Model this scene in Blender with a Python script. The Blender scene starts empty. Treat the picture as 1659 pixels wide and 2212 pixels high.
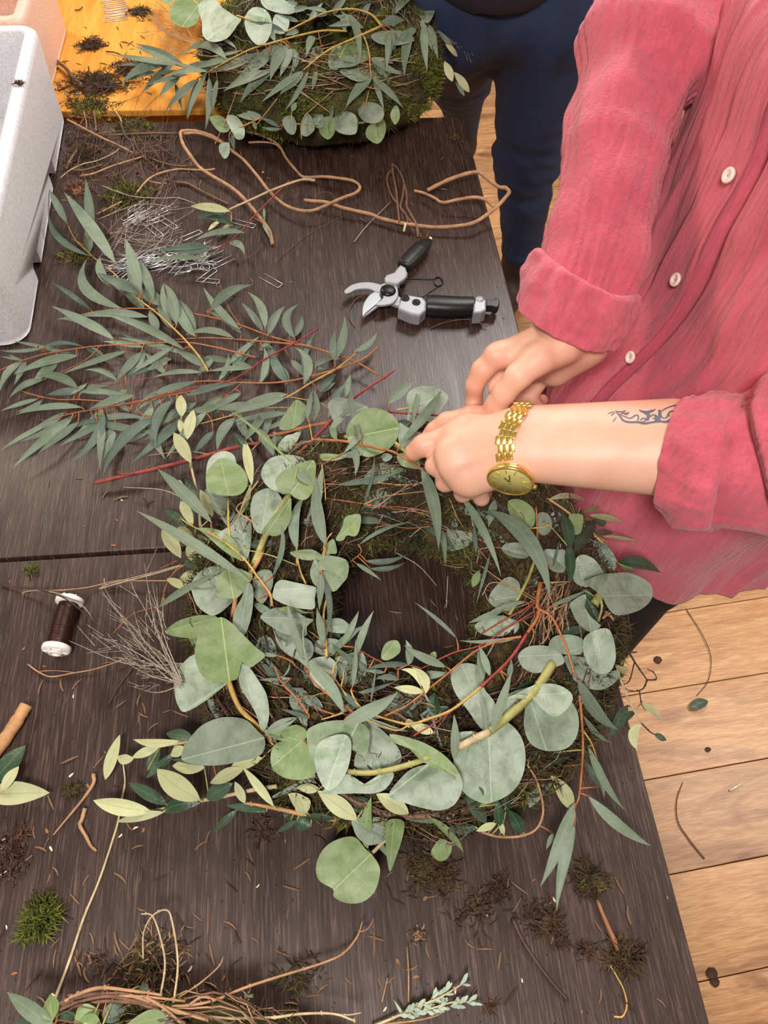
import bpy, bmesh, math, random
import numpy as np
from mathutils import Vector, Matrix, noise
random.seed(7); RND = random.Random(11)
W, H, F = 1659, 2212, 1600.0
TZ = 0.74                                   # height of the table tops above the floor
# ---------------------------------------------------------------- camera
def _rot(p, r, y):
    t = math.pi/2 - p
    return Matrix.Rotation(y, 3, 'Z') @ Matrix.Rotation(t, 3, 'X') @ Matrix.Rotation(r, 3, 'Z')
CM = _rot(math.radians(58.0174), math.radians(4.0), math.radians(-8.762))
CP = Vector((0, 0, TZ + 0.75))
S = bpy.context.scene
COL = S.collection
cd = bpy.data.cameras.new('camera'); cam = bpy.data.objects.new('camera', cd); COL.objects.link(cam)
cam.matrix_world = Matrix.Translation(CP) @ CM.to_4x4()
cd.sensor_fit = 'HORIZONTAL'; cd.sensor_width = 36; cd.lens = 36*F/W
cd.clip_start = 0.02; cd.clip_end = 50
S.camera = cam
def P(u, v, h=0.0):
    """world point seen at pixel (u, v) at the height h above the table top"""
    c = CM @ Vector((u - W/2, -(v - H/2), -F))
    t = (TZ + h - CP.z)/c.z
    return CP + c*t
# ---------------------------------------------------------------- light
S.view_settings.view_transform = 'Standard'; S.view_settings.look = 'None'
S.view_settings.gamma = 1; S.view_settings.use_curve_mapping = False
S.view_settings.exposure = -0.24
wd = bpy.data.worlds.new('world'); S.world = wd; wd.use_nodes = True
bg = wd.node_tree.nodes['Background']; bg.inputs[0].default_value = (1.0, 0.93, 0.86, 1); bg.inputs[1].default_value = 0.24
def area(name, loc, target, size, power, col, size_y=None):
    d = bpy.data.lights.new(name, 'AREA'); d.energy = power; d.color = col; d.size = size
    if size_y: d.shape = 'RECTANGLE'; d.size_y = size_y
    o = bpy.data.objects.new(name, d); COL.objects.link(o); o.location = loc
    o.rotation_euler = (Vector(target)-Vector(loc)).to_track_quat('-Z', 'Y').to_euler()
    return o
area('ceiling_lamp_front', (-0.35, -0.7, 2.55), (0.1, 0.4, .74), 0.40, 50, (1, .95, .89))
area('ceiling_lamp_back', (0.80, 2.35, 2.60), (0.3, 1.1, .74), 0.75, 66, (1, .96, .92))
area('ceiling_lamp_left', (-1.7, 2.7, 2.55), (-.3, 1.2, .74), 0.5, 50, (1, .86, .68))
area('ceiling_lamp_right', (2.1, 0.7, 2.55), (1.0, .6, .2), 0.6, 40, (1, .86, .72))
# ---------------------------------------------------------------- materials
def srgb(r, g, b):
    f = lambda c: (c/255/12.92) if c/255 <= .04045 else ((c/255+.055)/1.055)**2.4
    return (f(r), f(g), f(b), 1)
class NT:
    def __init__(s, name):
        s.m = bpy.data.materials.new(name); s.m.use_nodes = True; s.t = s.m.node_tree
        s.b = s.t.nodes['Principled BSDF']
    def n(s, typ, **kw):
        nd = s.t.nodes.new('ShaderNode'+typ)
        for k, v in kw.items():
            if k in ('operation', 'blend_type', 'data_type', 'noise_dimensions', 'wave_type', 'bands_direction', 'feature', 'interpolation', 'attribute_name', 'wave_profile', 'vector_type'):
                setattr(nd, k, v)
            else:
                nd.inputs[k.replace('_', ' ')].default_value = v
        return nd
    def l(s, a, b): s.t.links.new(a, b)
    def coords(s, scale=(1, 1, 1), kind='Object', rot=(0, 0, 0)):
        tc = s.n('TexCoord'); mp = s.n('Mapping'); mp.inputs['Scale'].default_value = scale; mp.inputs['Rotation'].default_value = rot
        s.l(tc.outputs[kind], mp.inputs[0]); return mp.outputs[0]
    def noise(s, vec, scale=5, detail=3, rough=.5, dist=0):
        nd = s.n('TexNoise', Scale=scale, Detail=detail, Roughness=rough, Distortion=dist); s.l(vec, nd.inputs['Vector']); return nd.outputs[0]
    def ramp(s, fac, stops):
        nd = s.n('ValToRGB'); s.l(fac, nd.inputs[0]); e = nd.color_ramp.elements
        while len(e) < len(stops): e.new(.5)
        for el, (p, c) in zip(e, stops): el.position = p; el.color = c if len(c) == 4 else (*c, 1)
        return nd.outputs[0]
    def mix(s, fac, a, b, mode='MIX'):
        nd = s.n('MixRGB', blend_type=mode)
        for i, x in enumerate((fac, a, b)):
            if hasattr(x, 'is_output'): s.l(x, nd.inputs[i])
            else: nd.inputs[i].default_value = x
        return nd.outputs[0]
    def math(s, op, a, b=0.0):
        nd = s.n('Math', operation=op)
        for i, x in enumerate((a, b)):
            if hasattr(x, 'is_output'): s.l(x, nd.inputs[i])
            else: nd.inputs[i].default_value = x
        return nd.outputs[0]
    def bump(s, h, strength=.3, dist=.001, prev=None):
        nd = s.n('Bump', Strength=strength, Distance=dist); s.l(h, nd.inputs['Height'])
        if prev: s.l(prev, nd.inputs['Normal'])
        s.l(nd.outputs[0], s.b.inputs['Normal']); return nd.outputs[0]
    def col(s, c):
        if hasattr(c, 'is_output'): s.l(c, s.b.inputs['Base Color'])
        else: s.b.inputs['Base Color'].default_value = c
    def set(s, **kw):
        for k, v in kw.items(): s.b.inputs[k.replace('_', ' ')].default_value = v
M = {}
def simple(name, rgb, rough=.5, metal=0, var=.0, vscale=30, bump=0, bscale=200, **kw):
    k = NT(name); c = srgb(*rgb)
    if var:
        n = k.noise(k.coords(), vscale, 4)
        lo = tuple(x*(1-var) for x in c[:3])+(1,); hi = tuple(min(1, x*(1+var)) for x in c[:3])+(1,)
        k.col(k.ramp(n, [(.3, lo), (.7, hi)]))
    else: k.col(c)
    k.set(Roughness=rough, Metallic=metal, **kw)
    if bump: k.bump(k.noise(k.coords(), bscale, 3), bump, .001)
    M[name] = k.m; return k.m
def leafmat(name, top, under, tip=None, rib=None, rough=.5, mott=.25, vein=1.0, ribw=.035, sss=.0, blot=None):
    """leaf: colour by side (face orientation), pale midrib, side veins, mottling; UV x across, y along"""
    k = NT(name)
    geo = k.n('NewGeometry'); uv = k.n('UVMap'); sep = k.n('SeparateXYZ'); k.l(uv.outputs[0], sep.inputs[0])
    oi = k.n('ObjectInfo')
    base = k.mix(geo.outputs['Backfacing'], srgb(*top), srgb(*under))
    vec = k.coords()
    n = k.noise(vec, 75, 6, .68, .4); n2 = k.noise(vec, 20, 3, .6, .5)
    dark = k.mix(1.0, base, (.52, .57, .48, 1), 'MULTIPLY'); lite = k.mix(.25, base, (.8, .9, .8, 1))
    f = k.ramp(n, [(.44, (0, 0, 0)), (.62, (1, 1, 1))])
    c = k.mix(k.math('MULTIPLY', f, mott), base, dark)
    f2 = k.ramp(n2, [(.4, (0, 0, 0)), (.7, (1, 1, 1))])
    c = k.mix(k.math('MULTIPLY', f2, mott), c, lite)
    if blot:
        fb = k.ramp(k.noise(vec, 22, 3, .6, .5), [(.55, (0, 0, 0)), (.64, (1, 1, 1))])
        c = k.mix(k.math('MULTIPLY', fb, .55), c, srgb(*blot))
    hs = k.n('HueSaturation'); k.l(c, hs.inputs['Color'])
    k.l(k.math('ADD', k.math('MULTIPLY', oi.outputs['Random'], .34), .84), hs.inputs['Value'])
    c = hs.outputs[0]
    ax = k.math('ABSOLUTE', k.math('SUBTRACT', sep.outputs[0], .5))
    if rib:
        fr = k.math('LESS_THAN', ax, ribw)
        c = k.mix(k.math('MULTIPLY', fr, .5*vein), c, srgb(*rib))
        # side veins: lines rising from the midrib
        sv = k.math('SUBTRACT', sep.outputs[1], k.math('MULTIPLY', ax, .8))
        w = k.math('FRACT', k.math('MULTIPLY', sv, 9.0)); w = k.math('LESS_THAN', k.math('ABSOLUTE', k.math('SUBTRACT', w, .5)), .05)
        c = k.mix(k.math('MULTIPLY', w, .07*vein), c, srgb(*rib))
    k.col(c); k.set(Roughness=rough)
    k.b.inputs['Specular IOR Level'].default_value = .35
    hgt = k.math('ADD', k.noise(vec, 320, 3), k.math('MULTIPLY', n, 1.5))
    k.bump(hgt, .55, .0009)
    M[name] = k.m; return k.m
def mats():
    # dark table: brown veneer with fine pale pores running along Y
    k = NT('dark_veneer'); v = k.coords((620, 22, 60)); n1 = k.noise(v, 1, 3, .7, .6)
    v2 = k.coords((60, 3, 10)); n2 = k.noise(v2, 1, 3, .6, .3)
    base = k.ramp(n2, [(.3, srgb(44, 30, 27)), (.7, srgb(61, 43, 38))])
    pores = k.ramp(n1, [(.50, (0, 0, 0)), (.72, (1, 1, 1))])
    c = k.mix(k.math('MULTIPLY', pores, .46), base, srgb(138, 112, 98)); k.col(c)
    k.l(k.math('ADD', k.math('MULTIPLY', n2, .2), .27), k.b.inputs['Roughness'])
    k.bump(n1, .35, .0006); M['dark_veneer'] = k.m
    k = NT('dark_edge'); k.col(k.ramp(k.noise(k.coords((20, 20, 200)), 1), [(.3, srgb(48, 34, 30)), (.7, srgb(82, 60, 50))])); k.set(Roughness=.6); M['dark_edge'] = k.m
    # honey table
    k = NT('honey_wood'); n = k.noise(k.coords((45, 5, 20)), 1, 4, .6, .4)
    f = k.noise(k.coords((400, 20, 60)), 1, 2)
    c = k.ramp(n, [(.25, srgb(208, 132, 40)), (.75, srgb(240, 172, 78))]); c = k.mix(.15, c, k.ramp(f, [(.4, (.3, .15, .05, 1)), (.6, (1, .8, .5, 1))]), 'OVERLAY')
    k.col(c); k.set(Roughness=.42); M['honey_wood'] = k.m
    # floor laminate, grain along local X, each plank its own tone
    k = NT('oak_laminate'); oi = k.n('ObjectInfo')
    tc = k.n('TexCoord'); va = k.n('VectorMath', operation='ADD'); k.l(tc.outputs['Object'], va.inputs[0])
    sc = k.n('VectorMath', operation='SCALE'); k.l(oi.outputs['Random'], sc.inputs[0]); sc.inputs['Scale'].default_value = 37.0
    cx = k.n('CombineXYZ'); k.l(k.math('MULTIPLY', oi.outputs['Random'], 37), cx.inputs[0]); k.l(k.math('MULTIPLY', oi.outputs['Random'], 91), cx.inputs[1]); k.l(cx.outputs[0], va.inputs[1])
    def mp(s):
        m = k.n('Mapping'); m.inputs['Scale'].default_value = s; k.l(va.outputs[0], m.inputs[0]); return m.outputs[0]
    n1 = k.noise(mp((6, 60, 1)), 1, 5, .65, 1.2); n2 = k.noise(mp((2.2, 9, 1)), 1, 4, .55, 2.0); n3 = k.noise(mp((30, 500, 1)), 1, 2)
    c = k.ramp(n1, [(.25, srgb(160, 112, 72)), (.5, srgb(190, 142, 98)), (.75, srgb(210, 166, 122))])
    c = k.mix(k.ramp(n2, [(.50, (0, 0, 0)), (.70, (.85, .85, .85))]), c, srgb(126, 84, 58))
    c = k.mix(.25, c, k.ramp(n3, [(.4, (.25, .2, .15, 1)), (.6, (.8, .8, .8, 1))]), 'OVERLAY')
    # knots
    vo = k.n('TexVoronoi'); vo.inputs['Scale'].default_value = 1; k.l(mp((3.2, 7, 1)), vo.inputs['Vector'])
    kn = k.ramp(vo.outputs['Distance'], [(.03, (1, 1, 1)), (.12, (0, 0, 0))]); c = k.mix(k.math('MULTIPLY', kn, .7), c, srgb(112, 72, 48))
    hs = k.n('HueSaturation'); k.l(c, hs.inputs['Color']); k.l(k.math('ADD', k.math('MULTIPLY', oi.outputs['Random'], .22), .80), hs.inputs['Value'])
    k.col(hs.outputs[0]); k.set(Roughness=.36); k.bump(n3, .1, .0005); M['oak_laminate'] = k.m
    simple('plaster', (226, 216, 200), .9, var=.03, vscale=3)
    simple('ink', (74, 78, 98), .5)
    simple('joint_dark', (92, 62, 42), .7)
    # gauze
    k = NT('pink_gauze'); v = k.coords()
    n = k.noise(k.coords((1, 1, .35)), 42, 5, .6, .3); n2 = k.noise(v, 6, 2)
    c = k.ramp(n2, [(.3, srgb(204, 84, 104)), (.7, srgb(220, 102, 120))]); c = k.mix(k.ramp(n, [(.35, (.35, .35, .35)), (.6, (0, 0, 0))]), c, srgb(170, 62, 78)); k.col(c)
    k.set(Roughness=.9); k.b.inputs['Sheen Weight'].default_value = .25
    wv = k.noise(v, 1400, 2); b1 = k.bump(wv, .35, .0006)
    cr = k.noise(k.coords((170, 170, 16)), 1, 4, .65, 1.2)
    b2 = k.n('Bump', Strength=1.0, Distance=.0028); k.l(cr, b2.inputs['Height']); k.l(b1, b2.inputs['Normal']); k.l(b2.outputs[0], k.b.inputs['Normal'])
    M['pink_gauze'] = k.m
    # skin
    k = NT('skin'); v = k.coords(); n = k.noise(v, 18, 3, .6, .4)
    at = k.n('Attribute', attribute_name='tint')
    c = k.ramp(n, [(.3, srgb(222, 164, 138)), (.7, srgb(232, 184, 160))]); c = k.mix(at.outputs['Fac'], c, srgb(205, 104, 84)); k.col(c)
    ink = k.n('Attribute', attribute_name='ink'); c2 = k.mix(ink.outputs['Fac'], c, srgb(70, 72, 92)); k.col(c2)
    k.set(Roughness=.48); k.b.inputs['Subsurface Weight'].default_value = .12; k.b.inputs['Subsurface Radius'].default_value = (.006, .003, .002); k.b.inputs['Subsurface Scale'].default_value = .5
    k.bump(k.noise(v, 420, 4), .12, .0005); M['skin'] = k.m
    simple('nail', (232, 176, 160), .25)
    # denim
    for nm, a, b in (('denim', (24, 34, 58), (40, 58, 96)), ('denim_light', (44, 62, 102), (78, 98, 142))):
        k = NT(nm); n = k.noise(k.coords((1, 1, .5)), 9, 4); k.col(k.ramp(n, [(.3, srgb(*a)), (.72, srgb(*b))])); k.set(Roughness=.85)
        k.bump(k.noise(k.coords(), 900, 2), .3, .0005); M[nm] = k.m
    simple('black_cloth', (22, 20, 24), .9, var=.2); simple('navy_knit', (44, 46, 62), .9, var=.15, bump=.4, bscale=500)
    simple('boot_leather', (52, 40, 34), .6, var=.3, bump=.3)
    # styrofoam
    for nm, col in (('styrofoam', (226, 226, 232)), ('styrofoam_pink', (240, 200, 182))):
        k = NT(nm); v = k.n('TexVoronoi'); v.inputs['Scale'].default_value = 260; k.l(k.coords(), v.inputs['Vector'])
        c = srgb(*col); k.col(k.ramp(v.outputs['Distance'], [(.1, c), (.75, tuple(x*.80 for x in c[:3]))])); k.set(Roughness=.45)
        k.b.inputs['Subsurface Weight'].default_value = .15; k.b.inputs['Subsurface Radius'].default_value = (.01, .01, .01)
        k.bump(v.outputs['Distance'], -.5, .0006); M[nm] = k.m
    # metals, plastics
    simple('gold', (236, 200, 110), .22, .85); simple('gold_dial', (214, 198, 124), .35, .3); simple('gold_dark', (120, 92, 30), .3, 1)
    simple('alu', (172, 174, 180), .42, .45, bump=.25, bscale=1500); simple('blade_steel', (178, 182, 186), .28, .8)
    simple('black_plastic', (26, 26, 28), .42); simple('steel_wire', (205, 205, 208), .3, .6); simple('black_steel', (36, 34, 34), .35, .5)
    simple('white_plastic', (240, 236, 228), .4); simple('brown_wire', (62, 34, 26), .38, .3, var=.3, vscale=300)
    simple('pearl', (236, 214, 200), .3)
    # plants
    leafmat('euc_round', (124, 136, 118), (114, 130, 98), rib=(196, 210, 182), rough=.5, mott=.6, vein=.7, ribw=.008)
    leafmat('euc_round_pale', (148, 160, 142), (128, 144, 112), rib=(200, 216, 194), rough=.5, mott=.7, vein=.7, ribw=.008, blot=(96, 122, 82))
    leafmat('euc_round_green', (114, 132, 84), (130, 148, 122), rib=(184, 196, 140), rough=.48, mott=.5, ribw=.008, blot=(100, 124, 70))
    leafmat('euc_long', (104, 118, 98), (108, 124, 98), rib=(150, 166, 122), rough=.5, mott=.3, ribw=.05, vein=.35)
    leafmat('euc_long_dark', (74, 90, 76), (92, 106, 82), rib=(126, 142, 100), rough=.48, mott=.3, ribw=.05, vein=.35)
    leafmat('olive_pale', (176, 178, 134), (172, 174, 128), rib=(136, 134, 88), rough=.6, mott=.2, ribw=.025)
    leafmat('olive_dark', (40, 66, 42), (176, 182, 138), rib=(96, 116, 72), rough=.33, mott=.3, ribw=.03)
    leafmat('sage', (150, 168, 148), (150, 168, 148), rib=(180, 190, 170), rough=.7, mott=.2)
    for nm, rgb in (('stem_red', (146, 56, 48)), ('stem_orange', (170, 104, 60)), ('stem_yellow', (190, 154, 82)), ('stem_green', (158, 154, 92)), ('stem_tan', (186, 138, 92)),
                    ('twig_tan', (168, 128, 94)), ('twig_brown', (112, 80, 62)), ('twig_grey', (156, 142, 130)), ('twig_dark', (66, 44, 38)), ('stem_pale', (184, 164, 128)),
                    ('needle', (142, 108, 80)), ('needle_dark', (72, 46, 36)), ('rust', (146, 96, 62)), ('cream_chip', (226, 214, 176))):
        simple(nm, rgb, .6, var=.28, vscale=90, bump=.4, bscale=500)
    simple('grass', (150, 122, 84), .6, var=.35, vscale=60)
    for nm, a, b, c3 in (('moss', (38, 32, 16), (64, 62, 24), (92, 96, 38)), ('moss_bright', (72, 74, 24), (108, 118, 36), (140, 148, 56)), ('moss_brown', (44, 32, 20), (78, 58, 34), (98, 84, 42)), ('soil', (40, 26, 20), (72, 47, 35), (104, 70, 48))):
        k = NT(nm); hi = k.n('HairInfo'); n = k.noise(k.coords(), 28, 4, .7)
        k.col(k.ramp(n, [(.3, srgb(*a)), (.52, srgb(*b)), (.72, srgb(*c3))])); k.set(Roughness=.85); M[nm] = k.m
mats()
# ---------------------------------------------------------------- object helpers
def tag(o, label=None, cat=None, group=None, kind=None):
    if label: o['label'] = label
    if cat: o['category'] = cat
    if group: o['group'] = group
    if kind: o['kind'] = kind
    return o
def empty(name, loc, label=None, cat=None, group=None, kind=None):
    o = bpy.data.objects.new(name, None); COL.objects.link(o); o.location = loc; o.empty_display_size = .02
    return tag(o, label, cat, group, kind)
def link(name, me, mat, parent=None, smooth=True):
    o = bpy.data.objects.new(name, me); COL.objects.link(o)
    if mat is not None and not me.materials:
        for m in (mat if isinstance(mat, (list, tuple)) else [mat]): me.materials.append(M[m] if isinstance(m, str) else m)
    if parent is not None:
        o.parent = parent; o.matrix_parent_inverse = world_of(parent).inverted()
    if smooth and len(me.polygons): me.shade_smooth()
    return o
def world_of(o):
    m = o.matrix_basis.copy() if o.type == 'EMPTY' else Matrix.Identity(4)
    if o.type != 'EMPTY': m = Matrix.LocRotScale(o.location, o.rotation_euler, o.scale)
    if o.parent: m = world_of(o.parent) @ o.matrix_parent_inverse @ m
    return m
class MB:
    """collects vertices and faces; build() links them as one mesh object"""
    def __init__(s): s.v = []; s.f = []; s.uv = []; s.mi = []
    def add(s, vs, fs, uvs=None, mi=0):
        o = len(s.v); s.v += [tuple(x) for x in vs]; s.f += [tuple(i+o for i in f) for f in fs]
        s.uv += ([uvs[i] for f in fs for i in f] if uvs else [(0, 0)]*sum(len(f) for f in fs)); s.mi += [mi]*len(fs); return s
    def box(s, c, d, M3=None, bev=0):
        c = Vector(c); hx, hy, hz = (x/2 for x in d)
        if bev:
            bm = bmesh.new(); bmesh.ops.create_cube(bm, size=1)
            for v in bm.verts: v.co = Vector((v.co.x*d[0], v.co.y*d[1], v.co.z*d[2]))
            bmesh.ops.bevel(bm, geom=bm.edges[:], offset=bev, segments=2, affect='EDGES', profile=.6)
            bm.verts.index_update(); vs = [v.co.copy() for v in bm.verts]; fs = [[v.index for v in f.verts] for f in bm.faces]; bm.free()
        else:
            vs = [Vector((x*hx, y*hy, z*hz)) for x in (-1, 1) for y in (-1, 1) for z in (-1, 1)]
            fs = [(0, 1, 3, 2), (4, 6, 7, 5), (0, 4, 5, 1), (2, 3, 7, 6), (0, 2, 6, 4), (1, 5, 7, 3)]
        if M3 is not None: vs = [M3 @ v for v in vs]
        return s.add([v+c for v in vs], fs)
    def tube(s, pts, rad, n=6, cap=True, mi=0):
        pts = [Vector(p) for p in pts]; k = len(pts)
        if not isinstance(rad, (list, tuple)): rad = [rad]*k
        if len(rad) == 2 and k != 2: rad = [rad[0]+(rad[1]-rad[0])*i/(k-1) for i in range(k)]
        vs = []; up = Vector((0, 0, 1)); a = None
        for i, p in enumerate(pts):
            t = (pts[min(i+1, k-1)]-pts[max(i-1, 0)])
            if t.length < 1e-9: t = Vector((0, 0, 1))
            t.normalize()
            if a is None: a = t.cross(up) if abs(t.z) < .95 else t.cross(Vector((1, 0, 0)))
            else: a = a - t*a.dot(t)
            a.normalize(); b = t.cross(a)
            vs += [p+(a*math.cos(6.2832*j/n)+b*math.sin(6.2832*j/n))*rad[i] for j in range(n)]
        fs = [(i*n+j, i*n+(j+1) % n, (i+1)*n+(j+1) % n, (i+1)*n+j) for i in range(k-1) for j in range(n)]
        if cap: fs += [tuple(range(n))[::-1], tuple((k-1)*n+j for j in range(n))]
        return s.add(vs, fs, mi=mi)
    def prism(s, pts, z0, z1, X=None, Y=None, O=None, bev=0):
        """polygon (2D points) extruded from z0 to z1 in the frame O, X, Y"""
        X = X or Vector((1, 0, 0)); Y = Y or Vector((0, 1, 0)); O = O or Vector((0, 0, 0)); Z = X.cross(Y)
        bm = bmesh.new(); vs = [bm.verts.new((x, y, z0)) for x, y in pts]; f = bm.faces.new(vs)
        r = bmesh.ops.extrude_face_region(bm, geom=[f]); bmesh.ops.translate(bm, vec=(0, 0, z1-z0), verts=[g for g in r['geom'] if isinstance(g, bmesh.types.BMVert)])
        bmesh.ops.recalc_face_normals(bm, faces=bm.faces[:])
        if bev:
            ed = [e for e in bm.edges if abs(e.verts[0].co.z-e.verts[1].co.z) < 1e-7]
            bmesh.ops.bevel(bm, geom=ed, offset=bev, segments=2, affect='EDGES', profile=.5)
        bm.verts.index_update(); s.add([O+X*v.co.x+Y*v.co.y+Z*v.co.z for v in bm.verts], [[v.index for v in f.verts] for f in bm.faces]); bm.free(); return s
    def lathe(s, prof, O, A, n=24):
        """profile (r, t) turned about the axis A through O"""
        O = Vector(O); A = Vector(A).normalized(); X = A.orthogonal().normalized(); Y = A.cross(X); k = len(prof)
        vs = [O+A*t+(X*math.cos(6.28319*j/n)+Y*math.sin(6.28319*j/n))*r for r, t in prof for j in range(n)]
        fs = [(i*n+j, i*n+(j+1) % n, (i+1)*n+(j+1) % n, (i+1)*n+j) for i in range(k-1) for j in range(n)]
        fs += [tuple(range(n))[::-1], tuple((k-1)*n+j for j in range(n))]
        return s.add(vs, fs)
    def build(s, name, mat, parent=None, smooth=True, origin=None):
        me = bpy.data.meshes.new(name)
        o3 = Vector(origin) if origin is not None else (Vector((0, 0, 0)) if parent is not None else Vector(s.v[0]))
        me.from_pydata([tuple(Vector(v)-o3) for v in s.v], [], s.f)
        uv = me.uv_layers.new(name='UVMap'); uv.data.foreach_set('uv', [c for p in s.uv for c in p])
        mats_ = mat if isinstance(mat, (list, tuple)) else [mat]
        if len(mats_) > 1: me.polygons.foreach_set('material_index', s.mi)
        me.update(); o = link(name, me, mat, parent, smooth); o.location = o3
        return o
def spline(pts, n=6):
    """Catmull-Rom through pts"""
    pts = [Vector(p) for p in pts]
    if len(pts) < 3:
        return [pts[0].lerp(pts[-1], i/n) for i in range(n+1)]
    q = [2*pts[0]-pts[1]]+pts+[2*pts[-1]-pts[-2]]; out = []
    for i in range(1, len(q)-2):
        a, b, c, d = q[i-1:i+3]
        for j in range(n):
            t = j/n; out.append(.5*((2*b)+(c-a)*t+(2*a-5*b+4*c-d)*t*t+(3*b-a-3*c+d)*t**3))
    out.append(pts[-1]); return out
def path(px, n=5, jit=0.0):
    """[(u, v, h), ...] -> smooth world polyline"""
    p = spline([P(*a) for a in px], n)
    if jit: p = [q+Vector((RND.uniform(-jit, jit), RND.uniform(-jit, jit), RND.uniform(-jit, jit))) for q in p]
    return p
PROF = {'round': lambda t: max(0, math.sin(math.pi*min(1, t**.78)))**.55*(1-.12*t), 'heart': lambda t: max(0, math.sin(math.pi*min(1, t**.62)))**.62,
        'lance': lambda t: max(0, math.sin(math.pi*t**.82))**.95*(1-.30*t), 'olive': lambda t: max(0, math.sin(math.pi*t**.9))**.85, 'spoon': lambda t: max(0, math.sin(math.pi*t**1.35))**.75}
PROFK = {}
for _k, _f in PROF.items():
    _m = max(_f(i/50) for i in range(51)); PROFK[_k] = (lambda f, m: (lambda t: f(t)/m))(_f, _m)
def leafmesh(p0, p1, w, kind='lance', side=0.0, arch=0.0, fold=.15, twist=0.0, roll=0.0, n=9, m=4, wav=.0, cup=0.0):
    """leaf from base p0 to tip p1 (world), width w (m). side: sideways bow, arch: bow upwards (fractions of length),
    fold: V along the midrib, twist: radians base to tip, roll: tilt about its own axis, cup: curl of the edges"""
    p0 = Vector(p0); p1 = Vector(p1); d = p1-p0; L = d.length; D = d/L
    up = Vector((0, 0, 1)); view = (CP-(p0+p1)/2).normalized()
    Nn = (up*.6+view*.6); Nn = (Nn-D*Nn.dot(D)).normalized(); B = D.cross(Nn)
    mb = MB(); vs = []; uv = []
    f = PROFK[kind]; ph = RND.uniform(0, 6)
    for i in range(n+1):
        t = i/n; s4 = 4*t*(1-t)
        c = p0+d*t+B*(side*L*s4)+Nn*(arch*L*s4)
        dt = (d+B*(side*L*4*(1-2*t))+Nn*(arch*L*4*(1-2*t))).normalized()
        b = (B-dt*B.dot(dt)).normalized(); nn = b.cross(dt)
        an = roll+twist*(t-.5); bb = b*math.cos(an)+nn*math.sin(an); n2 = nn*math.cos(an)-b*math.sin(an)
        hw = w/2*max(f(t), .02 if 0 < i < n else .01)
        for j in range(m+1):
            x = -1+2*j/m
            off = fold*abs(x)*hw+cup*x*x*hw+wav*w*math.sin(ph+9*t+2*x)*abs(x)
            vs.append(c+bb*(x*hw)+n2*off); uv.append((.5+x/2, t))
    fs = [(i*(m+1)+j, i*(m+1)+j+1, (i+1)*(m+1)+j+1, (i+1)*(m+1)+j) for i in range(n) for j in range(m)]
    # faces wound so that their normals look up (the top side)
    a, b_, c_ = vs[fs[len(fs)//2][0]], vs[fs[len(fs)//2][1]], vs[fs[len(fs)//2][2]]
    if (b_-a).cross(c_-b_).dot(Nn) < 0: fs = [q[::-1] for q in fs]
    mb.add(vs, fs, uv); return mb
# ---------------------------------------------------------------- floor: laminate planks, one object each
YF = math.radians(4.475)
fx = Vector((math.cos(YF), math.sin(YF), 0)); fy = Vector((-math.sin(YF), math.cos(YF), 0))
floor = empty('floor', (0, 0, -.012), kind='structure')
PW, PL = .1672, 1.25
sub = MB().box((.6, 1.6, -.017), (9, 9, .02)).build('subfloor', 'joint_dark', floor, False)
_pm = MB().box((0, 0, -.004), (PL-.0016, PW-.0016, .008), bev=.0012)
_pme = None
y0 = fy.dot(P(1396, 1685, -TZ))
for r in range(-9, 26):
    offs = (.975+.17*((r*2) % 3)) % PL
    for c in range(-2, 5):
        ctr = fx*(c*PL+offs-.6)+fy*(y0+PW*(r+.5))
        if not (-2.0 < ctr.x < 3.6): continue
        if _pme is None:
            o = _pm.build('plank', 'oak_laminate', floor, False, origin=(0, 0, 0)); _pme = o.data
        else:
            o = bpy.data.objects.new('plank', _pme); COL.objects.link(o); o.parent = floor; o.matrix_parent_inverse = Matrix.Translation((0, 0, .012))
        o.location = (ctr.x, ctr.y, 0); o.rotation_euler = (0, 0, YF)
# ---------------------------------------------------------------- walls of the workshop (outside the frame)
for nm, c_, d_ in (('wall_back', (.9, 5.3, 1.35), (6.8, .1, 2.7)), ('wall_right', (4.25, 1.4, 1.35), (.1, 7.8, 2.7)), ('wall_left', (-2.45, 1.4, 1.35), (.1, 7.8, 2.7))):
    tag(MB().box((0, 0, 0), d_).build(nm, 'plaster', None, False, origin=(0, 0, 0)), kind='structure').location = c_
tag(MB().box((0, 0, 0), (6.6, .018, .09), bev=.003).build('baseboard_back', 'dark_edge', None, False, origin=(0, 0, 0)), kind='structure').location = (.9, 5.24, .045)
# ---------------------------------------------------------------- tables
def table(x0, x1, y0_, y1, label, mt, me, leg, under=.028, rr=.012, top=0.0):
    t = empty('work_table', ((x0+x1)/2, (y0_+y1)/2, 0), label, 'table', None)
    pts = []
    for cx, cy, a0 in ((x1-rr, y1-rr, 0), (x0+rr, y1-rr, 90), (x0+rr, y0_+rr, 180), (x1-rr, y0_+rr, 270)):
        for a in range(0, 91, 15): pts.append((cx+rr*math.cos(math.radians(a0+a)), cy+rr*math.sin(math.radians(a0+a))))
    MB().prism(pts, TZ-under+top, TZ+top, bev=.002).build('tabletop', mt, t, False, origin=((x0+x1)/2, (y0_+y1)/2, TZ))
    for sx in (x0+.05, x1-.06):
        for sy in (y0_+.06, y1-.06):
            MB().box((sx, sy, (TZ-under)/2), (.045, .045, TZ-under+top), bev=.003).build('leg', leg, t, False)
    for sy in (y0_+.06, y1-.06): MB().box(((x0+x1)/2, sy, TZ-under-.03), (x1-x0-.16, .02, .06)).build('apron', leg, t, False)
    return t
table(-1.15, .299, -.50, .4275, 'dark brown wood-grain table nearest the camera, under the middle wreath', 'dark_veneer', 'dark_edge', 'dark_edge')
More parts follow.
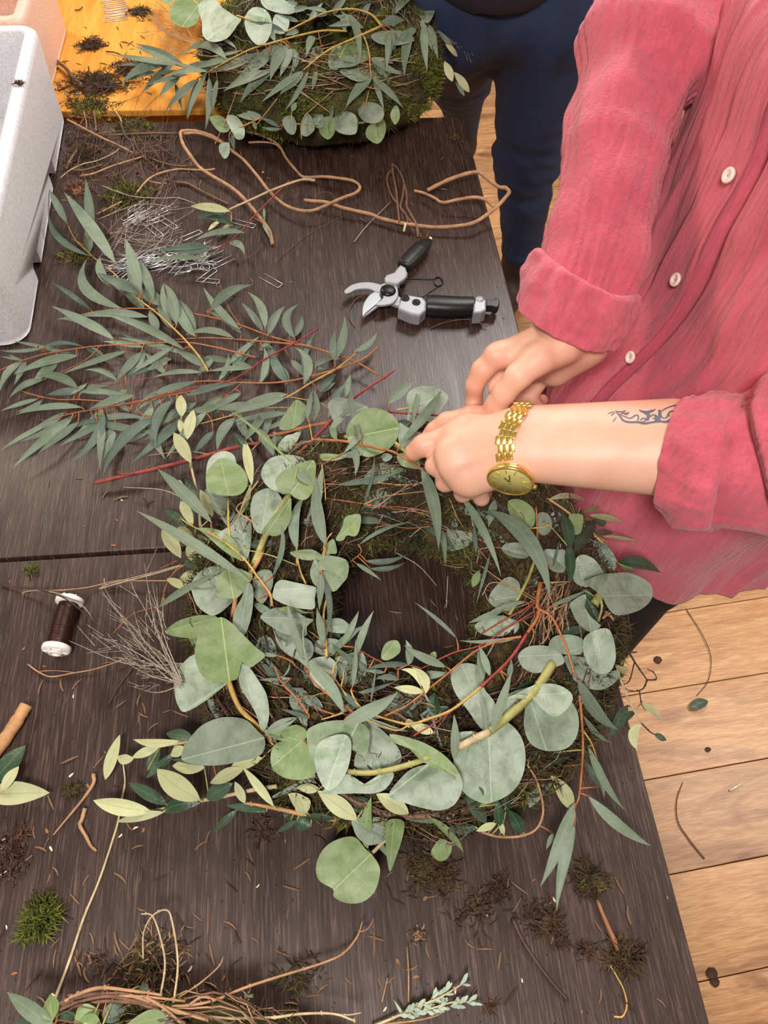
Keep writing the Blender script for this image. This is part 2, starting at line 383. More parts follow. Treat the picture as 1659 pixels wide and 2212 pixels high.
table(-1.15, .292, .4325, 1.288, 'dark brown wood-grain table behind the seam, with the pruning shears', 'dark_veneer', 'dark_edge', 'dark_edge')
table(-1.25, -.03, 1.3255, 2.1, 'honey coloured wooden table at the top left, beyond the dark tables', 'honey_wood', 'honey_wood', 'honey_wood', under=.012)
_s = MB().box((-.45, 1.3065, TZ-.05), (1.3, .036, .03), bev=.002).build('support_rail', 'dark_edge', None, False)
tag(_s, 'dark wooden rail filling the gap between dark and honey coloured tables', 'rail')

# dark cabinet far behind on the floor (its foot shows at the top right)
cb = empty('cabinet', (1.95, 3.72, 0), 'dark brown low cabinet far behind on the floor, at the top right edge', 'cabinet')
MB().box((1.95, 3.72, .50), (1.5, .42, .76), bev=.006).build('carcass', 'dark_edge', cb, False)
for sx in (1.58, 2.32):
    d_ = MB().box((sx, 3.498, .50), (.70, .02, .70), bev=.004).build('door', 'dark_edge', cb, False); MB().lathe([(.0001, .02), (.012, .018), (.014, .01), (.006, 0)], (sx+(.28 if sx < 2 else -.28), 3.488, .55), (0, -1, 0), 16).build('knob', 'black_steel', d_)
for sx in (1.26, 2.64):
    for sy in (3.55, 3.89): MB().box((sx, sy, .06), (.07, .07, .13), bev=.004).build('leg', 'dark_edge', cb, False)
# ---------------------------------------------------------------- signed-distance modelling of the body
def A3(p): return np.array([p[0], p[1], p[2]], dtype=np.float64)
def axis(lo, hi, step_fn):
    x = [lo]
    while x[-1] < hi: x.append(x[-1]+step_fn(x[-1]))
    return np.array(x)
class SDF:
    def __init__(s, xs, ys, zs):
        s.x, s.y, s.z = xs, ys, zs; s.f = np.full((len(xs), len(ys), len(zs)), .5, dtype=np.float32)
    def sub(s, lo, hi):
        r = []
        for ax, a, b in ((s.x, lo[0], hi[0]), (s.y, lo[1], hi[1]), (s.z, lo[2], hi[2])):
            r.append(slice(max(0, np.searchsorted(ax, a)-1), np.searchsorted(ax, b)+1))
        return tuple(r)
    def prim(s, fn, lo, hi, k=.008, sub=False, pad=.03):
        sl = s.sub(np.array(lo)-pad, np.array(hi)+pad)
        X = s.x[sl[0]][:, None, None]; Y = s.y[sl[1]][None, :, None]; Z = s.z[sl[2]][None, None, :]
        if X.size*Y.size*Z.size == 0: return
        d = fn(X, Y, Z); a = s.f[sl]
        if sub:
            h = np.clip(.5-.5*(a+d)/k, 0, 1); s.f[sl] = a*(1-h)-d*h+k*h*(1-h)
        else:
            h = np.clip(.5+.5*(a-d)/k, 0, 1); s.f[sl] = a*(1-h)+d*h-k*h*(1-h)
    def cone(s, a, b, ra, rb, k=.008, flat=None, fr=1.0, sub=False):
        """round cone a->b; flat: unit vector along which the section is thinned by fr"""
        a = A3(a); b = A3(b); d = b-a; L2 = d@d
        def fn(X, Y, Z):
            px, py, pz = X-a[0], Y-a[1], Z-a[2]
            t = np.clip((px*d[0]+py*d[1]+pz*d[2])/L2, 0, 1)
            qx, qy, qz = px-d[0]*t, py-d[1]*t, pz-d[2]*t
            if flat is not None:
                n = A3(flat); dn = qx*n[0]+qy*n[1]+qz*n[2]; e = (1/fr-1)
                qx, qy, qz = qx+n[0]*dn*e, qy+n[1]*dn*e, qz+n[2]*dn*e
            return np.sqrt(qx*qx+qy*qy+qz*qz)-(ra+(rb-ra)*t)
        r = max(ra, rb); s.prim(fn, np.minimum(a, b)-r, np.maximum(a, b)+r, k, sub)
    def chain(s, pts, rad, k=.006, **kw):
        for i in range(len(pts)-1): s.cone(pts[i], pts[i+1], rad[i], rad[i+1], k, **kw)
    def mesh(s):
        """surface nets on the (uneven) grid"""
        f = s.f; ins = f < 0; nx, ny, nz = f.shape
        c = np.zeros((nx-1, ny-1, nz-1), dtype=np.int8)
        for i in (0, 1):
            for j in (0, 1):
                for k in (0, 1): c += ins[i:nx-1+i, j:ny-1+j, k:nz-1+k]
        act = (c > 0) & (c < 8); I, J, K = np.nonzero(act); n = len(I)
        idx = np.full(act.shape, -1, dtype=np.int64); idx[I, J, K] = np.arange(n)
        acc = np.zeros((n, 3)); cnt = np.zeros(n)
        cr = [(i, j, k) for i in (0, 1) for j in (0, 1) for k in (0, 1)]
        for a in cr:
            for ax in range(3):
                if a[ax]: continue
                b = list(a); b[ax] = 1
                fa = f[I+a[0], J+a[1], K+a[2]]; fb = f[I+b[0], J+b[1], K+b[2]]; m = (fa < 0) != (fb < 0)
                t = np.where(m, fa/np.where(m, fa-fb, 1), 0)
                pa = np.stack([s.x[I+a[0]], s.y[J+a[1]], s.z[K+a[2]]], 1); pb = np.stack([s.x[I+b[0]], s.y[J+b[1]], s.z[K+b[2]]], 1)
                acc += (pa+(pb-pa)*t[:, None])*m[:, None]; cnt += m
        V = acc/cnt[:, None]; F4 = []
        for ax in range(3):
            o1, o2 = [(1, 2), (2, 0), (0, 1)][ax]
            sl0 = [slice(1, -1)]*3; sl0[ax] = slice(0, -1); sl1 = list(sl0); sl1[ax] = slice(1, None)
            a = ins[tuple(sl0)]; b = ins[tuple(sl1)]; ii = np.argwhere(a != b)
            if not len(ii): continue
            off = np.ones(3, dtype=int); off[ax] = 0; g = ii+off
            inside_first = ins[g[:, 0], g[:, 1], g[:, 2]]
            def cell(d1, d2):
                h = g.copy(); h[:, o1] -= d1; h[:, o2] -= d2; return idx[h[:, 0], h[:, 1], h[:, 2]]
            q = np.stack([cell(0, 0), cell(1, 0), cell(1, 1), cell(0, 1)], 1)
            q[~inside_first] = q[~inside_first][:, ::-1]; F4.append(q)
        return V, np.concatenate(F4)
def np_mesh(name, V, Fq, mat, parent=None):
    me = bpy.data.meshes.new(name); me.from_pydata(V.tolist(), [], Fq.tolist()); me.update()
    o = link(name, me, mat, parent); return o
def laplace(me, it, mask=None, w=.5):
    n = len(me.vertices); co = np.zeros(n*3); me.vertices.foreach_get('co', co); co = co.reshape(-1, 3)
    e = np.zeros(len(me.edges)*2, dtype=np.int64); me.edges.foreach_get('vertices', e); e = e.reshape(-1, 2)
    for _ in range(it):
        s_ = np.zeros_like(co); c = np.zeros(n)
        np.add.at(s_, e[:, 0], co[e[:, 1]]); np.add.at(s_, e[:, 1], co[e[:, 0]]); np.add.at(c, e[:, 0], 1); np.add.at(c, e[:, 1], 1)
        t = co+(s_/np.maximum(c, 1)[:, None]-co)*w
        co = t if mask is None else np.where(mask[:, None], t, co)
    me.vertices.foreach_set('co', co.ravel()); me.update()

# ---- person in the pink shirt: joints as (u, v, height above the table)
LW, LE, LS = P(1105, 955, .185), P(1690, 985, .235), Vector((.50, .33, TZ+.56))     # watch arm
RW, RE, RS = P(1238, 716, .215), P(1318, 360, .315), P(1440, -60, .40)              # arm in the upper cuff
def step(lo, hi, fine, coarse):
    return lambda x: fine if lo <= x <= hi else min(coarse, fine+.25*max(lo-x, x-hi))
gx = axis(.0, .78, step(.05, .36, .0019, .02)); gy = axis(.14, .95, step(.33, .62, .0019, .02)); gz = axis(.03, TZ+.68, step(TZ+.07, TZ+.27, .0019, .02))
B = SDF(gx, gy, gz)
# forearms
vdir = (CP-LW).normalized()
B.cone(LE, LW.lerp(LE, .12), .040, .0255, .02, flat=vdir, fr=.86)
B.cone(P(1450, 925, .21), P(1120, 924, .188), .028, .020, .022); B.cone(P(1450, 1000, .205), P(1120, 990, .182), .029, .0205, .022)
B.cone(LS, LE, .046, .042, .03)
B.cone(RE, RW, .034, .024, .02); B.cone(P(1215, 700, .222), P(1250, 600, .25), .021, .024, .02); B.cone(P(1272, 728, .212), P(1290, 620, .245), .021, .024, .02)
B.cone(RS, RE, .042, .034, .03)
# left hand (watch): a loose fist seen from the back, the thumb and first finger pinching a stem
K1, K2, K3, K4 = P(978, 938, .176), P(962, 975, .176), P(975, 1012, .168), P(1000, 1040, .157)
B.cone(LW, P(1010, 925, .176), .0225, .0155, .016); B.cone(LW, P(1000, 965, .176), .023, .017, .016); B.cone(P(1105, 985, .18), P(1010, 1015, .163), .021, .0155, .016)
B.cone(P(1095, 1000, .175), P(1025, 1042, .155), .018, .0135, .016)
B.cone(P(1020, 960, .176), P(985, 985, .17), .017, .014, .012)
for kx in (K1, K2, K3, K4): B.cone(kx-Vector((0, 0, .003)), kx+Vector((.001, 0, -.003)), .0098, .0098, .014)
B.chain([P(985, 935, .172), P(915, 962, .158), P(893, 977, .148)], [.0112, .0104, .0092], .006)
B.chain([P(897, 977, .145), P(905, 960, .120), P(930, 948, .108)], [.0088, .0078, .0062], .003)          # first finger curls under
B.chain([P(968, 980, .168), P(940, 1006, .150), P(948, 1000, .122), P(975, 985, .114)], [.0112, .0100, .0084, .0070], .0035)
B.chain([P(980, 1018, .160), P(962, 1042, .140), P(975, 1030, .114), P(1000, 1010, .110)], [.0110, .0096, .0082, .0068], .0035)
B.chain([P(1006, 1046, .149), P(1000, 1066, .128), P(1015, 1050, .106), P(1035, 1030, .104)], [.0104, .0090, .0075, .0062], .0035)
B.chain([P(1035, 1050, .142), P(1040, 1076, .122), P(1050, 1066, .104)], [.0098, .0080, .0068], .0035)
B.chain([P(1080, 905, .165), P(1020, 900, .152), P(965, 912, .136), P(938, 930, .124), P(926, 940, .118)], [.0135, .0118, .0100, .0086, .0070], .006)   # thumb
# tendons
for kx, wx in ((K2, P(1075, 950, .199)), (K3, P(1078, 972, .196))): B.cone(kx+Vector((0, 0, .004)), wx, .0035, .003, .007)
# right hand: thumb side towards the camera, first finger bent down beside the thumb
R1 = P(1072, 768, .206)
B.cone(RW, P(1105, 762, .205), .0225, .0150, .016); B.cone(P(1255, 728, .212), P(1150, 790, .196), .022, .0170, .016)
B.cone(P(1215, 745, .225), P(1150, 782, .215), .0190, .0160, .014)                  # thumb mount
B.cone(P(1225, 720, .20), P(1120, 800, .178), .021, .016, .014)
B.cone(P(1262, 752, .20), P(1200, 805, .178), .019, .0150, .016)                    # heel of the hand
B.cone(R1, R1+Vector((.001, 0, 0)), .0128, .0128, .01)
B.chain([P(1078, 768, .203), P(1042, 800, .190), P(1026, 832, .176)], [.0118, .0108, .0100], .006)
B.chain([P(1026, 832, .176), P(1024, 868, .152), P(1030, 893, .136)], [.0098, .0088, .0076], .003)
B.chain([P(1165, 775, .222), P(1120, 812, .212), P(1090, 850, .192)], [.0150, .0124, .0116], .006)
B.chain([P(1090, 850, .192), P(1072, 874, .176), P(1056, 893, .164)], [.0112, .0112, .0088], .004)
B.chain([P(1102, 790, .178), P(1074, 838, .160), P(1085, 872, .136), P(1105, 885, .128)], [.0108, .0098, .0088, .0072], .0035)
B.chain([P(1140, 805, .170), P(1112, 850, .150), P(1126, 880, .132), P(1148, 872, .126)], [.0108, .0096, .0085, .0070], .0035)
B.chain([P(1172, 812, .170), P(1146, 852, .150), P(1158, 880, .134), P(1172, 864, .128)], [.0100, .0088, .0078, .0066], .0035)
# creases
B.cone(P(1128, 852, .150), P(1150, 838, .168), .0012, .0012, .003, sub=True)
# trunk, neck stump and legs (under the clothes)
TC = Vector((.55, .56, 0))
def V3(x, y, z): return Vector((x, y, z))
B.cone(V3(.56, .56, TZ+.12), V3(.55, .56, TZ+.44), .11, .115, .05); B.cone(V3(.56, .48, TZ+.10), V3(.56, .64, TZ+.10), .10, .10, .05)
B.cone(V3(.53, .44, TZ+.48), V3(.53, .68, TZ+.46), .06, .06, .05); B.cone(V3(.53, .44, TZ+.48), LS, .05, .045, .04); B.cone(V3(.53, .68, TZ+.44), RS, .05, .042, .04)
B.cone(V3(.53, .56, TZ+.52), V3(.50, .56, TZ+.64), .06, .05, .03)
LEGS = ((.545, .50, .50), (.52, .66, .665))
for lx, yy, yk in LEGS:
    B.cone(V3(lx+.02, yy, TZ+.08), V3(lx-.03, yk, .46), .075, .048, .03); B.cone(V3(lx-.03, yk, .46), V3(lx-.02, yk, .08), .045, .030, .03)
    B.cone(V3(lx-.02, yk, .07), V3(lx-.12, yk, .045), .030, .024, .02)
V, Fq = B.mesh()
person = empty('person', (.56, .56, 0), 'standing person in a pink button-up shirt with rolled sleeves, working on the wreath', 'person')
body = np_mesh('body', V, Fq, 'skin', person)
laplace(body.data, 3)
_co = np.zeros(len(body.data.vertices)*3); body.data.vertices.foreach_get('co', _co); _co = _co.reshape(-1, 3)
tint = np.zeros(len(_co))
for q, r, a in ((P(893, 975, .148), .018, .5), (P(926, 940, .118), .014, .5), (P(1026, 832, .176), .02, .35), (P(1030, 890, .136), .018, .5), (P(1056, 893, .164), .016, .45), (P(1126, 880, .132), .03, .4), (P(1158, 880, .134), .03, .4), (P(945, 1035, .148), .02, .25), (P(1000, 1068, .128), .02, .25), (P(1075, 760, .21), .02, .2)):
    d = np.linalg.norm(_co-A3(q), axis=1); tint = np.maximum(tint, a*np.exp(-(d/r)**2*1.2))
at = body.data.attributes.new('tint', 'FLOAT', 'POINT'); at.data.foreach_set('value', tint.astype(np.float32))
from mathutils.bvhtree import BVHTree
BV = BVHTree.FromPolygons([tuple(c) for c in _co], Fq.tolist())
def hit(u, v):
    d = (P(u, v, 0)-CP).normalized(); return BV.ray_cast(CP, d)[:2]
# tattoo: thin ink lines on the forearm
def ink(px, w):
    pts = []
    for p in spline([(a, b, 0) for a, b in px], 6):
        q, n = hit(1300+p.x/7.54, 840+p.y/7.54)
        if q is not None and q.z > TZ+.1 and q.x < .42: pts.append((q, n))
    vs = []; fs = []
    for i, (q, n) in enumerate(pts):
        t = (pts[min(i+1, len(pts)-1)][0]-pts[max(i-1, 0)][0])
        if t.length < 1e-7: t = Vector((1, 0, 0))
        s_ = t.normalized().cross(n).normalized()*(w*.5*(.6+.4*math.sin(3.14*i/max(1, len(pts)-1)))); vs += [q+n*.00045-s_, q+n*.00045+s_]
        if i: fs.append((2*i-2, 2*i-1, 2*i+1, 2*i))
    return vs, fs
tm = MB()
for w, *px in ((.0013, (225, 362), (290, 440), (350, 515), (450, 545), (590, 545), (690, 568), (800, 550), (890, 540), (1000, 535), (1140, 520), (1320, 517)), (.0011, (250, 372), (330, 378), (390, 356)), (.0010, (290, 420), (350, 400), (420, 400), (440, 380)), (.0009, (310, 430), (380, 455), (450, 480), (500, 465), (550, 430), (590, 440), (595, 490), (570, 520)),
                (.0012, (610, 345), (660, 380), (740, 390), (820, 370), (870, 335)), (.0009, (640, 360), (740, 372), (830, 345)), (.0022, (690, 400), (740, 410), (760, 440), (740, 520)), (.0009, (620, 520), (660, 485), (710, 490), (700, 530), (640, 545)), (.0010, (790, 460), (830, 425), (870, 440), (860, 480), (820, 485)),
                (.0020, (935, 345), (945, 420), (930, 480), (880, 540)), (.0011, (950, 380), (1050, 320), (1180, 275), (1320, 262), (1420, 275)), (.0011, (960, 440), (1000, 480), (1050, 470), (1080, 420), (1120, 370), (1170, 370), (1210, 430), (1260, 460), (1300, 430), (1340, 395), (1385, 415)), (.0010, (1070, 430), (1095, 440), (1080, 415)), (.0016, (930, 510), (1020, 545), (1100, 515), (1140, 505), (1220, 520)),
                (.0010, (870, 420), (900, 470), (860, 520)), (.0007, (150, 440), (215, 385)), (.0006, (180, 540), (240, 460)), (.0006, (90, 410), (200, 372)), (.0014, (350, 400), (400, 415), (430, 395))):
    v_, f_ = ink(px, w*1.6)
    if f_: tm.add(v_, f_)
tm.build('tattoo', 'ink', person)['kind'] = 'stuff'
# ---------------------------------------------------------------- wristwatch
ax_ = (LE-LW).normalized(); nc = Vector((-.30*math.sin(1.06), -.95*math.sin(1.06), math.cos(1.06))); nW = (CM @ nc).normalized()
# axis of the strap plane, leaning a little
c0 = LW+ax_*.004; tilt = (ax_+Vector((0, 0, 0))).normalized()
u1 = (nW-tilt*nW.dot(tilt)).normalized(); u2 = tilt.cross(u1)
def around(a, lift=.0018, sh=0.0):
    d = u1*math.cos(a)+u2*math.sin(a); o = c0+tilt*sh; vz = d.dot((CP-c0).normalized()); o = o-ax_*(.011*max(0, vz)**2-.004); q, n, *_ = BV.ray_cast(o+d*.046, -d)
    return (q if q is not None else o+d*.03)+d*lift, d
watch = empty('wristwatch', c0, 'gold wristwatch with a link strap and oval-looking dial, worn on the bare forearm', 'watch')
NL = 30; lk = None
ring = [around(6.28318*i/NL)[0] for i in range(NL)]
for i in range(NL):
    a = 6.28318*(i+.5)/NL
    if math.cos(a) > .90: continue
    p, d = around(a, .0022); p2_, _ = around(a+.03, .0022); t = (p2_-p).normalized(); w = t.cross(d).normalized(); M3 = Matrix((w, t, d)).transposed()
    Lr = (around(a+3.14159/NL)[0]-around(a-3.14159/NL)[0]).length
    for j in range(3):
        off = (j-1)*.0054+(.0013 if i % 2 else -.0013)
        if lk is None:
            o = MB().box((0, 0, 0), (.0050, Lr*.90, .0024), bev=.0006).build('link', 'gold', watch, True, origin=(0, 0, 0)); lk = o.data
        else:
            o = bpy.data.objects.new('link', lk); COL.objects.link(o); o.parent = watch; o.matrix_parent_inverse = world_of(watch).inverted()
        m = M3.to_4x4(); m.translation = p+w*off; o.matrix_basis = m
pc, _ = around(0.0, .0035); Xw = (CM @ Vector((.95, -.30, 0))); Xw = (Xw-nW*Xw.dot(nW)).normalized(); Yw = nW.cross(Xw); RW_ = .0224
MB().lathe([(.004, -.004), (RW_*.9, -.004), (RW_*.99, -.001), (RW_, .0018), (RW_*.97, .0032), (RW_*.93, .0035), (RW_*.90, .0034), (RW_*.90, .0026)], pc, nW, 56).build('watch_case', 'gold', watch)
dl = MB().lathe([(.0001, .0030), (RW_*.905, .0030), (RW_*.905, .002)], pc, nW, 48).build('dial', 'gold_dial', watch)
for i in range(12):
    a = i*.5236; d = Xw*math.cos(a)+Yw*math.sin(a); e = Yw*math.cos(a)-Xw*math.sin(a); q = pc+nW*.0032+d*RW_*.70
    MB().box((0, 0, 0), (RW_*.26, .0007, .0005), M3=Matrix((d, e, nW)).transposed()).build('hour_marker', 'gold', dl, False, origin=(0, 0, 0)).location = q
for a, L_w in ((2.55, .0085), (1.9, .012)):
    d = Xw*math.cos(a)+Yw*math.sin(a); e = Yw*math.cos(a)-Xw*math.sin(a)
    MB().box((0, 0, 0), (L_w, .0008, .0004), M3=Matrix((d, e, nW)).transposed()).build('watch_hand', 'gold_dark', dl, False, origin=(0, 0, 0)).location = pc+nW*.0037+d*L_w*.45
MB().lathe([(.0001, .001), (.0010, .001), (.0012, 0)], pc+nW*.0036, nW, 14).build('hand_pivot', 'gold', dl)
MB().lathe([(.0001, .0035), (.0024, .0032), (.0026, .0005), (.0015, 0)], pc+Xw*RW_*.98, Xw, 14).build('crown', 'gold', watch)
for sg in (1, -1):
    q = pc+u2*sg*RW_*.85-nW*.0015; MB().box((0, 0, 0), (.014, .006, .003), M3=Matrix((tilt, u2, nW)).transposed(), bev=.0008).build('lug', 'gold', watch, True, origin=(0, 0, 0)).location = q
def fbm(p, sc, oc=3):
    return noise.fractal(Vector((p[0]*sc[0], p[1]*sc[1], p[2]*sc[2])), 1.0, 2.0, oc)
def gridmesh(name, pts, closed_u, mat, parent, solid=0.0, flip=False):
    """pts[i][j] grid -> mesh (j wraps when closed_u)"""
    ni, nj = len(pts), len(pts[0]); v = [tuple(p) for r in pts for p in r]; f = []
    for i in range(ni-1):
        for j in range(nj if closed_u else nj-1):
            q = (i*nj+j, i*nj+(j+1) % nj, (i+1)*nj+(j+1) % nj, (i+1)*nj+j); f.append(q[::-1] if flip else q)
    me = bpy.data.meshes.new(name); me.from_pydata(v, [], f); me.update(); o = link(name, me, mat, parent)
    if solid:
        m = o.modifiers.new('s', 'SOLIDIFY'); m.thickness = solid; m.offset = -1
    return o
def cloth_tube(name, ctr, rad, mat, parent, nj=120, ni=90, fold=.004, rib=.0012, ribn=46, squash=None, seed=0, wave=None, bunch=(), solid=.0):
    c = spline(ctr, 12); n = len(c); L = [0]
    for i in range(1, n): L.append(L[-1]+(c[i]-c[i-1]).length)
    rs = []
    k = len(rad)
    pts = []; a = None
    for i in range(ni+1):
        s = L[-1]*i/ni; j = max(q for q in range(n) if L[q] <= s+1e-9); j = min(j, n-2); u = (s-L[j])/(L[j+1]-L[j]); p = c[j].lerp(c[j+1], u)
        t = (c[min(j+2, n-1)]-c[max(j-1, 0)]).normalized()
        a = t.orthogonal() if a is None else a-t*a.dot(t); a.normalize(); b = t.cross(a)
        x = i/ni*(k-1); q = min(int(x), k-2); r = rad[q]+(rad[q+1]-rad[q])*(3*(x-q)**2-2*(x-q)**3)
        for b0, bw, ba in bunch: r += ba*math.exp(-((s/L[-1]-b0)/bw)**2)
        row = []
        for jj in range(nj):
            th = 6.28318*jj/nj; dx, dy = math.cos(th), math.sin(th)
            f1 = fbm((dx*1.2+seed, dy*1.2, s*6), (1, 1, 1), 2)
            # ribs run along the sleeve, bent by noise
            ph = ribn*th/2+6*noise.noise(Vector((dx*2+seed, dy*2, s*9)))
            rb = rib*(math.sin(ph)*.6+.4*math.sin(ph*2.3+1))*(.5+noise.noise(Vector((dx*3, dy*3+seed, s*16))))
            cr = fold*f1+fold*.7*noise.noise(Vector((dx*1.5+seed, dy*1.5, s*26)))
            row.append(p+(a*dx+b*dy)*(r+cr+rb))
        pts.append(row)
    return gridmesh(name, pts, True, mat, parent, solid)
def cuff(name, p0, p1, r0, r1, parent, seed=0, th=.007, ax=None):
    """rolled-up cuff: band from the open end p0 to p1, doubled cloth with a fat lip"""
    p0 = Vector(p0); p1 = Vector(p1); t = (p1-p0).normalized(); L = (p1-p0).length
    a = t.orthogonal().normalized(); b = t.cross(a); prof = []
    for i in range(9): an = math.pi*(i/8); prof.append((r0-th*.5-th*.55*math.cos(an)*1.0, -th*.6*math.sin(an)))      # lip from inside to outside
    for i in range(1, 15): u = i/14; prof.append((r0+(r1-r0)*u+.004*math.sin(u*3.1), L*u))
    for i in range(1, 6): an = math.pi*i/5*.6; prof.append((r1-.006*(1-math.cos(an)), L+.006*math.sin(an)))
    prof.append((r1-.016, L+.002))
    prof.insert(0, (r0-th*1.1, .03)); nj = 150; pts = []
    for i, (r, z) in enumerate(prof):
        row = []
        for j in range(nj):
            thh = 6.28318*j/nj; dx, dy = math.cos(thh), math.sin(thh)
            f = .0062*noise.noise(Vector((dx*1.3+seed, dy*1.3, z*14)))+.0042*noise.noise(Vector((dx*4+seed, dy*4, z*34)))+.0030*noise.noise(Vector((dx*2.2+seed, dy*2.2, z*90)))+.0012*noise.noise(Vector((dx*11+seed, dy*11, z*40)))
            sh = .006*noise.noise(Vector((dx*1.1+seed+5, dy*1.1, 2)))
            row.append(p0+(a*dx+b*dy)*(r+f)+t*(z+sh))
        pts.append(row)
    return gridmesh(name, pts, True, 'pink_gauze', parent)
# ---- pink shirt
shirt_pts = []; NI, NJ = 170, 460
HB, HT = -.105, .60
def fsm(a, b, x): x = min(1, max(0, (x-a)/(b-a))); return x*x*(3-2*x)
def torso_pt(h, th, groove=True):
    xf = .315+.062*fsm(.02, .24, h)-.02*fsm(.38, .55, h)
    hw = .212+.012*fsm(.0, .3, h)
    sl = fsm(.42, .61, h); a = .165*(1-.55*sl**1.5); b = hw*(1-.62*sl**1.4)
    cx = xf+.165+.02*sl; cy = .575-.01*sl
    dx, dy = math.cos(th), math.sin(th)
    e = 1/((abs(dx)**2.5+abs(dy)**2.5)**(1/2.5))
    x = cx-a*dx*e; y = cy+b*dy*e
    low = 1-fsm(-.1, .45, h)
    n1 = noise.noise(Vector((y*13+x*9, h*1.6, 3.1)))
    ph = y*95+x*60+7*noise.noise(Vector((y*7, x*7, h*2.6)))
    sf = noise.noise(Vector((y*17+x*10, h*1.3, 7.7))); d = .0085*n1*(.6+low)+.0085*(1-min(1, abs(sf)*7))*(.5+low)+.0046*math.sin(ph)*(.25+1.0*abs(noise.noise(Vector((y*9, h*3.5, 1)))))+.0016*noise.noise(Vector((y*95, x*95, h*10)))
    d += .010*low*math.sin(y*42+2*x+.8)*fsm(.2, -.1, h)
    # diagonal pull towards the raised forearm
    d += .0050*noise.noise(Vector(((y+h*.6)*24, x*5, h*3)))
    nx, ny = -dx/a, dy/b; l = math.hypot(nx, ny); nx /= l; ny /= l
    ed = .548+.006*noise.noise(Vector((h*5, 0, 0)))
    if dx > .2:
        if ed-.01 < y < ed+.05: d = d*.6
        if groove and h > -.06: d -= .022*math.exp(-((y-.541-.005*noise.noise(Vector((h*5, 0, 0))))/.0048)**2)
    return Vector((x+nx*d, y+ny*d, TZ+h)), Vector((nx, ny, 0))
for i in range(NI+1):
    h = HB+(HT-HB)*i/NI; row = []
    for j in range(NJ):
        th = 6.28318*j/NJ
        th2 = th-.18*math.sin(2*th)*0
        dz = 0
        if i < 26:
            w = 1-i/26; dz = w*(-.036*math.cos(th)+.022*math.sin(th)*-1+.018*math.cos(2*th)+.012*math.sin(5*th+1)+.005*math.sin(11*th+1))
        p, _ = torso_pt(h, th2); p.z += dz
        row.append(p)
    shirt_pts.append(row)
shirt = gridmesh('shirt', shirt_pts, True, 'pink_gauze', person, solid=.002, flip=False)
cloth_tube('sleeve', [P(1490, -150, .44), P(1420, 60, .385), P(1352, 240, .34), P(1310, 420, .30), P(1276, 560, .265), P(1246, 650, .240)],
           [.078, .073, .067, .057, .050, .049, .047], 'pink_gauze', person, ni=150, nj=160, fold=.007, rib=.0022, ribn=56, seed=3, bunch=((.33, .05, .007), (.42, .04, -.004), (.62, .04, .004)))
cuff('rolled_cuff', P(1220, 698, .222), P(1268, 604, .262), .0555, .0560, person, seed=2)
cloth_tube('sleeve', [P(1520, 992, .215), P(1610, 1000, .228), P(1710, 990, .24), Vector((.47, .31, TZ+.34)), LS+Vector((0, 0, .0)), Vector((.52, .44, TZ+.57))],
           [.054, .074, .098, .098, .088, .078, .08], 'pink_gauze', person, ni=150, nj=150, fold=.009, rib=.0016, ribn=40, seed=8, bunch=((.14, .03, .008), (.24, .04, -.005)))
cuff('rolled_cuff', P(1464, 984, .208), P(1568, 1006, .222), .0535, .0640, person, seed=6)
# front placket: a doubled strip lying on the shirt front, open edge towards the camera
pk = []
for i in range(150):
    h = -.09+.62*i/149; row = []
    for j in range(15):
        best = None
        yt = .545+.005*noise.noise(Vector((h*5, 0, 0)))+.050*j/14
        lo, hi = -1.2, 1.2
        for _ in range(16):
            m_ = (lo+hi)/2; q, nn = torso_pt(h, m_, False)
            if q.y < yt: lo = m_
            else: hi = m_
        lift = .0042+.0012*noise.noise(Vector((h*30, j*.3, 2)))+(.0060, .0050, .0025, .0008)[min(j, 3)]*(.75+.5*noise.noise(Vector((h*14, 0, 5))))
        row.append(q+nn*lift)
    pk.append(row)
gridmesh('placket', pk, False, 'pink_gauze', person, solid=.0012)
shb = BVHTree.FromPolygons([tuple(p) for r in shirt_pts for p in r], [(i*NJ+j, i*NJ+(j+1) % NJ, (i+1)*NJ+(j+1) % NJ, (i+1)*NJ+j) for i in range(NI) for j in range(NJ)])
pkb = BVHTree.FromPolygons([tuple(p) for r in pk for p in r], [(i*15+j, i*15+j+1, (i+1)*15+j+1, (i+1)*15+j) for i in range(149) for j in range(14)])
# buttons down the placket
def button(u, v, guess):
    best = None
    for k in range(60):
        h = guess+(-.12+.24*k/59); p = P(u, v, h)
        # intersect the view ray with the front of the shirt
        for s in range(-10, 11):
            th = s*.06; q, nrm = torso_pt(h, th); d = (q-p).length
            if best is None or d < best[0]: best = (d, q, nrm)
    nrm = best[2]; q, n2_, *_ = pkb.ray_cast(CP, (P(u, v, 0)-CP).normalized())
    if q is None or abs((q-best[1]).length) > .05: q = shb.ray_cast(CP, (P(u, v, 0)-CP).normalized())[0]+nrm*.002
    q = q+nrm*.0022; nrm = (nrm+Vector((0, 0, .35))).normalized(); mb = MB()
    mb.lathe([(.0001, .0014), (.0028, .0015), (.0036, .0026), (.0060, .0030), (.0070, .0020), (.0070, 0)], q+nrm*.0018, nrm, 28)
    b = mb.build('button', 'pearl', shirt)
    X = nrm.orthogonal().normalized()
    MB().tube([q+nrm*.0028-X*.0018, q+nrm*.0036, q+nrm*.0028+X*.0018], .0005, 5).build('button_thread', 'pink_gauze', shirt)
for u, v, g in ((1584, 380, .36), (1468, 605, .25), (1370, 772, .12)): button(u, v, g)
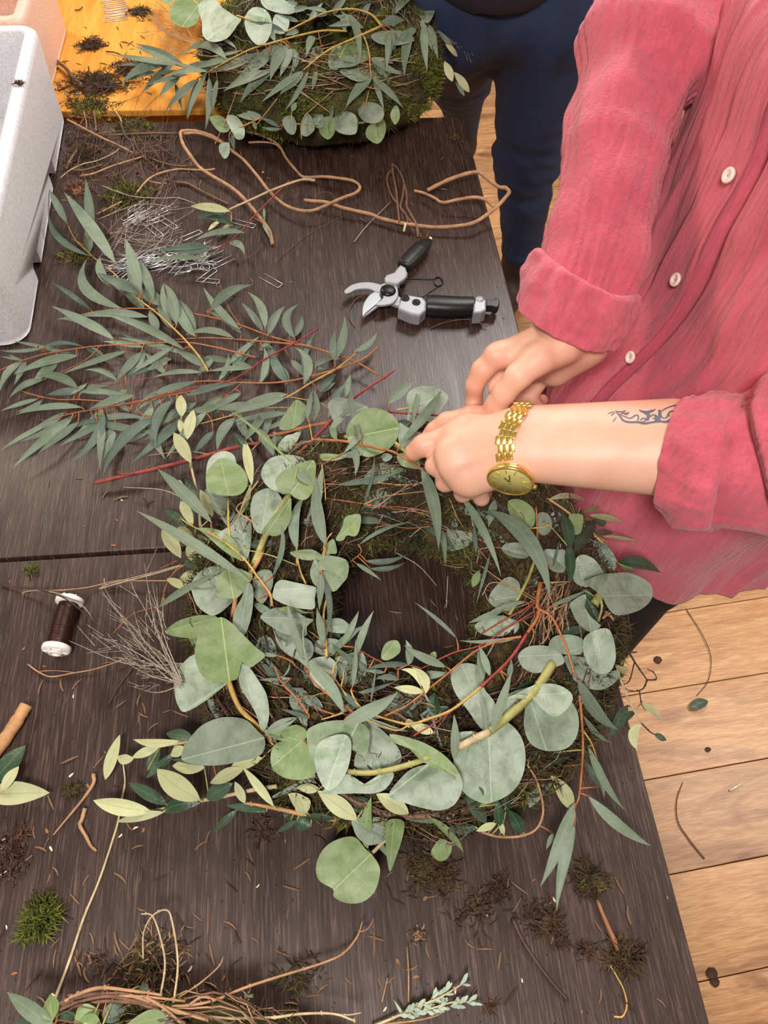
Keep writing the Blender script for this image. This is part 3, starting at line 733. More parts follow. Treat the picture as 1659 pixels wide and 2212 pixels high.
# dark trousers
tr = SDF(axis(.28, .80, lambda x: .012), axis(.34, .80, lambda x: .012), axis(.03, TZ+.12, lambda x: .014))
for lx, yy, yk in LEGS:
    tr.cone((lx+.02, yy, TZ+.06), (lx-.03, yk, .46), .088, .060, .03); tr.cone((lx-.03, yk, .46), (lx-.02, yk, .07), .058, .050, .03)
tr.cone((.53, .51, TZ+.03), (.53, .66, TZ+.03), .100, .100, .05)
v_, f_ = tr.mesh(); trousers = np_mesh('trousers', v_, f_, 'black_cloth', person)
for lx, _y, yy in LEGS:
    sh = SDF(axis(.24, .62, lambda x: .008), axis(yy-.07, yy+.07, lambda x: .008), axis(-.0, .13, lambda x: .007))
    sh.cone((lx, yy, .045), (lx-.15, yy, .032), .040, .032, .03); sh.cone((lx-.01, yy, .05), (lx-.01, yy, .11), .040, .042, .03); pass
    sh.f[:, :, 0] = .5
    v_, f_ = sh.mesh(); v_[:, 2] = np.maximum(v_[:, 2], .001); np_mesh('shoe', v_, f_, 'boot_leather', person)
# ---- second person behind the table: blue jeans, dark top
p2 = empty('person', (.45, 1.75, 0), 'standing person in blue jeans and a dark top, beyond the far table end', 'person')
h1, k1, a1 = P(1200, 20, .06), P(1140, 345, -.30), P(1124, 560, -.60)
h2, k2, a2 = P(985, 20, .06), P(995, 170, -.33), P(1000, 272, -.62)
def legs(r, fine, top=True):
    g = SDF(axis(.05, .95, lambda x: fine), axis(1.25, 2.5, lambda x: fine), axis(.0, TZ+(.9 if top else .30), lambda x: fine))
    for h_, k_, a_ in ((h1, k1, a1), (h2, k2, a2)):
        g.cone(h_, k_, .114+r, .078+r, .04); g.cone(k_, a_, .076+r, .047+r*1.3, .03)
    g.cone(h1+Vector((0, 0, .05)), h2+Vector((0, 0, .05)), .11+r, .11+r, .06)
    return g
g = legs(-.014, .016)
mid = (h1+h2)/2; g.cone(mid+Vector((0, 0, .14)), mid+Vector((-.02, -.02, .55)), .09, .11, .03); g.cone(mid+Vector((-.16, -.02, .58)), mid+Vector((.16, -.02, .58)), .06, .06, .05)
for s in (-1, 1):
    g.cone(mid+Vector((s*.17, -.02, .58)), mid+Vector((s*.22, -.08, .32)), .045, .036, .03); g.cone(mid+Vector((s*.22, -.08, .32)), mid+Vector((s*.12, -.26, .24)), .036, .025, .02); g.cone(mid+Vector((s*.12, -.26, .24)), mid+Vector((s*.08, -.33, .22)), .026, .02, .02)
g.cone(mid+Vector((0, -.02, .62)), mid+Vector((0, -.04, .72)), .05, .05, .03); g.cone(mid+Vector((0, -.05, .78)), mid+Vector((0, -.07, .86)), .075, .08, .03)
for a_ in (a1, a2): g.cone(a_, (a_.x, a_.y, .06), .04, .035, .02); g.cone((a_.x, a_.y, .05), (a_.x-.08, a_.y-.12, .035), .034, .03, .02)
v_, f_ = g.mesh(); np_mesh('body', v_, f_, 'skin', p2)
g = legs(.0, .0095, False); g.f[:, :, g.z > TZ+.17] = .5
v_, f_ = g.mesh(); jeans = np_mesh('jeans', v_, f_, 'denim', p2)
me = jeans.data; n_ = len(me.vertices); co = np.zeros(n_*3); me.vertices.foreach_get('co', co); co = co.reshape(-1, 3); nr = np.zeros(n_*3); me.vertices.foreach_get('normal', nr); nr = nr.reshape(-1, 3)
for i in range(n_):
    c = co[i]; k = math.exp(-((c[2]-k1.z)/.10)**2)+.8*math.exp(-((c[2]-a1.z)/.09)**2)+.12
    d = k*(.010*noise.noise(Vector((c[0]*6, c[1]*6, c[2]*34)))+.005*noise.noise(Vector((c[0]*12+9, c[1]*12, c[2]*60+c[0]*40)))); co[i] = c+nr[i]*d
me.vertices.foreach_set('co', co.ravel()); me.update()
for a_ in (a1, a2):
    sh = SDF(axis(a_.x-.2, a_.x+.12, lambda x: .009), axis(a_.y-.28, a_.y+.12, lambda x: .009), axis(.0, .22, lambda x: .009))
    sh.cone((a_.x, a_.y, .05), (a_.x-.09, a_.y-.14, .04), .046, .038, .03); sh.cone((a_.x, a_.y, .05), (a_.x, a_.y, .17), .048, .052, .03); sh.f[:, :, 0] = .5
    v_, f_ = sh.mesh(); v_[:, 2] = np.maximum(v_[:, 2], .001); np_mesh('boot', v_, f_, 'boot_leather', p2)
pass
g = SDF(axis(-.1, .95, lambda x: .013), axis(1.1, 2.2, lambda x: .013), axis(TZ+.11, TZ+.78, lambda x: .014))
g.cone(mid+Vector((-.05, -.03, .175)), mid+Vector((-.02, -.03, .52)), .165, .15, .05); g.cone(mid+Vector((.10, -.02, .20)), mid+Vector((.1, -.02, .5)), .13, .13, .05)
g.cone(mid+Vector((-.16, -.02, .56)), mid+Vector((.16, -.02, .56)), .075, .075, .05)
for s in (-1, 1):
    g.cone(mid+Vector((s*.17, -.02, .56)), mid+Vector((s*.22, -.08, .32)), .06, .048, .03); g.cone(mid+Vector((s*.22, -.08, .32)), mid+Vector((s*.13, -.23, .25)), .048, .04, .02)
v_, f_ = g.mesh(); np_mesh('dark_top', v_, f_, 'navy_knit', p2)
# ---------------------------------------------------------------- plant builders
CR = [0, 0, 1]
def crop(x, y, s): CR[:] = [x, y, s]
def C2(u, v): return CR[0]+u/CR[2], CR[1]+v/CR[2]
LM = dict(r='euc_round', p='euc_round_pale', g='euc_round_green', l='euc_long', d='euc_long_dark', o='olive_pale', k='olive_dark', s='sage')
SM = dict(R='stem_red', O='stem_orange', Y='stem_yellow', G='stem_green', T='stem_tan', P='stem_pale', B='twig_brown', A='twig_tan', K='twig_dark', E='twig_grey')
KN = dict(R='round', H='heart', L='lance', V='olive', S='spoon')
class Plant:
    """a set of stems and leaves on one thing; canopy(world xy) gives the height they lie at"""
    def __init__(s, parent, canopy, leafname='leaf', flip=False):
        s.p = parent; s.can = canopy; s.stems = []; s.leafname = leafname; s.n = 0; s.ln = 0
    def pt(s, u, v, off):
        h = .05
        for _ in range(14):
            q = P(u, v, h); h = .5*h+.5*(s.can(q)+off)
        return P(u, v, h)
    def stem(s, mat, r0, r1, *uvo, jit=0):
        pts = [s.pt(*C2(uvo[i], uvo[i+1]), uvo[i+2]/1000) for i in range(0, len(uvo), 3)]
        px = [C2(uvo[i], uvo[i+1]) for i in range(0, len(uvo), 3)]
        sp = spline(pts, 5)
        if mat in 'ROY': r0 *= .78; r1 *= .78
        s.stems.append((sp, px)); mb = MB(); mb.tube(sp, [r0/1000, r1/1000], 6)
        # nodes
        for q in sp[4::7]:
            mb.tube([q-Vector((.0006, 0, 0)), q+Vector((.0006, .0003, .0003))], r0/1000*1.25, 6)
        o = mb.build('stem', SM[mat], s.p); s.n += 1; return o
    def near(s, q):
        best = (1e9, None)
        for sp, _ in s.stems:
            for x in sp:
                d = (x-q).length
                if d < best[0]: best = (d, x)
        return best
    def leaf(s, k, m, bu, bv, tu, tv, w, off=6, side=0, arch=None, roll=None, twist=None, o2=None, fold=None, petiole=True):
        (bu, bv), (tu, tv) = C2(bu, bv), C2(tu, tv)
        b = s.pt(bu, bv, off/1000); t = s.pt(tu, tv, (off if o2 is None else o2)/1000)
        dist = (CP-(b+t)/2).length; wm = w/CR[2]/F*dist*(.84 if k == 'L' else 1.06)
        L = (t-b).length; r = RND
        if k == 'L': kw = dict(n=10, m=2, fold=r.uniform(.1, .4), wav=.0)
        else: kw = dict(n=10, m=6, fold=r.uniform(.02, .12), wav=.02, cup=r.uniform(-.12, .22))
        if fold is not None: kw['fold'] = fold
        arch = r.uniform(.02, .07) if arch is None else arch; roll = r.uniform(-.25, .25) if roll is None else roll
        twist = r.uniform(-.35, .35) if twist is None else twist
        mb = leafmesh(b, t, wm, KN[k], side, arch, twist=twist, roll=roll, **kw)
        mb.build(s.leafname if k != 'V' else 'olive_leaf', LM[m], s.p); s.ln += 1
        if petiole:
            d, x = s.near(b)
            if .002 < d < .035:
                MB().tube([b+(t-b)*.02, b.lerp(x, .5)+Vector((0, 0, .001)), x], .0007, 5).build('petiole', 'stem_orange' if m in 'ld' else 'stem_green', s.p)
    def poly(s, m, pts, tip, off=10, o2=None, cup=.06, side=0.0, wav=.003):
        """large leaf from its outline, first point = base"""
        px = [C2(*q) for q in pts]; b2 = Vector((*px[0], 0)); t2 = Vector((*C2(*tip), 0)); ax = t2-b2; L2 = ax.length_squared; ph = RND.uniform(0, 6)
        o2 = off if o2 is None else o2
        hb = (s.pt(px[0][0], px[0][1], off/1000+.003)).z-TZ; ht = (s.pt(t2.x, t2.y, o2/1000+.003)).z-TZ
        # smooth the outline
        q = px; n = len(q); out = []
        for i in range(n):
            a, b, c, d = (Vector(q[(i+j) % n]) for j in (-1, 0, 1, 2))
            for j in range(3):
                t = j/3; out.append(.5*((2*b)+(c-a)*t+(2*a-5*b+4*c-d)*t*t+(3*b-a-3*c+d)*t**3))
        ce = sum(out, Vector((0, 0)))/len(out); n = len(out); R_ = 5; vs = []; uv = []
        wid = max(abs((Vector((*o, 0))-b2).cross(ax).z) for o in out)/L2
        for r in range(R_+1):
            f = r/R_
            for o in out:
                p = ce+(o-ce)*f; rel = Vector((*p, 0))-b2; t = rel.dot(ax)/L2; x = ax.cross(rel).z/L2
                h = hb+(ht-hb)*t+side*x*.1; h += cup*(.25-(1-f*f)*.25)*math.sqrt(L2)/F*.8
                h += wav*noise.noise(Vector((p.x*.03, p.y*.03, ph)))*(.3+f)-.0012*math.exp(-(x/.05)**2)
                vs.append(P(p.x, p.y, max(h, .0015))); uv.append((.5+x/wid*.5, t))
        fs = [(r*n+j, r*n+(j+1) % n, (r+1)*n+(j+1) % n, (r+1)*n+j) for r in range(R_) for j in range(n)]
        a, b, c = vs[(R_-1)*n], vs[(R_-1)*n+n//3], vs[(R_-1)*n+2*n//3]
        if (b-a).cross(c-a).z < 0: fs = [f[::-1] for f in fs]
        fs2 = []
        a, b, c, d = (vs[i] for i in fs[-1]);
        if (b-a).cross(c-b).z < 0: fs = [f[::-1] for f in fs]
        mb = MB(); mb.add(vs, fs, uv); mb.build(s.leafname, LM[m], s.p); s.ln += 1
def strands(name, mat, parent, gen, n, kind='stuff', sides=3):
    """many thin strands in one mesh; gen(i) -> (points, r0, r1)"""
    mb = MB()
    for i in range(n):
        pts, r0, r1 = gen(i); mb.tube(pts, [r0, r1] if len(pts) != 2 else [r0, r1], sides, cap=False)
    o = mb.build(name, mat, parent); o['kind'] = kind; return o
def blades(name, mat, parent, gen, n):
    """moss: many small bent blades as triangles; gen -> (base, direction, length, width)"""
    vs = []; fs = []; R = RND
    for i in range(n):
        b, d, L, w = gen(i)
        a = Vector((R.uniform(-1, 1), R.uniform(-1, 1), R.uniform(-1, 1))).cross(d); a.normalize()
        bend = Vector((R.uniform(-1, 1), R.uniform(-1, 1), R.uniform(-.6, 1)))*L*.35
        k = len(vs); m = b+d*L*.55; t = b+d*L+bend
        vs += [b-a*w*.5, b+a*w*.5, m+a*w*.45, m-a*w*.45, t]; fs += [(k, k+1, k+2, k+3), (k+3, k+2, k+4)]
    mb = MB(); mb.add(vs, fs); o = mb.build(name, mat, parent, smooth=False); o['kind'] = 'stuff'; return o
class Ring:
    def __init__(s, c, R, a, hh, e=2.4): s.c = Vector((c[0], c[1], TZ)); s.R = R; s.a = a; s.hh = hh; s.e = e
    def surf(s, ph, th, k=1.0):
        """point and normal on the moss body; ph round the ring, th round the section"""
        ct, st = math.cos(th), math.sin(th); e = 1/((abs(ct)**s.e+abs(st)**s.e)**(1/s.e))
        n_ = noise.noise(Vector((math.cos(ph)*3, math.sin(ph)*3, th)))*.010+noise.noise(Vector((math.cos(ph)*9, math.sin(ph)*9, th*3)))*.006
        r = s.R+(s.a+n_)*ct*e*k; z = s.hh/2+(s.hh/2+n_*.6)*st*e*k
        d = Vector((math.cos(ph), math.sin(ph), 0)); return s.c+d*r+Vector((0, 0, max(z, .001))), (d*ct*s.hh/2+Vector((0, 0, st*s.a))).normalized()
    def top(s, q):
        d = (Vector((q.x, q.y))-s.c.xy).length; x = abs(d-s.R)/s.a
        return s.hh*(max(0, 1-x**s.e))**(1/s.e) if x < 1 else 0
    def canopy(s, q):
        d = (Vector((q.x, q.y))-s.c.xy).length; x = (d-s.R)/s.a
        if x < 0: return s.hh*(1-.22*min(1, abs(x))**2)
        return s.hh*max(.12, 1-.30*x*x if x < 1 else .70*math.exp(-(x-1)*1.15))
    def build(s, parent, mat1, n, mats=('moss', 'moss_bright', 'moss_brown'), dist=None):
        pts = [[s.surf(6.28318*i/90, 6.28318*j/26, .94)[0] for j in range(26)] for i in range(90)]; pts.append(pts[0])
        v = [tuple(p) for r in pts[:-1] for p in r]; f = [(i*26+j, i*26+(j+1) % 26, ((i+1) % 90)*26+(j+1) % 26, ((i+1) % 90)*26+j) for i in range(90) for j in range(26)]
        me = bpy.data.meshes.new('moss_ring'); me.from_pydata(v, [], f); link('moss_ring', me, mat1, parent)
        for mi, mt in enumerate(mats):
            def gen(i):
                for _ in range(20):
                    ph = RND.uniform(0, 6.2832); th = RND.uniform(-.5, math.pi+.5)
                    zn = noise.noise(Vector((math.cos(ph)*4+mi*7, math.sin(ph)*4, th*1.2)))
                    if zn > (-.35, .12, -.05)[mi]: break
                p, nn = s.surf(ph, th, .97); d = (nn+Vector((RND.uniform(-1, 1), RND.uniform(-1, 1), RND.uniform(-.7, 1)))*.75).normalized()
                return p-nn*.002, d, RND.uniform(.006, .017), RND.uniform(.0010, .0022)
            blades('moss_tufts', mt, parent, gen, int(n*(dist or (.5, .25, .25))[mi]))
    def twigs(s, parent, mats, n, name='twig_binding', a0=0, a1=6.2832, lift=.0015, rr=(.0004, .0010), th0=.4, th1=2.7):
        for k, mt in enumerate(mats):
            def gen(i):
                ph = RND.uniform(a0, a1); th = RND.uniform(th0, th1); span = RND.uniform(.3, 1.1)*RND.choice((-1, 1)); dth = RND.uniform(-.9, .9)
                pts = []
                for q in range(9):
                    t = q/8; p, nn = s.surf(ph+span*t, th+dth*t, 1.0); pts.append(p+nn*(lift+RND.uniform(-.003, .005)+.012*(t*t if RND.random() < .3 else 0)))
                r = RND.uniform(*rr); return pts, r, r*.5
            strands(name, mt, parent, gen, n//len(mats), sides=4)
# ---------------------------------------------------------------- main wreath in front
RG = Ring((.078, .318), .150, .070, .088)
wr = empty('wreath', (.078, .318, TZ), 'large moss wreath with round and narrow eucalyptus leaves being bound, under the hands', 'wreath')
RG.build(wr, 'moss_brown', 34000, dist=(.46, .06, .48))
RG.twigs(wr, ('twig_brown', 'twig_brown', 'twig_tan', 'twig_dark', 'twig_dark', 'twig_grey'), 300)
W1 = Plant(wr, RG.canopy, 'eucalyptus_leaf')
S_, L_, Y_ = W1.stem, W1.leaf, W1.poly
# stems
crop(200, 840, 2.9625)
S_('P', 1.8, 1.2, 690, 880, 2, 675, 700, 4, 625, 470, 6, 600, 320, 6, 565, 180, 8)
S_('Y', 1.7, 1.0, 1150, 1390, 12, 1135, 1310, 14, 1060, 1210, 16, 980, 1100, 18, 870, 1000, 18, 760, 930, 18, 660, 890, 16, 560, 830, 12)
S_('Y', 2.0, 1.4, 900, 1110, 8, 885, 1000, 12, 870, 880, 14, 868, 680, 20)
S_('G', 3.6, 3.0, 1030, 1130, 4, 1110, 930, 10, 1180, 790, 14, 1265, 670, 18)
S_('T', 2.6, 2.2, 885, 1500, 2, 905, 1400, 10, 912, 1300, 14, 890, 1235, 18)
S_('T', 2.6, 2.2, 1095, 1000, 2, 1070, 1080, 6, 1010, 1190, 8, 975, 1290, 4)
S_('Y', 3.2, 2.6, 870, 1860, 18, 900, 1960, 14)
crop(200, 1300, 2.9625)
S_('Y', 3.4, 2.8, 865, 485, 22, 900, 590, 16, 950, 690, 12, 1050, 790, 8, 1150, 900, 4, 1230, 980, 0)
S_('T', 3.0, 2.4, 1340, 880, 14, 1390, 980, 12, 1440, 1070, 10, 1505, 1145, 8, 1560, 1200, 4)
S_('T', 2.4, 1.6, 1560, 1390, 3, 1400, 1370, 4, 1220, 1330, 6, 1090, 1305, 6, 975, 1290, 8)
S_('P', 2.2, 1.4, 1180, 1180, 2, 1040, 1200, 2, 880, 1235, 2, 710, 1270, 2, 520, 1310, 2, 370, 1340, 2)
S_('P', 1.8, 1.2, 610, 895, 8, 520, 910, 8, 440, 920, 8)
crop(560, 1180, 5.53)
S_('Y', 1.6, 1.2, 805, 1320, 16, 790, 1100, 18, 770, 900, 18, 775, 770, 18, 800, 650, 18, 815, 540, 18)
S_('Y', 1.3, .8, 740, 300, 22, 755, 180, 22, 790, 40, 22, 810, -80, 22, 870, -160, 22)
S_('O', 1.3, 1.0, 165, 680, 12, 110, 560, 14, 0, 400, 16)
S_('Y', 1.4, 1.0, 560, 460, 12, 490, 290, 14, 450, 100, 14, 440, -100, 14)
S_('O', 1.5, 1.0, 1140, 2000, 20, 960, 1870, 22, 760, 1720, 22, 630, 1590, 24, 540, 1440, 24)
S_('O', 1.2, .8, 590, 2010, 14, 440, 1810, 16, 320, 1690, 18, 240, 1580, 18, 180, 1440, 18)
S_('Y', 1.2, .8, 1040, 1790, 22, 970, 1680, 24, 870, 1550, 26, 760, 1470, 26)
S_('Y', 1.0, .6, 870, 1540, 26, 900, 1430, 26, 975, 1310, 26)
S_('Y', 1.0, .6, 975, 1680, 25, 1000, 1580, 26, 1010, 1490, 26)
S_('O', 1.2, .8, 430, 1430, 16, 390, 1380, 18, 290, 1330, 18, 180, 1305, 18)
S_('R', 1.0, .6, 1660, 1470, 16, 1450, 1380, 18, 1280, 1290, 18, 1160, 1210, 18)
S_('Y', 1.4, 1.0, 1220, 1940, 20, 1140, 1840, 22, 1095, 1720, 22)
S_('Y', 1.0, .6, 1000, 1990, 14, 850, 2040, 14, 740, 2070, 14)
S_('O', .9, .5, 900, 2010, 12, 720, 1950, 14, 620, 1890, 14)
crop(640, 1350, 2.9625)
S_('O', 2.4, 2.0, 1560, -115, 18, 1540, -40, 20, 1480, 50, 22)
S_('R', 2.0, 1.7, 1480, 50, 22, 1370, 215, 26, 1180, 400, 28)
S_('Y', 1.7, 1.1, 1180, 400, 28, 1000, 540, 26, 850, 600, 24, 730, 635, 22, 640, 620, 22, 490, 575, 20)
S_('O', 1.6, 1.0, 1440, 75, 22, 1300, 100, 22, 1160, 160, 22, 1030, 260, 22, 960, 320, 20, 820, 430, 20, 700, 520, 20, 570, 580, 18)
S_('R', 1.1, .9, 1530, -90, 22, 1350, 20, 22, 1180, 130, 22, 1000, 180, 22, 800, 280, 18)
S_('R', 1.1, .9, 1000, 545, 22, 900, 620, 22, 750, 710, 22)
S_('Y', 1.0, .8, 730, 635, 22, 650, 675, 20, 560, 650, 18, 430, 600, 16)
S_('G', 4.2, 3.6, 1640, 250, 22, 1520, 430, 24, 1350, 590, 26, 1240, 680, 30)
S_('P', 3.6, 3.2, 1235, 685, 30, 1120, 740, 29, 1000, 800, 24)
S_('G', 2.6, 2.2, 850, 850, 24, 700, 900, 26, 560, 935, 26, 450, 948, 26, 330, 940, 24)
S_('E', 1.6, 1.2, 935, 800, 2, 880, 620, 6, 850, 500, 8, 820, 440, 12)
S_('A', 1.3, 1.0, 1170, 1320, 6, 1300, 1355, 6, 1440, 1350, 6, 1540, 1300, 8, 1580, 1180, 10, 1540, 1000, 12, 1480, 900, 10)
S_('B', 3.2, 2.2, 1100, 1170, 2, 900, 1215, 3, 700, 1222, 4, 540, 1200, 4, 380, 1130, 6, 290, 1080, 6)
S_('P', 1.8, 1.6, 480, 1465, 12, 560, 1385, 8, 690, 1260, 4)
S_('O', 1.6, 1.0, 950, 1440, 2, 1000, 1390, 2, 1040, 1340, 2)
crop(1040, 1080, 4.1475)
S_('O', 3.0, 2.6, 530, 740, 16, 510, 860, 18, 500, 970, 20)
S_('O', 1.8, 1.2, 500, 970, 20, 620, 1040, 20, 700, 1180, 20, 770, 1350, 22, 830, 1560, 22)
S_('R', 1.0, .9, 490, 915, 20, 380, 980, 20, 200, 1080, 20, 0, 1200, 18)
S_('G', 1.8, 1.6, 480, 530, 12, 420, 700, 14, 330, 880, 16, 250, 1030, 14)
S_('G', 5.0, 4.4, 1060, 850, 12, 1010, 930, 10)
S_('G', 1.6, 1.2, 1060, 870, 14, 1080, 960, 12, 1045, 1090, 10)
S_('T', 1.5, 1.3, 800, 130, 12, 720, 70, 12, 600, -10, 12)
S_('T', 1.5, 1.2, 1015, 320, 10, 1130, 430, 10, 1215, 560, 10)
S_('Y', 1.0, .6, 390, 255, 16, 500, 250, 16, 580, 235, 16, 640, 200, 16)
S_('O', 1.4, 1.2, 490, 60, 14, 500, 250, 14, 500, 350, 12)
crop(1000, 1050, 3.318)
S_('O', 1.8, 1.1, 835, 1500, 20, 850, 1650, 18, 860, 1850, 14, 850, 2050, 10, 830, 2230, 8, 800, 2300, 6)
S_('Y', 1.2, .8, 860, 1750, 12, 920, 1840, 12, 960, 1950, 10)
S_('P', 1.2, .8, 1130, 1390, 16, 1200, 1560, 18, 1280, 1700, 16)
S_('K', .9, .5, 1280, 1700, 16, 1340, 1760, 14, 1390, 1790, 14)
crop(600, 820, 4.608)
S_('R', 2.6, 1.8, 190, 750, 8, 350, 600, 12, 560, 380, 16, 740, 200, 18, 900, 80, 20, 1060, -20, 22, 1160, -90, 24)
S_('O', 2.2, 1.6, 360, 600, 14, 520, 605, 18, 680, 618, 20, 950, 675, 20, 1150, 720, 22, 1300, 810, 24, 1430, 895, 26)
S_('R', 2.0, 1.6, 1100, 320, 14, 1400, 345, 16, 1659, 360, 18)
S_('O', 3.0, 2.6, -160, 600, 4, 0, 545, 6, 230, 485, 8, 380, 450, 8, 520, 430, 8)
S_('Y', 1.1, .8, 345, 600, 16, 330, 520, 18, 310, 380, 18)
S_('Y', 1.1, .8, 440, 850, 14, 470, 1080, 18, 475, 1200, 18)
S_('Y', 1.6, 1.2, 470, 1540, 16, 480, 1640, 18, 430, 1780, 20)
S_('G', 2.2, 1.8, 665, 575, 16, 740, 550, 18, 830, 545, 20)
S_('O', 1.0, .6, 800, 1640, 10, 830, 1720, 10, 710, 1820, 8)
S_('G', 2.4, 2.0, 1170, 630, 14, 1240, 690, 16, 1310, 750, 16)
S_('Y', 1.2, 1.0, 190, 1850, 12, 190, 1700, 14, 200, 1640, 14)
S_('G', 1.6, 1.2, 1180, 305, 16, 1310, 285, 18, 1430, 255, 18)
# large round leaves from their outlines
crop(360, 860, 5.53)
Y_('p', [(735, 1170), (600, 1175), (500, 1120), (470, 1020), (480, 800), (540, 690), (650, 635), (740, 640), (810, 690), (835, 780), (900, 900), (880, 1100)], (650, 635), 12)
Y_('g', [(740, 1165), (600, 1150), (500, 1080), (465, 960), (490, 860), (560, 780), (640, 720), (740, 735), (850, 790), (930, 870), (970, 980), (950, 1080), (880, 1150), (800, 1168)], (640, 720), 24)
Y_('p', [(1440, 1140), (1350, 1130), (1210, 1060), (1140, 960), (1130, 880), (1180, 770), (1280, 700), (1430, 675), (1560, 690), (1659, 740), (1700, 850), (1640, 1000)], (1430, 675), 14)
Y_('r', [(1130, 1620), (1050, 1570), (1010, 1440), (1000, 1300), (1030, 1180), (1100, 1110), (1215, 1075), (1310, 1110), (1370, 1190), (1385, 1260), (1350, 1320), (1290, 1400), (1200, 1540)], (1215, 1075), 14)
Y_('g', [(1180, 1640), (1130, 1600), (1200, 1500), (1290, 1380), (1390, 1270), (1480, 1190), (1490, 1300), (1480, 1450), (1400, 1600), (1300, 1650), (1240, 1640)], (1480, 1190), 16, 26)
Y_('r', [(735, 1540), (640, 1420), (560, 1330), (460, 1200), (470, 1080), (560, 1170), (700, 1190), (800, 1250), (830, 1380), (760, 1480)], (470, 1080), 8)
Y_('r', [(940, 1930), (800, 1880), (650, 1760), (620, 1620), (730, 1540), (840, 1440), (950, 1400), (1010, 1480), (1010, 1700), (980, 1880)], (900, 1420), 6)
Y_('g', [(740, 1530), (850, 1390), (930, 1180), (1000, 1040), (1010, 1120), (980, 1260), (900, 1390), (800, 1490)], (1000, 1040), 12)
crop(600, 820, 4.608)
Y_('g', [(130, 1140), (60, 1120), (0, 1080), (-30, 1020), (0, 960), (60, 900), (150, 860), (260, 820), (350, 800), (380, 850), (375, 960), (360, 1080), (330, 1140), (300, 1180), (240, 1200), (160, 1170)], (350, 810), 24)
Y_('g', [(690, 580), (720, 650), (780, 720), (880, 770), (960, 760), (1080, 710), (1170, 620), (1205, 520), (1200, 430), (1140, 350), (1040, 300), (940, 280), (840, 310), (760, 370), (700, 450), (680, 520)], (1205, 480), 20)
Y_('r', [(1310, 290), (1285, 380), (1310, 440), (1380, 470), (1480, 450), (1560, 380), (1640, 280), (1700, 180), (1640, 110), (1560, 75), (1450, 62), (1350, 90), (1290, 140), (1285, 220)], (1659, 140), 16)
Y_('r', [(560, 420), (520, 330), (500, 240), (560, 190), (650, 178), (760, 215), (880, 260), (900, 300), (780, 330), (700, 360), (620, 380)], (880, 270), 12)
Y_('g', [(150, 490), (60, 505), (15, 480), (30, 400), (100, 300), (180, 200), (250, 230), (295, 290), (280, 370), (230, 440)], (190, 200), 8)
Y_('p', [(80, 560), (10, 640), (10, 690), (110, 725), (160, 660), (210, 580), (235, 500), (150, 540)], (60, 710), 8)
Y_('g', [(600, 610), (540, 570), (515, 500), (550, 420), (600, 375), (660, 385), (640, 420), (580, 470), (570, 530)], (620, 385), 14)
Y_('r', [(1210, 640), (1250, 700), (1350, 690), (1430, 600), (1440, 540), (1380, 510), (1280, 470), (1210, 430), (1195, 540)], (1440, 560), 10)
Y_('g', [(1290, 720), (1200, 740), (1190, 800), (1240, 860), (1310, 880), (1400, 890), (1420, 840), (1380, 760), (1350, 680), (1310, 650)], (1250, 860), 14)
Y_('g', [(440, 800), (430, 740), (560, 740), (700, 765), (640, 790), (540, 810)], (700, 765), 14)
Y_('r', [(850, 730), (780, 700), (640, 745), (700, 780), (800, 770)], (640, 745), 14)
Y_('g', [(575, 1595), (650, 1600), (690, 1550), (770, 1560), (815, 1490), (825, 1350), (740, 1345), (670, 1370), (640, 1470)], (825, 1360), 20, 30)
Y_('g', [(440, 1750), (340, 1690), (200, 1700), (120, 1725), (200, 1780), (330, 1800), (410, 1770)], (120, 1725), 22)
Y_('g', [(480, 1740), (450, 1660), (500, 1620), (560, 1590), (590, 1720), (530, 1735)], (560, 1600), 12)
Y_('r', [(1030, 760), (1060, 815), (1110, 805), (1140, 760), (1080, 730)], (1060, 815), 6)
crop(560, 1180, 5.53)
Y_('p', [(740, 300), (680, 140), (780, 105), (880, 115), (1030, 155), (1070, 240), (1050, 370), (990, 450), (900, 540), (800, 520), (680, 480), (620, 390), (608, 290), (640, 200), (680, 140)], (900, 540), 18)
Y_('p', [(680, 495), (560, 460), (400, 425), (270, 400), (200, 440), (175, 500), (160, 610), (250, 670), (380, 720), (540, 750), (660, 740), (665, 620)], (180, 520), 16)
Y_('g', [(660, 790), (550, 780), (430, 730), (300, 720), (235, 760), (340, 800), (520, 805)], (235, 760), 12)
Y_('r', [(650, 880), (560, 850), (400, 760), (220, 730), (100, 770), (10, 845), (100, 930), (260, 1030), (400, 1068), (560, 1070), (570, 960)], (10, 845), 12)
Y_('r', [(640, 1300), (540, 1380), (350, 1300), (220, 1180), (190, 1060), (210, 990), (380, 1060), (520, 1080), (640, 1160)], (190, 1040), 6)
Y_('r', [(745, 970), (740, 900), (860, 865), (980, 865), (1080, 950), (1030, 1035), (880, 1030), (780, 1005)], (1080, 950), 10)
Y_('r', [(800, 1320), (640, 1250), (620, 1200), (700, 1120), (860, 1100), (960, 1140), (900, 1280)], (700, 1120), 4)
Y_('p', [(930, 1500), (880, 1650), (780, 1720), (660, 1660), (590, 1500), (600, 1370), (720, 1320), (840, 1325), (920, 1400)], (600, 1420), 8)
Y_('r', [(900, 1340), (1080, 1280), (1230, 1260), (1290, 1470), (1200, 1620), (1100, 1660), (980, 1640), (940, 1500)], (1290, 1480), 6)
Y_('r', [(360, 1870), (400, 1700), (520, 1760), (680, 1800), (760, 1930), (600, 1900), (560, 2200), (440, 2000)], (760, 1930), 2)
crop(340, 1200, 5.53)
Y_('r', [(900, 520), (830, 620), (700, 710), (600, 700), (470, 590), (410, 430), (405, 330), (480, 220), (600, 140), (760, 130), (800, 180), (760, 400)], (600, 140), 10)
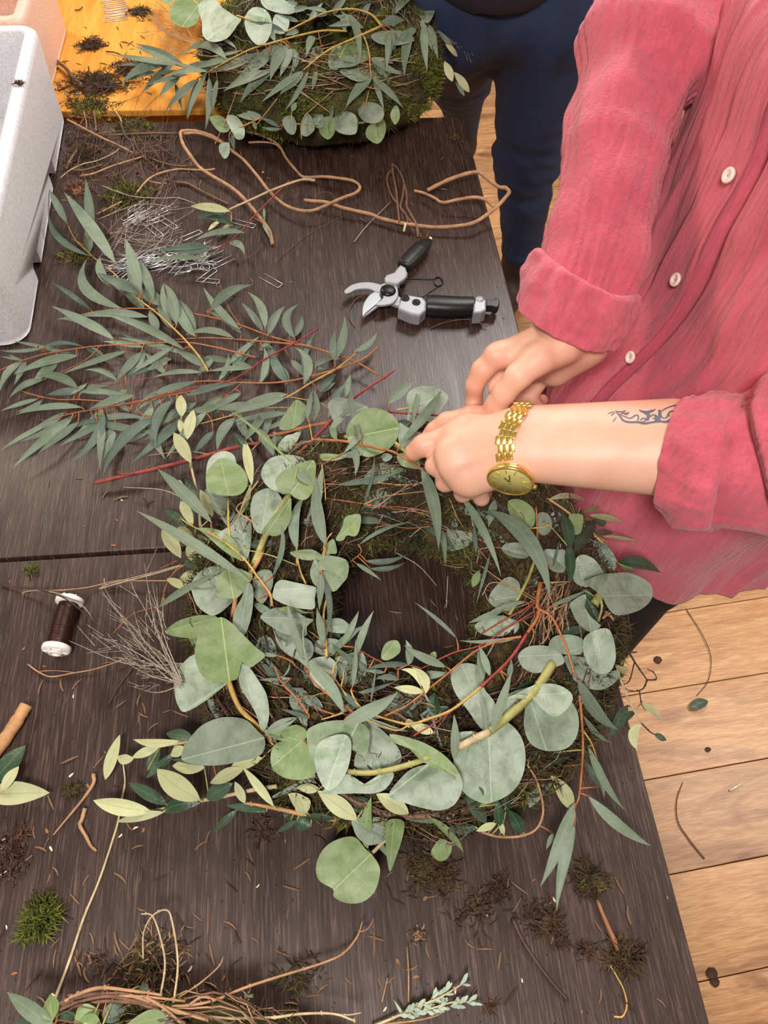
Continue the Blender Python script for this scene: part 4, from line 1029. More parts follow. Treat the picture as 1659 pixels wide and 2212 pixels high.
Y_('g', [(910, 515), (780, 505), (700, 470), (740, 430), (700, 380), (710, 290), (760, 210), (845, 140), (940, 145), (1060, 190), (1140, 240), (1100, 330), (1040, 420), (960, 500)], (845, 140), 20)
Y_('r', [(1170, 400), (1140, 340), (1160, 240), (1240, 175), (1340, 175), (1380, 240), (1370, 380), (1260, 575), (1150, 480)], (1340, 175), 8)
Y_('r', [(990, 900), (900, 820), (930, 640), (1000, 520), (1040, 400), (1050, 335), (1090, 320), (1140, 380), (1145, 560), (1110, 780), (1040, 950)], (1090, 320), 14, 24)
Y_('g', [(720, 740), (560, 710), (400, 730), (230, 790), (90, 910), (180, 960), (340, 985), (470, 990), (640, 900)], (90, 910), 16)
Y_('p', [(840, 1515), (700, 1640), (540, 1760), (330, 1870), (250, 1800), (205, 1650), (205, 1480), (270, 1330), (440, 1180), (600, 1300), (700, 1500)], (320, 1860), 16)
Y_('g', [(860, 1500), (700, 1520), (560, 1460), (480, 1330), (445, 1180), (470, 1010), (560, 860), (640, 790), (760, 735), (880, 800), (1000, 920), (1180, 1100), (1290, 1190), (1200, 1280), (1100, 1340), (1010, 1280), (960, 1460)], (760, 735), 30)
Y_('p', [(1240, 2080), (1180, 1900), (1080, 1720), (990, 1570), (970, 1400), (1005, 1290), (1100, 1340), (1200, 1480), (1300, 1650), (1335, 1850), (1320, 2000), (1280, 2090)], (1005, 1290), 14, 24)
crop(200, 1300, 2.9625)
Y_('r', [(1100, 870), (1060, 830), (990, 760), (900, 738), (800, 745), (700, 790), (640, 850), (590, 920), (570, 1010), (680, 1045), (820, 1045), (950, 1020), (1060, 990), (1100, 940)], (570, 1010), 20)
Y_('g', [(1335, 890), (1210, 890), (1110, 850), (1115, 815), (1210, 815), (1300, 785), (1365, 820), (1370, 860)], (1115, 830), 14)
Y_('g', [(1345, 888), (1400, 960), (1430, 1040), (1420, 1110), (1340, 1140), (1240, 1130), (1160, 1080), (1138, 1000), (1160, 920), (1230, 888)], (1150, 1050), 14)
Y_('r', [(1430, 1110), (1360, 1130), (1240, 1190), (1120, 1265), (1180, 1250), (1290, 1210), (1370, 1180)], (1120, 1265), 4)
Y_('p', [(1490, 1200), (1420, 1040), (1380, 930), (1370, 830), (1420, 790), (1500, 765), (1600, 758), (1700, 770), (1760, 810), (1775, 880), (1740, 1000), (1640, 880), (1560, 850), (1480, 900)], (1700, 770), 22)
Y_('p', [(1495, 1205), (1440, 1110), (1420, 1000), (1450, 900), (1540, 855), (1620, 850), (1655, 900), (1650, 1000), (1620, 1100), (1560, 1180)], (1620, 850), 26)
crop(640, 1350, 2.9625)
Y_('r', [(545, 935), (480, 950), (370, 900), (400, 760), (380, 700), (370, 640), (440, 600), (520, 650), (600, 720), (660, 800), (672, 870), (620, 930)], (400, 620), 10)
Y_('p', [(330, 950), (170, 1060), (200, 1082), (380, 1078), (500, 1078), (570, 1050), (615, 990), (620, 945), (545, 945), (520, 1000), (440, 1030), (360, 1010)], (170, 1070), 12)
Y_('p', [(850, 890), (740, 920), (660, 990), (590, 1095), (700, 1140), (800, 1170), (910, 1188), (1000, 1160), (1050, 1090), (1065, 1010), (1030, 930), (960, 880)], (590, 1095), 18)
Y_('g', [(595, 700), (700, 715), (820, 755), (930, 820), (1020, 910), (1060, 1000), (990, 960), (880, 910), (800, 870), (720, 790), (640, 760)], (1060, 990), 26)
Y_('r', [(1240, 690), (1180, 660), (1100, 550), (1020, 440), (990, 350), (1000, 280), (1070, 245), (1150, 255), (1195, 300), (1200, 400), (1260, 480), (1290, 560), (1260, 650)], (1060, 248), 14)
Y_('p', [(1230, 690), (1120, 680), (1040, 690), (1010, 740), (1008, 900), (1030, 1000), (1080, 1080), (1160, 1130), (1220, 1142), (1320, 1110), (1400, 1050), (1450, 960), (1468, 850), (1450, 740), (1400, 660), (1340, 620), (1280, 630)], (1250, 1140), 18, 20)
Y_('r', [(1320, 600), (1300, 480), (1360, 440), (1440, 410), (1530, 395), (1480, 470), (1400, 560)], (1530, 395), 12)
Y_('g', [(430, 1520), (370, 1500)][:0] or [(480, 1465), (440, 1430), (380, 1360), (300, 1360), (210, 1400), (150, 1470), (125, 1560), (150, 1640), (235, 1690), (240, 1740), (320, 1780), (420, 1775), (500, 1710), (535, 1600), (530, 1540), (500, 1490)], (235, 1700), 16, 10)
Y_('r', [(590, 1360), (480, 1410), (400, 1370), (365, 1300), (370, 1240), (580, 1240)], (370, 1250), 10)
Y_('g', [(625, 1240), (580, 1260), (570, 1330), (575, 1450), (598, 1580), (640, 1480), (680, 1360), (690, 1260)], (598, 1580), 16, 6)
Y_('g', [(870, 1430), (865, 1470), (910, 1510), (960, 1500), (995, 1440), (980, 1390), (920, 1370)], (910, 1510), 4)
Y_('r', [(700, 1240), (850, 1270), (980, 1250), (1000, 1200), (800, 1190)], (980, 1240), 2)
Y_('g', [(545, 215), (590, 225), (660, 180), (665, 130), (640, 98), (580, 110), (550, 160)], (640, 98), 8)
crop(1040, 1080, 4.1475)
Y_('g', [(240, 10), (320, -10), (400, 20), (470, 90), (480, 200), (440, 250), (360, 250), (280, 180), (240, 90)], (450, 240), 10)
Y_('r', [(490, 250), (520, 300), (560, 318), (610, 290), (635, 220), (610, 140), (560, 110), (500, 130)], (560, 110), 10)
Y_('r', [(430, 500), (380, 525), (290, 515), (210, 480), (180, 440), (210, 395), (320, 380), (400, 400), (470, 440)], (185, 440), 12)
Y_('r', [(560, 450), (600, 600), (660, 645), (740, 645), (760, 560), (748, 450), (680, 445)], (750, 600), 10)
Y_('g', [(790, 130), (900, 130), (910, 200), (890, 290), (840, 312), (790, 290), (785, 200)], (840, 312), 10)
Y_('p', [(920, 780), (840, 740), (820, 680), (835, 570), (860, 510), (920, 490), (1010, 530), (1080, 620), (1100, 690), (1000, 760)], (860, 500), 8)
Y_('p', [(1075, 860), (1000, 800), (920, 740), (960, 710), (1080, 665), (1200, 655), (1310, 650), (1420, 690), (1510, 750), (1535, 830), (1510, 910), (1430, 980), (1320, 1020), (1200, 1030), (1130, 960)], (1535, 850), 22, 30)
Y_('r', [(980, 1185), (870, 1110), (810, 1000), (795, 930), (850, 880), (920, 845), (940, 870), (920, 930), (960, 1020), (1030, 1090), (1070, 1130)], (930, 850), 22)
Y_('p', [(985, 1180), (920, 1240), (910, 1340), (940, 1440), (1000, 1530), (1070, 1560), (1150, 1540), (1200, 1440), (1200, 1330), (1180, 1230), (1140, 1160), (1080, 1150)], (1080, 1560), 24, 14)
Y_('r', [(720, 1385), (600, 1310), (430, 1310), (340, 1370), (330, 1430), (380, 1510), (470, 1550), (560, 1540), (660, 1500), (740, 1460)], (340, 1400), 16)
Y_('r', [(730, 1380), (640, 1350), (600, 1310), (640, 1230), (740, 1205), (860, 1220), (930, 1270), (940, 1320), (890, 1380), (820, 1390)], (940, 1310), 14)
Y_('r', [(740, 1400), (800, 1560), (860, 1640), (960, 1690), (1080, 1700), (1180, 1650), (1235, 1580), (1230, 1520), (1100, 1540), (960, 1430), (860, 1400)], (1180, 1660), 10)
Y_('r', [(350, 860), (290, 990), (180, 985), (90, 940), (65, 890), (90, 820), (180, 720), (260, 688), (330, 730), (350, 800)], (70, 900), 10)
Y_('r', [(300, 1110), (260, 1180), (160, 1225), (0, 1200), (-60, 1120), (60, 1060), (170, 1035), (270, 1080)], (0, 1130), 12)
Y_('r', [(340, 1100), (250, 1100), (180, 1030), (260, 1060), (330, 1090), (335, 1150), (290, 1200)], (340, 1150), 8)
Y_('k', [(930, 860), (930, 960), (990, 1060), (1040, 1085), (1050, 1010), (990, 930)], (1040, 1085), 10)
Y_('k', [(720, 1190), (800, 1210), (880, 1190), (940, 1135), (850, 1125), (760, 1150)], (940, 1135), 8)
crop(1000, 1050, 3.318)
Y_('r', [(470, 1500), (440, 1640), (440, 1740), (480, 1840), (560, 1890), (660, 1900), (760, 1870), (820, 1780), (830, 1660), (790, 1560), (700, 1500), (560, 1500)], (600, 1900), 14)
Y_('p', [(470, 1500), (380, 1490), (300, 1530), (380, 1490), (500, 1430), (620, 1415), (720, 1440), (785, 1500), (770, 1570), (700, 1640), (640, 1650), (560, 1590)], (760, 1480), 24)
Y_('r', [(450, 1500), (520, 1430), (600, 1370), (680, 1420), (600, 1440), (500, 1470)], (680, 1410), 6)
# narrow and olive leaves: base, tip, width
crop(200, 840, 2.9625)
for a in ('L l 765 860 415 510 95 26', 'L l 1000 1225 280 780 88 30', 'L l 420 1400 850 1150 60 22', 'L g 950 1100 655 890 115 20 .06', 'L l 1310 1030 1370 670 80 16 -.12', 'L l 1490 1000 1430 560 98 28 -.05',
          'L l 1465 1180 1450 1420 60 26', 'L l 1480 1640 1435 1400 60 22', 'L d 1150 1200 1200 850 44 22 .1', 'L l 1410 850 1470 500 80 24', 'L l 1030 1370 1200 1480 60 8',
          'V o 570 180 565 40 62 14', 'V o 605 325 645 135 66 14', 'V o 632 475 520 280 74 14', 'V o 600 315 550 195 46 10', 'V o 770 820 690 645 60 10', 'V o 570 690 555 580 44 8', 'V o 640 880 565 715 62 8', 'V o 565 1085 445 895 80 12',
          'V k 690 730 590 575 56 8', 'V k 610 890 460 775 60 6', 'V o 655 960 545 885 46 8', 'V o 1020 620 975 330 58 8', 'V k 700 1160 590 1090 76 8', 'V o 680 1180 550 1225 62 8', 'V o 620 1290 475 1215 50 8', 'V o 700 1130 600 1010 70 4', 'V k 1000 420 900 280 50 8',
          'L l 1160 430 1060 250 72 10', 'L l 1140 430 1170 290 48 10', 'L g 1320 520 860 125 24 34', 'L l 1400 620 1270 480 90 26'):
    q = a.split(); L_(q[0], q[1], *[float(x) for x in q[2:]])
crop(640, 840, 2.9625)
for a in ('L l 1780 520 930 1035 0 0',):
    pass
for a in ('L l 800 505 910 1035 100 40 -.05', 'L l 935 900 955 1130 44 20', 'L l 1050 680 1310 1200 64 34 -.04', 'L l 1240 780 1625 1350 128 36 -.12', 'L d 1180 780 1600 1130 50 30 -.1', 'L d 260 615 690 520 50 16 .04', 'L d 400 1000 750 850 34 10 -.06',
          'L d 440 1100 710 1060 46 10 .1', 'L d 470 1150 700 1110 40 8 .1', 'L l 380 1115 545 1225 34 8', 'L l 300 415 380 160 60 28 .12', 'L l 410 300 355 -10 56 30 -.03', 'L l 660 365 925 10 84 34 .03', 'L l 350 365 375 560 56 22 -.1', 'L d 435 720 500 430 26 26 .04',
          'L l 590 95 760 -60 80 24', 'L l 70 200 100 10 42 24', 'L l 200 190 290 0 40 8', 'L l 160 640 60 860 40 18', 'L l 1030 1600 755 1365 34 20 .02', 'L l 1420 1590 1040 1610 34 22 -.05', 'L l 960 1780 690 1640 70 18 -.06', 'L l 1320 1420 1100 1500 50 16',
          'L l 1240 1840 1170 1640 56 22', 'L l 1360 1850 1380 1740 40 20', 'L d 1150 1050 1135 850 36 14', 'L d 1240 1060 1150 1380 26 12', 'V g 1130 1270 1170 1160 50 8', 'L l 740 230 800 -60 40 10', 'L d 1000 -40 730 60 0 0'):
    q = a.split()
    if float(q[6]): L_(q[0], q[1], *[float(x) for x in q[2:]])
crop(560, 1180, 5.53)
for a in ('L l 560 1420 335 670 110 30 -.03', 'L d 720 310 770 1170 90 20 -.1', 'L l 980 1200 1190 770 96 16 .02', 'L l 1150 1330 1370 765 110 18 -.03', 'L l 850 1300 1270 940 110 10 -.04', 'L l 1010 1990 400 1310 170 30 .10', 'L d 1300 1490 860 1160 90 14 -.04',
          'L l 1110 1700 1150 1110 74 20 .02', 'L l 980 2120 1659 1740 210 34 .06', 'L d 1200 1950 860 1660 90 20 .03', 'L l 210 1310 0 1280 60 24', 'L l 600 1490 550 800 24 34 -.06', 'L l 240 1590 0 1600 46 18', 'L d 600 2060 250 1940 60 12', 'L l 90 2212 460 2040 70 20 .08',
          'L d 1330 1880 1400 1430 34 30', 'L l 280 1560 360 1380 30 20 .15', 'L l 1500 1510 1250 1480 60 20', 'L d 1660 1600 1380 1590 90 20 .1', 'L d 1170 1750 1600 1620 60 10 .05', 'L d 240 1650 0 1350 90 8', 'L d 580 1750 360 1690 50 8', 'L d 1659 130 1280 190 0 0', 'L d 740 1960 550 1760 90 6'):
    q = a.split()
    if float(q[6]): L_(q[0], q[1], *[float(x) for x in q[2:]])
crop(640, 1350, 2.9625)
for a in ('L d 730 260 430 290 44 14 .05', 'L l 770 330 985 310 60 12', 'L d 640 350 590 300 60 8', 'L l 715 260 700 95 64 16 .1', 'V g 860 230 890 170 44 8', 'L l 780 420 300 620 84 0 0', 'L l 1010 870 1010 570 66 30 .02', 'L l 1250 690 1380 290 70 34', 'L l 1215 680 1180 440 38 32',
          'L l 1190 370 1170 120 66 18', 'L l 430 590 720 680 40 14 .05', 'V o 800 400 670 285 44 22 .2', 'V o 830 440 740 270 60 24 .15', 'V o 820 430 625 400 50 20', 'V o 730 660 715 600 50 12', 'V o 880 690 730 640 60 8', 'V k 900 600 890 430 80 10 -.1',
          'V g 455 1440 480 1100 66 12 -.06', 'V g 850 1230 1070 1455 44 12 -.05', 'V k 1220 1270 1080 1060 84 10', 'V k 1290 1150 1150 1005 70 18 .05', 'V k 1300 1290 1290 1120 60 12', 'V o 1280 1130 1210 1050 36 14', 'V k 1150 1290 960 1300 60 8 -.05', 'V o 1280 1270 1150 1320 40 12', 'V o 1330 1340 1290 1240 34 10',
          'V o 390 1248 135 1060 100 14', 'V o 720 1205 510 1080 90 14', 'V o 150 1050 0 1040 50 12', 'V o 70 1205 0 1090 96 12', 'V k 500 1180 330 1120 90 4', 'V k 1450 1330 1360 1180 70 4', 'V k 1340 1200 1330 1060 60 6', 'V k 1500 800 1560 850 60 4',
          'V k 1360 490 1530 350 60 4', 'L d 560 590 300 590 40 6'):
    q = a.split(); L_(q[0], q[1], *[float(x) for x in q[2:]]) if float(q[7]) or 1 else 0
crop(200, 1300, 2.9625)
for a in ('V o 375 1340 5 1270 84 10 -.03', 'V o 690 1270 412 1070 118 12 -.04', 'V k 480 1300 228 1158 66 8', 'V k 450 1345 690 1290 80 6 -.08', 'V o 460 1345 150 1410 46 8', 'V k 360 1345 190 1350 40 6', 'V o 970 1065 750 1160 76 12', 'V o 1090 1000 880 1060 70 10',
          'V k 725 1260 900 1160 90 4', 'V o 1160 1310 965 1060 50 14', 'V o 560 890 258 880 46 12 -.06', 'V o 430 925 250 1000 52 10', 'V o 265 1000 160 985 54 10 -.15', 'V o 80 1140 175 850 68 0', 'V o 590 930 500 985 60 10', 'V k 350 1080 430 940 64 6', 'V k 540 960 340 1130 46 4', 'V k 640 870 470 840 70 8',
          'V o 720 1060 510 1050 80 4', 'L d 780 1040 500 1010 50 4', 'V k 930 1330 770 1475 44 6', 'V k 1120 1340 850 1300 44 8', 'V k 1270 1400 1240 1310 60 4', 'V k 1310 1400 1180 1475 36 6', 'V k 1400 1440 1280 1400 70 2', 'V o 1365 1350 1250 1230 76 14 .1', 'V o 975 1290 910 1150 50 12', 'V o 1440 1210 1320 1190 44 14',
          'V k 1560 1390 1330 1370 40 6', 'V k 1230 1080 1130 990 90 4', 'L l 1105 860 1310 740 50 18 -.1', 'L d 1300 600 1080 330 50 6', 'L l 1280 490 1060 500 26 14'):
    q = a.split(); L_(q[0], q[1], *[float(x) for x in q[2:]])
crop(1040, 1080, 4.1475)
for a in ('V k 790 440 720 110 110 14 .04', 'V k 830 465 1015 170 120 14', 'V k 800 740 780 370 84 16', 'V k 1190 640 1000 360 110 8 .05', 'V k 1210 560 1600 650 100 10 -.06', 'V g 1360 640 1220 560 60 8', 'V o 960 140 1265 190 62 12', 'V o 1080 325 1390 370 40 10', 'V k 1010 300 1180 290 60 6', 'V o 600 0 930 10 60 12 -.05',
          'V k 1120 210 1000 180 80 4', 'V k 560 0 800 120 110 4', 'V g 930 120 1060 60 40 8', 'L d 640 600 700 360 30 16', 'L l 620 950 960 800 50 22 .02', 'L l 400 910 0 1060 60 18 .05', 'L l 120 0 60 250 90 10', 'V o 1200 1480 1300 1500 70 14 .2', 'V k 900 800 1000 900 70 6', 'L l 230 1659 270 1420 50 16'):
    q = a.split(); L_(q[0], q[1], *[float(x) for x in q[2:]])
crop(1000, 1050, 3.318)
for a in ('L l 820 1380 1110 1745 110 20 .10', 'L l 860 1640 1060 1840 46 12 .08', 'V k 1180 1570 1050 1800 70 6', 'V o 1280 1550 1425 1670 46 18', 'V o 1275 1710 1250 1890 64 16 .25', 'V k 1370 1780 1460 1820 44 14', 'V k 1100 1310 1150 1370 40 6', 'L l 960 1960 1010 2240 50 8 -.03', 'V k 500 1880 560 1980 60 2', 'V k 640 1910 700 2010 60 2'):
    q = a.split(); L_(q[0], q[1], *[float(x) for x in q[2:]])
crop(830, 1600, 2.001)
for a in ('L l 820 270 675 630 62 14 -.02', 'L l 825 365 745 735 50 8 .04', 'L l 880 238 1155 455 52 10 .06', 'L l 880 20 1040 300 40 8 .06', 'V o 810 300 720 150 56 6 .05', 'V k 590 400 560 310 44 2', 'L d 940 200 870 90 44 4', 'L l 730 400 700 470 24 2'):
    q = a.split(); L_(q[0], q[1], *[float(x) for x in q[2:]])
for i in range(0):
    pass
# loose fine twigs lying over the wreath
def wtwig(mat, r, *uvo): W1.stem(mat, r, r*.5, *uvo)
crop(640, 840, 2.9625)
for a in ('O 1.0 190 700 6 430 735 8 640 770 8 850 800 6', 'A 1.0 430 740 8 560 690 8 820 655 8', 'O .8 440 745 8 700 760 8 880 790 6', 'B .8 600 750 7 690 860 4', 'A .8 500 600 6 700 615 6 830 600 6', 'B .8 200 660 4 420 560 6 700 480 6', 'O .7 860 880 4 700 890 5 480 850 4', 'A .7 980 700 8 1030 820 8 1070 890 8',
          'A .7 1110 900 8 1160 1010 6 1250 1130 6', 'A .7 1190 1320 12 1250 1240 14 1400 1270 14 1540 1350 14', 'A .7 1180 1130 14 1330 1240 16 1530 1360 16', 'A .7 1450 1480 14 1520 1560 14 1460 1700 14', 'A .8 1640 1440 12 1600 1600 12 1470 1690 12', 'E .6 640 1050 2 780 1130 4 900 1260 2', 'E .6 970 1200 3 960 1400 3',
          'A .7 110 940 6 60 960 6 30 1000 6', 'E .8 940 -60 24 800 10 24'):
    q = a.split(); wtwig(q[0], float(q[1]), *[float(x) for x in q[2:]])
crop(1040, 1080, 4.1475)
for i in range(46):
    x0, y0 = RND.uniform(520, 800), RND.uniform(680, 1000); a = RND.uniform(1.3, 2.9); L = RND.uniform(120, 420)
    x1, y1 = x0+math.cos(a)*L, y0+math.sin(a)*L
    wtwig(RND.choice('ABBAE'), RND.uniform(.5, 1.1), x0, y0, RND.uniform(4, 12), (x0+x1)/2+RND.uniform(-30, 30), (y0+y1)/2+RND.uniform(-30, 30), RND.uniform(5, 14), x1, y1, RND.uniform(3, 12))
wtwig('B', 2.2, 790, 740, 8, 740, 900, 8, 690, 1150, 6); wtwig('B', 2.6, 680, 640, 4, 670, 760, 4, 650, 900, 4); wtwig('B', 1.8, 380, 1490, 6, 350, 1590, 6, 290, 1659, 4)
for i in range(7): wtwig('A', 1.1, 1090+i*9, 1060-i*9, 10, 1120+i*10, 1000+i*12, 8, 1150+i*5, 1030+i*8, 8)
crop(1000, 1050, 3.318)
wtwig('K', 1.3, 1080, 1060, 12, 1180, 1180, 14, 1250, 1290, 14, 1320, 1390, 14); wtwig('K', .9, 1320, 1390, 14, 1300, 1440, 12, 1265, 1465, 12, 1180, 1475, 12)
wtwig('K', .8, 1320, 1390, 14, 1385, 1385, 14, 1370, 1340, 14, 1320, 1310, 14); wtwig('K', .7, 1265, 1465, 12, 1280, 1560, 14, 1310, 1610, 14); wtwig('K', .6, 1180, 1200, 14, 1250, 1190, 14); wtwig('K', .7, 1230, 1260, 12, 1190, 1400, 12, 1120, 1420, 10); wtwig('K', .6, 1100, 1370, 8, 1160, 1450, 8, 1230, 1470, 8)
wtwig('K', .7, 1140, 1700, 4, 1210, 1750, 6, 1250, 1780, 8)
crop(200, 1300, 2.9625)
crop(0, 0, 1)
for i in range(74):
    ph = RND.uniform(0, 6.2832); r = RND.uniform(.075, .225); q = RG.c+Vector((r*math.cos(ph), r*math.sin(ph), 0))
    L = RND.uniform(.022, .05); a = ph+RND.choice((1, -1))*RND.uniform(.6, 2.2); t = q+Vector((math.cos(a), math.sin(a), 0))*L
    b = Vector((q.x, q.y, TZ+RG.canopy(q)-.004)); t = Vector((t.x, t.y, TZ+RG.canopy(t)-.002+RND.uniform(0, .008)))
    k, m, w = RND.choice((('V', 'k', .011), ('V', 'd', .010), ('L', 'd', .008), ('R', 'r', .022), ('V', 'g', .010), ('L', 'l', .008)))
    leafmesh(b, t, w, KN[k], RND.uniform(-.1, .1), .05, .2, RND.uniform(-.3, .3), RND.uniform(-.4, .4), n=8, m=4).build('small_leaf', LM[m], wr)
print('wreath leaves', W1.ln, 'stems', W1.n)
# ---------------------------------------------------------------- cut eucalyptus branches lying on the far dark table
flat = lambda q: 0.004
BR = {}
def branch(key, label, *stems, loc=(300, 800)):
    e = empty('eucalyptus_branch', P(*loc, 0), label, 'branch', 'cut eucalyptus branches on the table')
    b = Plant(e, flat); BR[key] = b
    for st in stems: b.stem(*st)
    return b
crop(0, 0, 2.9625)
_a = [430, 1430, 10, 480, 1530, 10, 560, 1610, 12, 650, 1690, 14, 730, 1750, 16, 870, 1900, 18, 1000, 2000, 18, 1120, 2110, 20, 1200, 2192, 20, 1280, 2290, 18, 1332, 2377, 16]
branch('A', 'eucalyptus branch with a yellow stem, running from the metal pins down to the leaf heap', ('Y', 1.0, 2.0, *_a), ('Y', .6, .4, 560, 1610, 12, 520, 1560, 12, 460, 1530, 12), ('Y', .6, .4, 480, 1530, 12, 500, 1490, 12), loc=(300, 660))
crop(0, 600, 1.929)
branch('B', 'eucalyptus branch with an orange stem, uppermost of those lying across the table', ('O', 1.0, 1.8, 310, 160, 10, 440, 135, 12, 600, 128, 12, 760, 145, 12, 870, 162, 12, 1010, 200, 12, 1130, 245, 14, 1300, 290, 14, 1470, 345, 14, 1575, 405, 12), ('O', .8, .5, 1000, 195, 12, 950, 120, 14, 915, 20, 16), ('O', .8, .6, 870, 160, 12, 865, 140, 12, 880, 125, 12), ('O', .9, .6, 1225, 250, 14, 1190, 190, 12), loc=(500, 690))
branch('C', 'eucalyptus branch reaching the left edge, orange stem turning yellow at its cut end', ('O', .8, 1.6, 0, 385, 8, 80, 350, 10, 200, 315, 12, 400, 285, 14, 600, 275, 14, 760, 268, 14, 900, 290, 16, 1065, 332, 16), ('O', .7, .5, 200, 315, 12, 150, 292, 12), ('O', .7, .5, 420, 280, 14, 360, 340, 12, 230, 405, 10), loc=(260, 745))
branch('D', 'eucalyptus branch with a plain orange stem, short one ending beside the red stem', ('O', .8, 1.8, 660, 262, 12, 860, 250, 14, 1000, 258, 14, 1150, 270, 14, 1300, 285, 14), loc=(480, 735))
branch('E', 'eucalyptus branch with a crimson stem whose cut end points up at the shears', ('R', 1.6, .9, 1325, 212, 18, 1240, 265, 18, 1100, 340, 18, 1040, 385, 18, 950, 430, 16, 800, 460, 14, 650, 495, 14, 580, 520, 12, 400, 545, 10), ('O', .9, .6, 590, 520, 14, 570, 545, 14, 600, 575, 14), ('R', .9, .5, 1040, 378, 16, 880, 388, 14, 640, 415, 12, 500, 440, 12, 360, 442, 10), loc=(560, 780))
branch('F', 'eucalyptus branch with a bright yellow stem slanting down from the right, near the olive tips', ('Y', 1.8, .9, 1490, 310, 14, 1400, 380, 16, 1300, 435, 18, 1200, 495, 20, 1080, 540, 18, 960, 575, 14, 830, 610, 12), ('Y', .8, .5, 1200, 495, 18, 1330, 520, 16, 1370, 545, 14), ('Y', .8, .5, 1080, 542, 18, 1200, 540, 16), loc=(640, 840))
branch('G', 'eucalyptus branch with an orange-brown stem crossing the yellow one at its cut end', ('O', 2.0, 1.0, 1575, 290, 16, 1500, 345, 16, 1300, 410, 16, 1150, 437, 16, 1000, 437, 14, 870, 430, 14, 740, 440, 12), ('O', .9, .6, 1005, 440, 16, 960, 480, 16, 905, 520, 14), ('O', .8, .5, 1305, 410, 16, 1330, 330, 14), loc=(620, 815))
branch('H', 'eucalyptus branch lying lowest in the heap at the left, with fine orange twigs', ('O', .6, 1.2, 80, 470, 8, 220, 505, 10, 330, 508, 12, 500, 520, 12), ('O', .7, 1.3, 150, 620, 8, 280, 570, 10, 400, 548, 12, 520, 525, 12, 700, 490, 12, 880, 455, 10), ('O', .5, .4, 180, 500, 8, 100, 480, 8), ('O', .5, .4, 200, 600, 8, 170, 590, 8), loc=(180, 890))
branch('I', 'thick red eucalyptus branch poking out from under the wreath, cut end at its left', ('R', 3.0, 3.6, 395, 856, 6, 500, 830, 8, 640, 798, 8, 750, 770, 10, 870, 738, 10, 990, 705, 12, 1080, 690, 10), ('R', 1.6, 1.0, 560, 816, 10, 515, 818, 12, 490, 808, 12), ('O', 1.4, 1.0, 720, 778, 10, 650, 790, 10), loc=(400, 990))
LD = '''L l 475 254 215 118 50 14|L l 600 128 450 0 44 12 .1|L d 580 235 415 40 0
L l 95 350 0 472 34 8 .1|L l 325 325 60 405 44 12 .05|L l 530 305 260 400 30 10|L l 325 462 145 412 42 16 .12|L l 180 425 40 500 30 8 .1|L l 160 505 0 556 24 6|L l 345 540 65 570 32 12 .05
L l 270 560 110 640 34 8 -.08|L l 205 610 0 720 26 6|L l 300 590 50 795 38 8|L l 330 600 155 735 34 10|L d 432 560 290 770 40 16 -.12|L l 490 430 350 385 26 18 .1|L l 360 445 290 490 22 14|L l 590 310 475 440 38 12
L l 720 290 550 398 30 16|L l 690 400 600 310 36 10|L l 560 490 370 548 42 14|L l 600 290 425 265 28 12|L l 770 300 410 145 38 20 .04|L l 862 372 730 300 38 14|L l 975 252 770 240 32 20 .12|L l 840 395 630 418 28 22 .06
L l 1050 375 860 390 26 22|L l 950 362 1082 243 32 10|L l 910 430 950 315 28 10 .1|L l 1085 440 1100 290 36 14 .08|L l 1085 290 1140 265 22 12|L d 1200 440 1135 290 50 12 -.08|L l 1265 445 1230 290 46 20 .18|L l 1280 392 1400 338 30 12 -.1
L l 1392 350 1435 160 42 26 .06|L d 1395 345 1400 215 32 30 -.05|L l 1470 310 1570 228 34 16 .12|L d 1262 392 1312 230 26 10 -.05|L d 780 490 990 438 36 24|L l 640 482 830 430 34 12|L l 330 475 560 492 32 12|L d 660 580 425 830 52 18 .1
L l 430 590 416 800 36 10|L l 400 600 645 640 36 8 .03|L d 720 510 650 700 48 16 .12|L l 860 560 692 750 50 12|L d 760 600 548 772 42 10|L d 890 640 800 740 34 8|L l 980 585 905 720 50 16 .1|L l 1055 532 900 550 42 14
L l 1190 500 955 572 48 22|L l 1200 485 1000 530 40 14|L l 1200 562 960 600 32 12|L l 1005 480 870 562 36 14|L l 1150 550 1040 620 36 10|L l 1110 560 1010 690 40 12|L l 900 550 780 560 36 10|L l 1305 600 1308 470 32 20 .08
L l 1115 240 1187 118 40 20 -.05|L l 1105 212 1030 58 40 18 .1|L l 1228 252 1245 110 40 20 -.22|L l 1000 216 848 40 38 16 -.05|L l 880 130 1052 30 44 20 -.1|L l 735 190 682 22 36 18 -.08|L l 815 225 745 90 36 18 .04|L l 720 215 660 80 40 14 -.05
L l 180 292 0 303 18 22 -.06|L d 180 290 350 288 22 24 -.08|L l 90 345 0 328 12 12|L l 440 600 250 700 30 6|L l 540 560 440 470 30 8|L d 520 400 640 380 30 8|L l 700 470 560 560 40 8 .06|L l 620 640 690 760 36 6|L l 480 640 430 760 34 6
L l 740 560 640 620 44 8|L l 640 540 560 660 40 8|L d 820 520 700 600 36 6|L l 930 500 820 590 40 8|L l 1000 560 1060 690 44 6 .1|L d 1080 640 1150 740 50 6|L l 1140 640 1190 720 40 6|L l 1020 300 960 400 30 6|L l 700 350 600 390 30 8|L l 850 330 1000 360 30 6
L d 450 340 350 290 24 6|L l 240 350 130 440 40 6|L l 60 400 110 350 30 6|L d 1160 340 1080 270 40 6|L l 1210 340 1300 440 34 6|L d 1330 480 1400 400 36 6|L l 1440 500 1460 400 30 14|L l 1380 520 1440 440 30 10|L l 640 60 560 110 44 10|L l 520 60 470 0 50 12|L l 820 410 900 330 34 6|L d 520 470 440 520 34 4'''
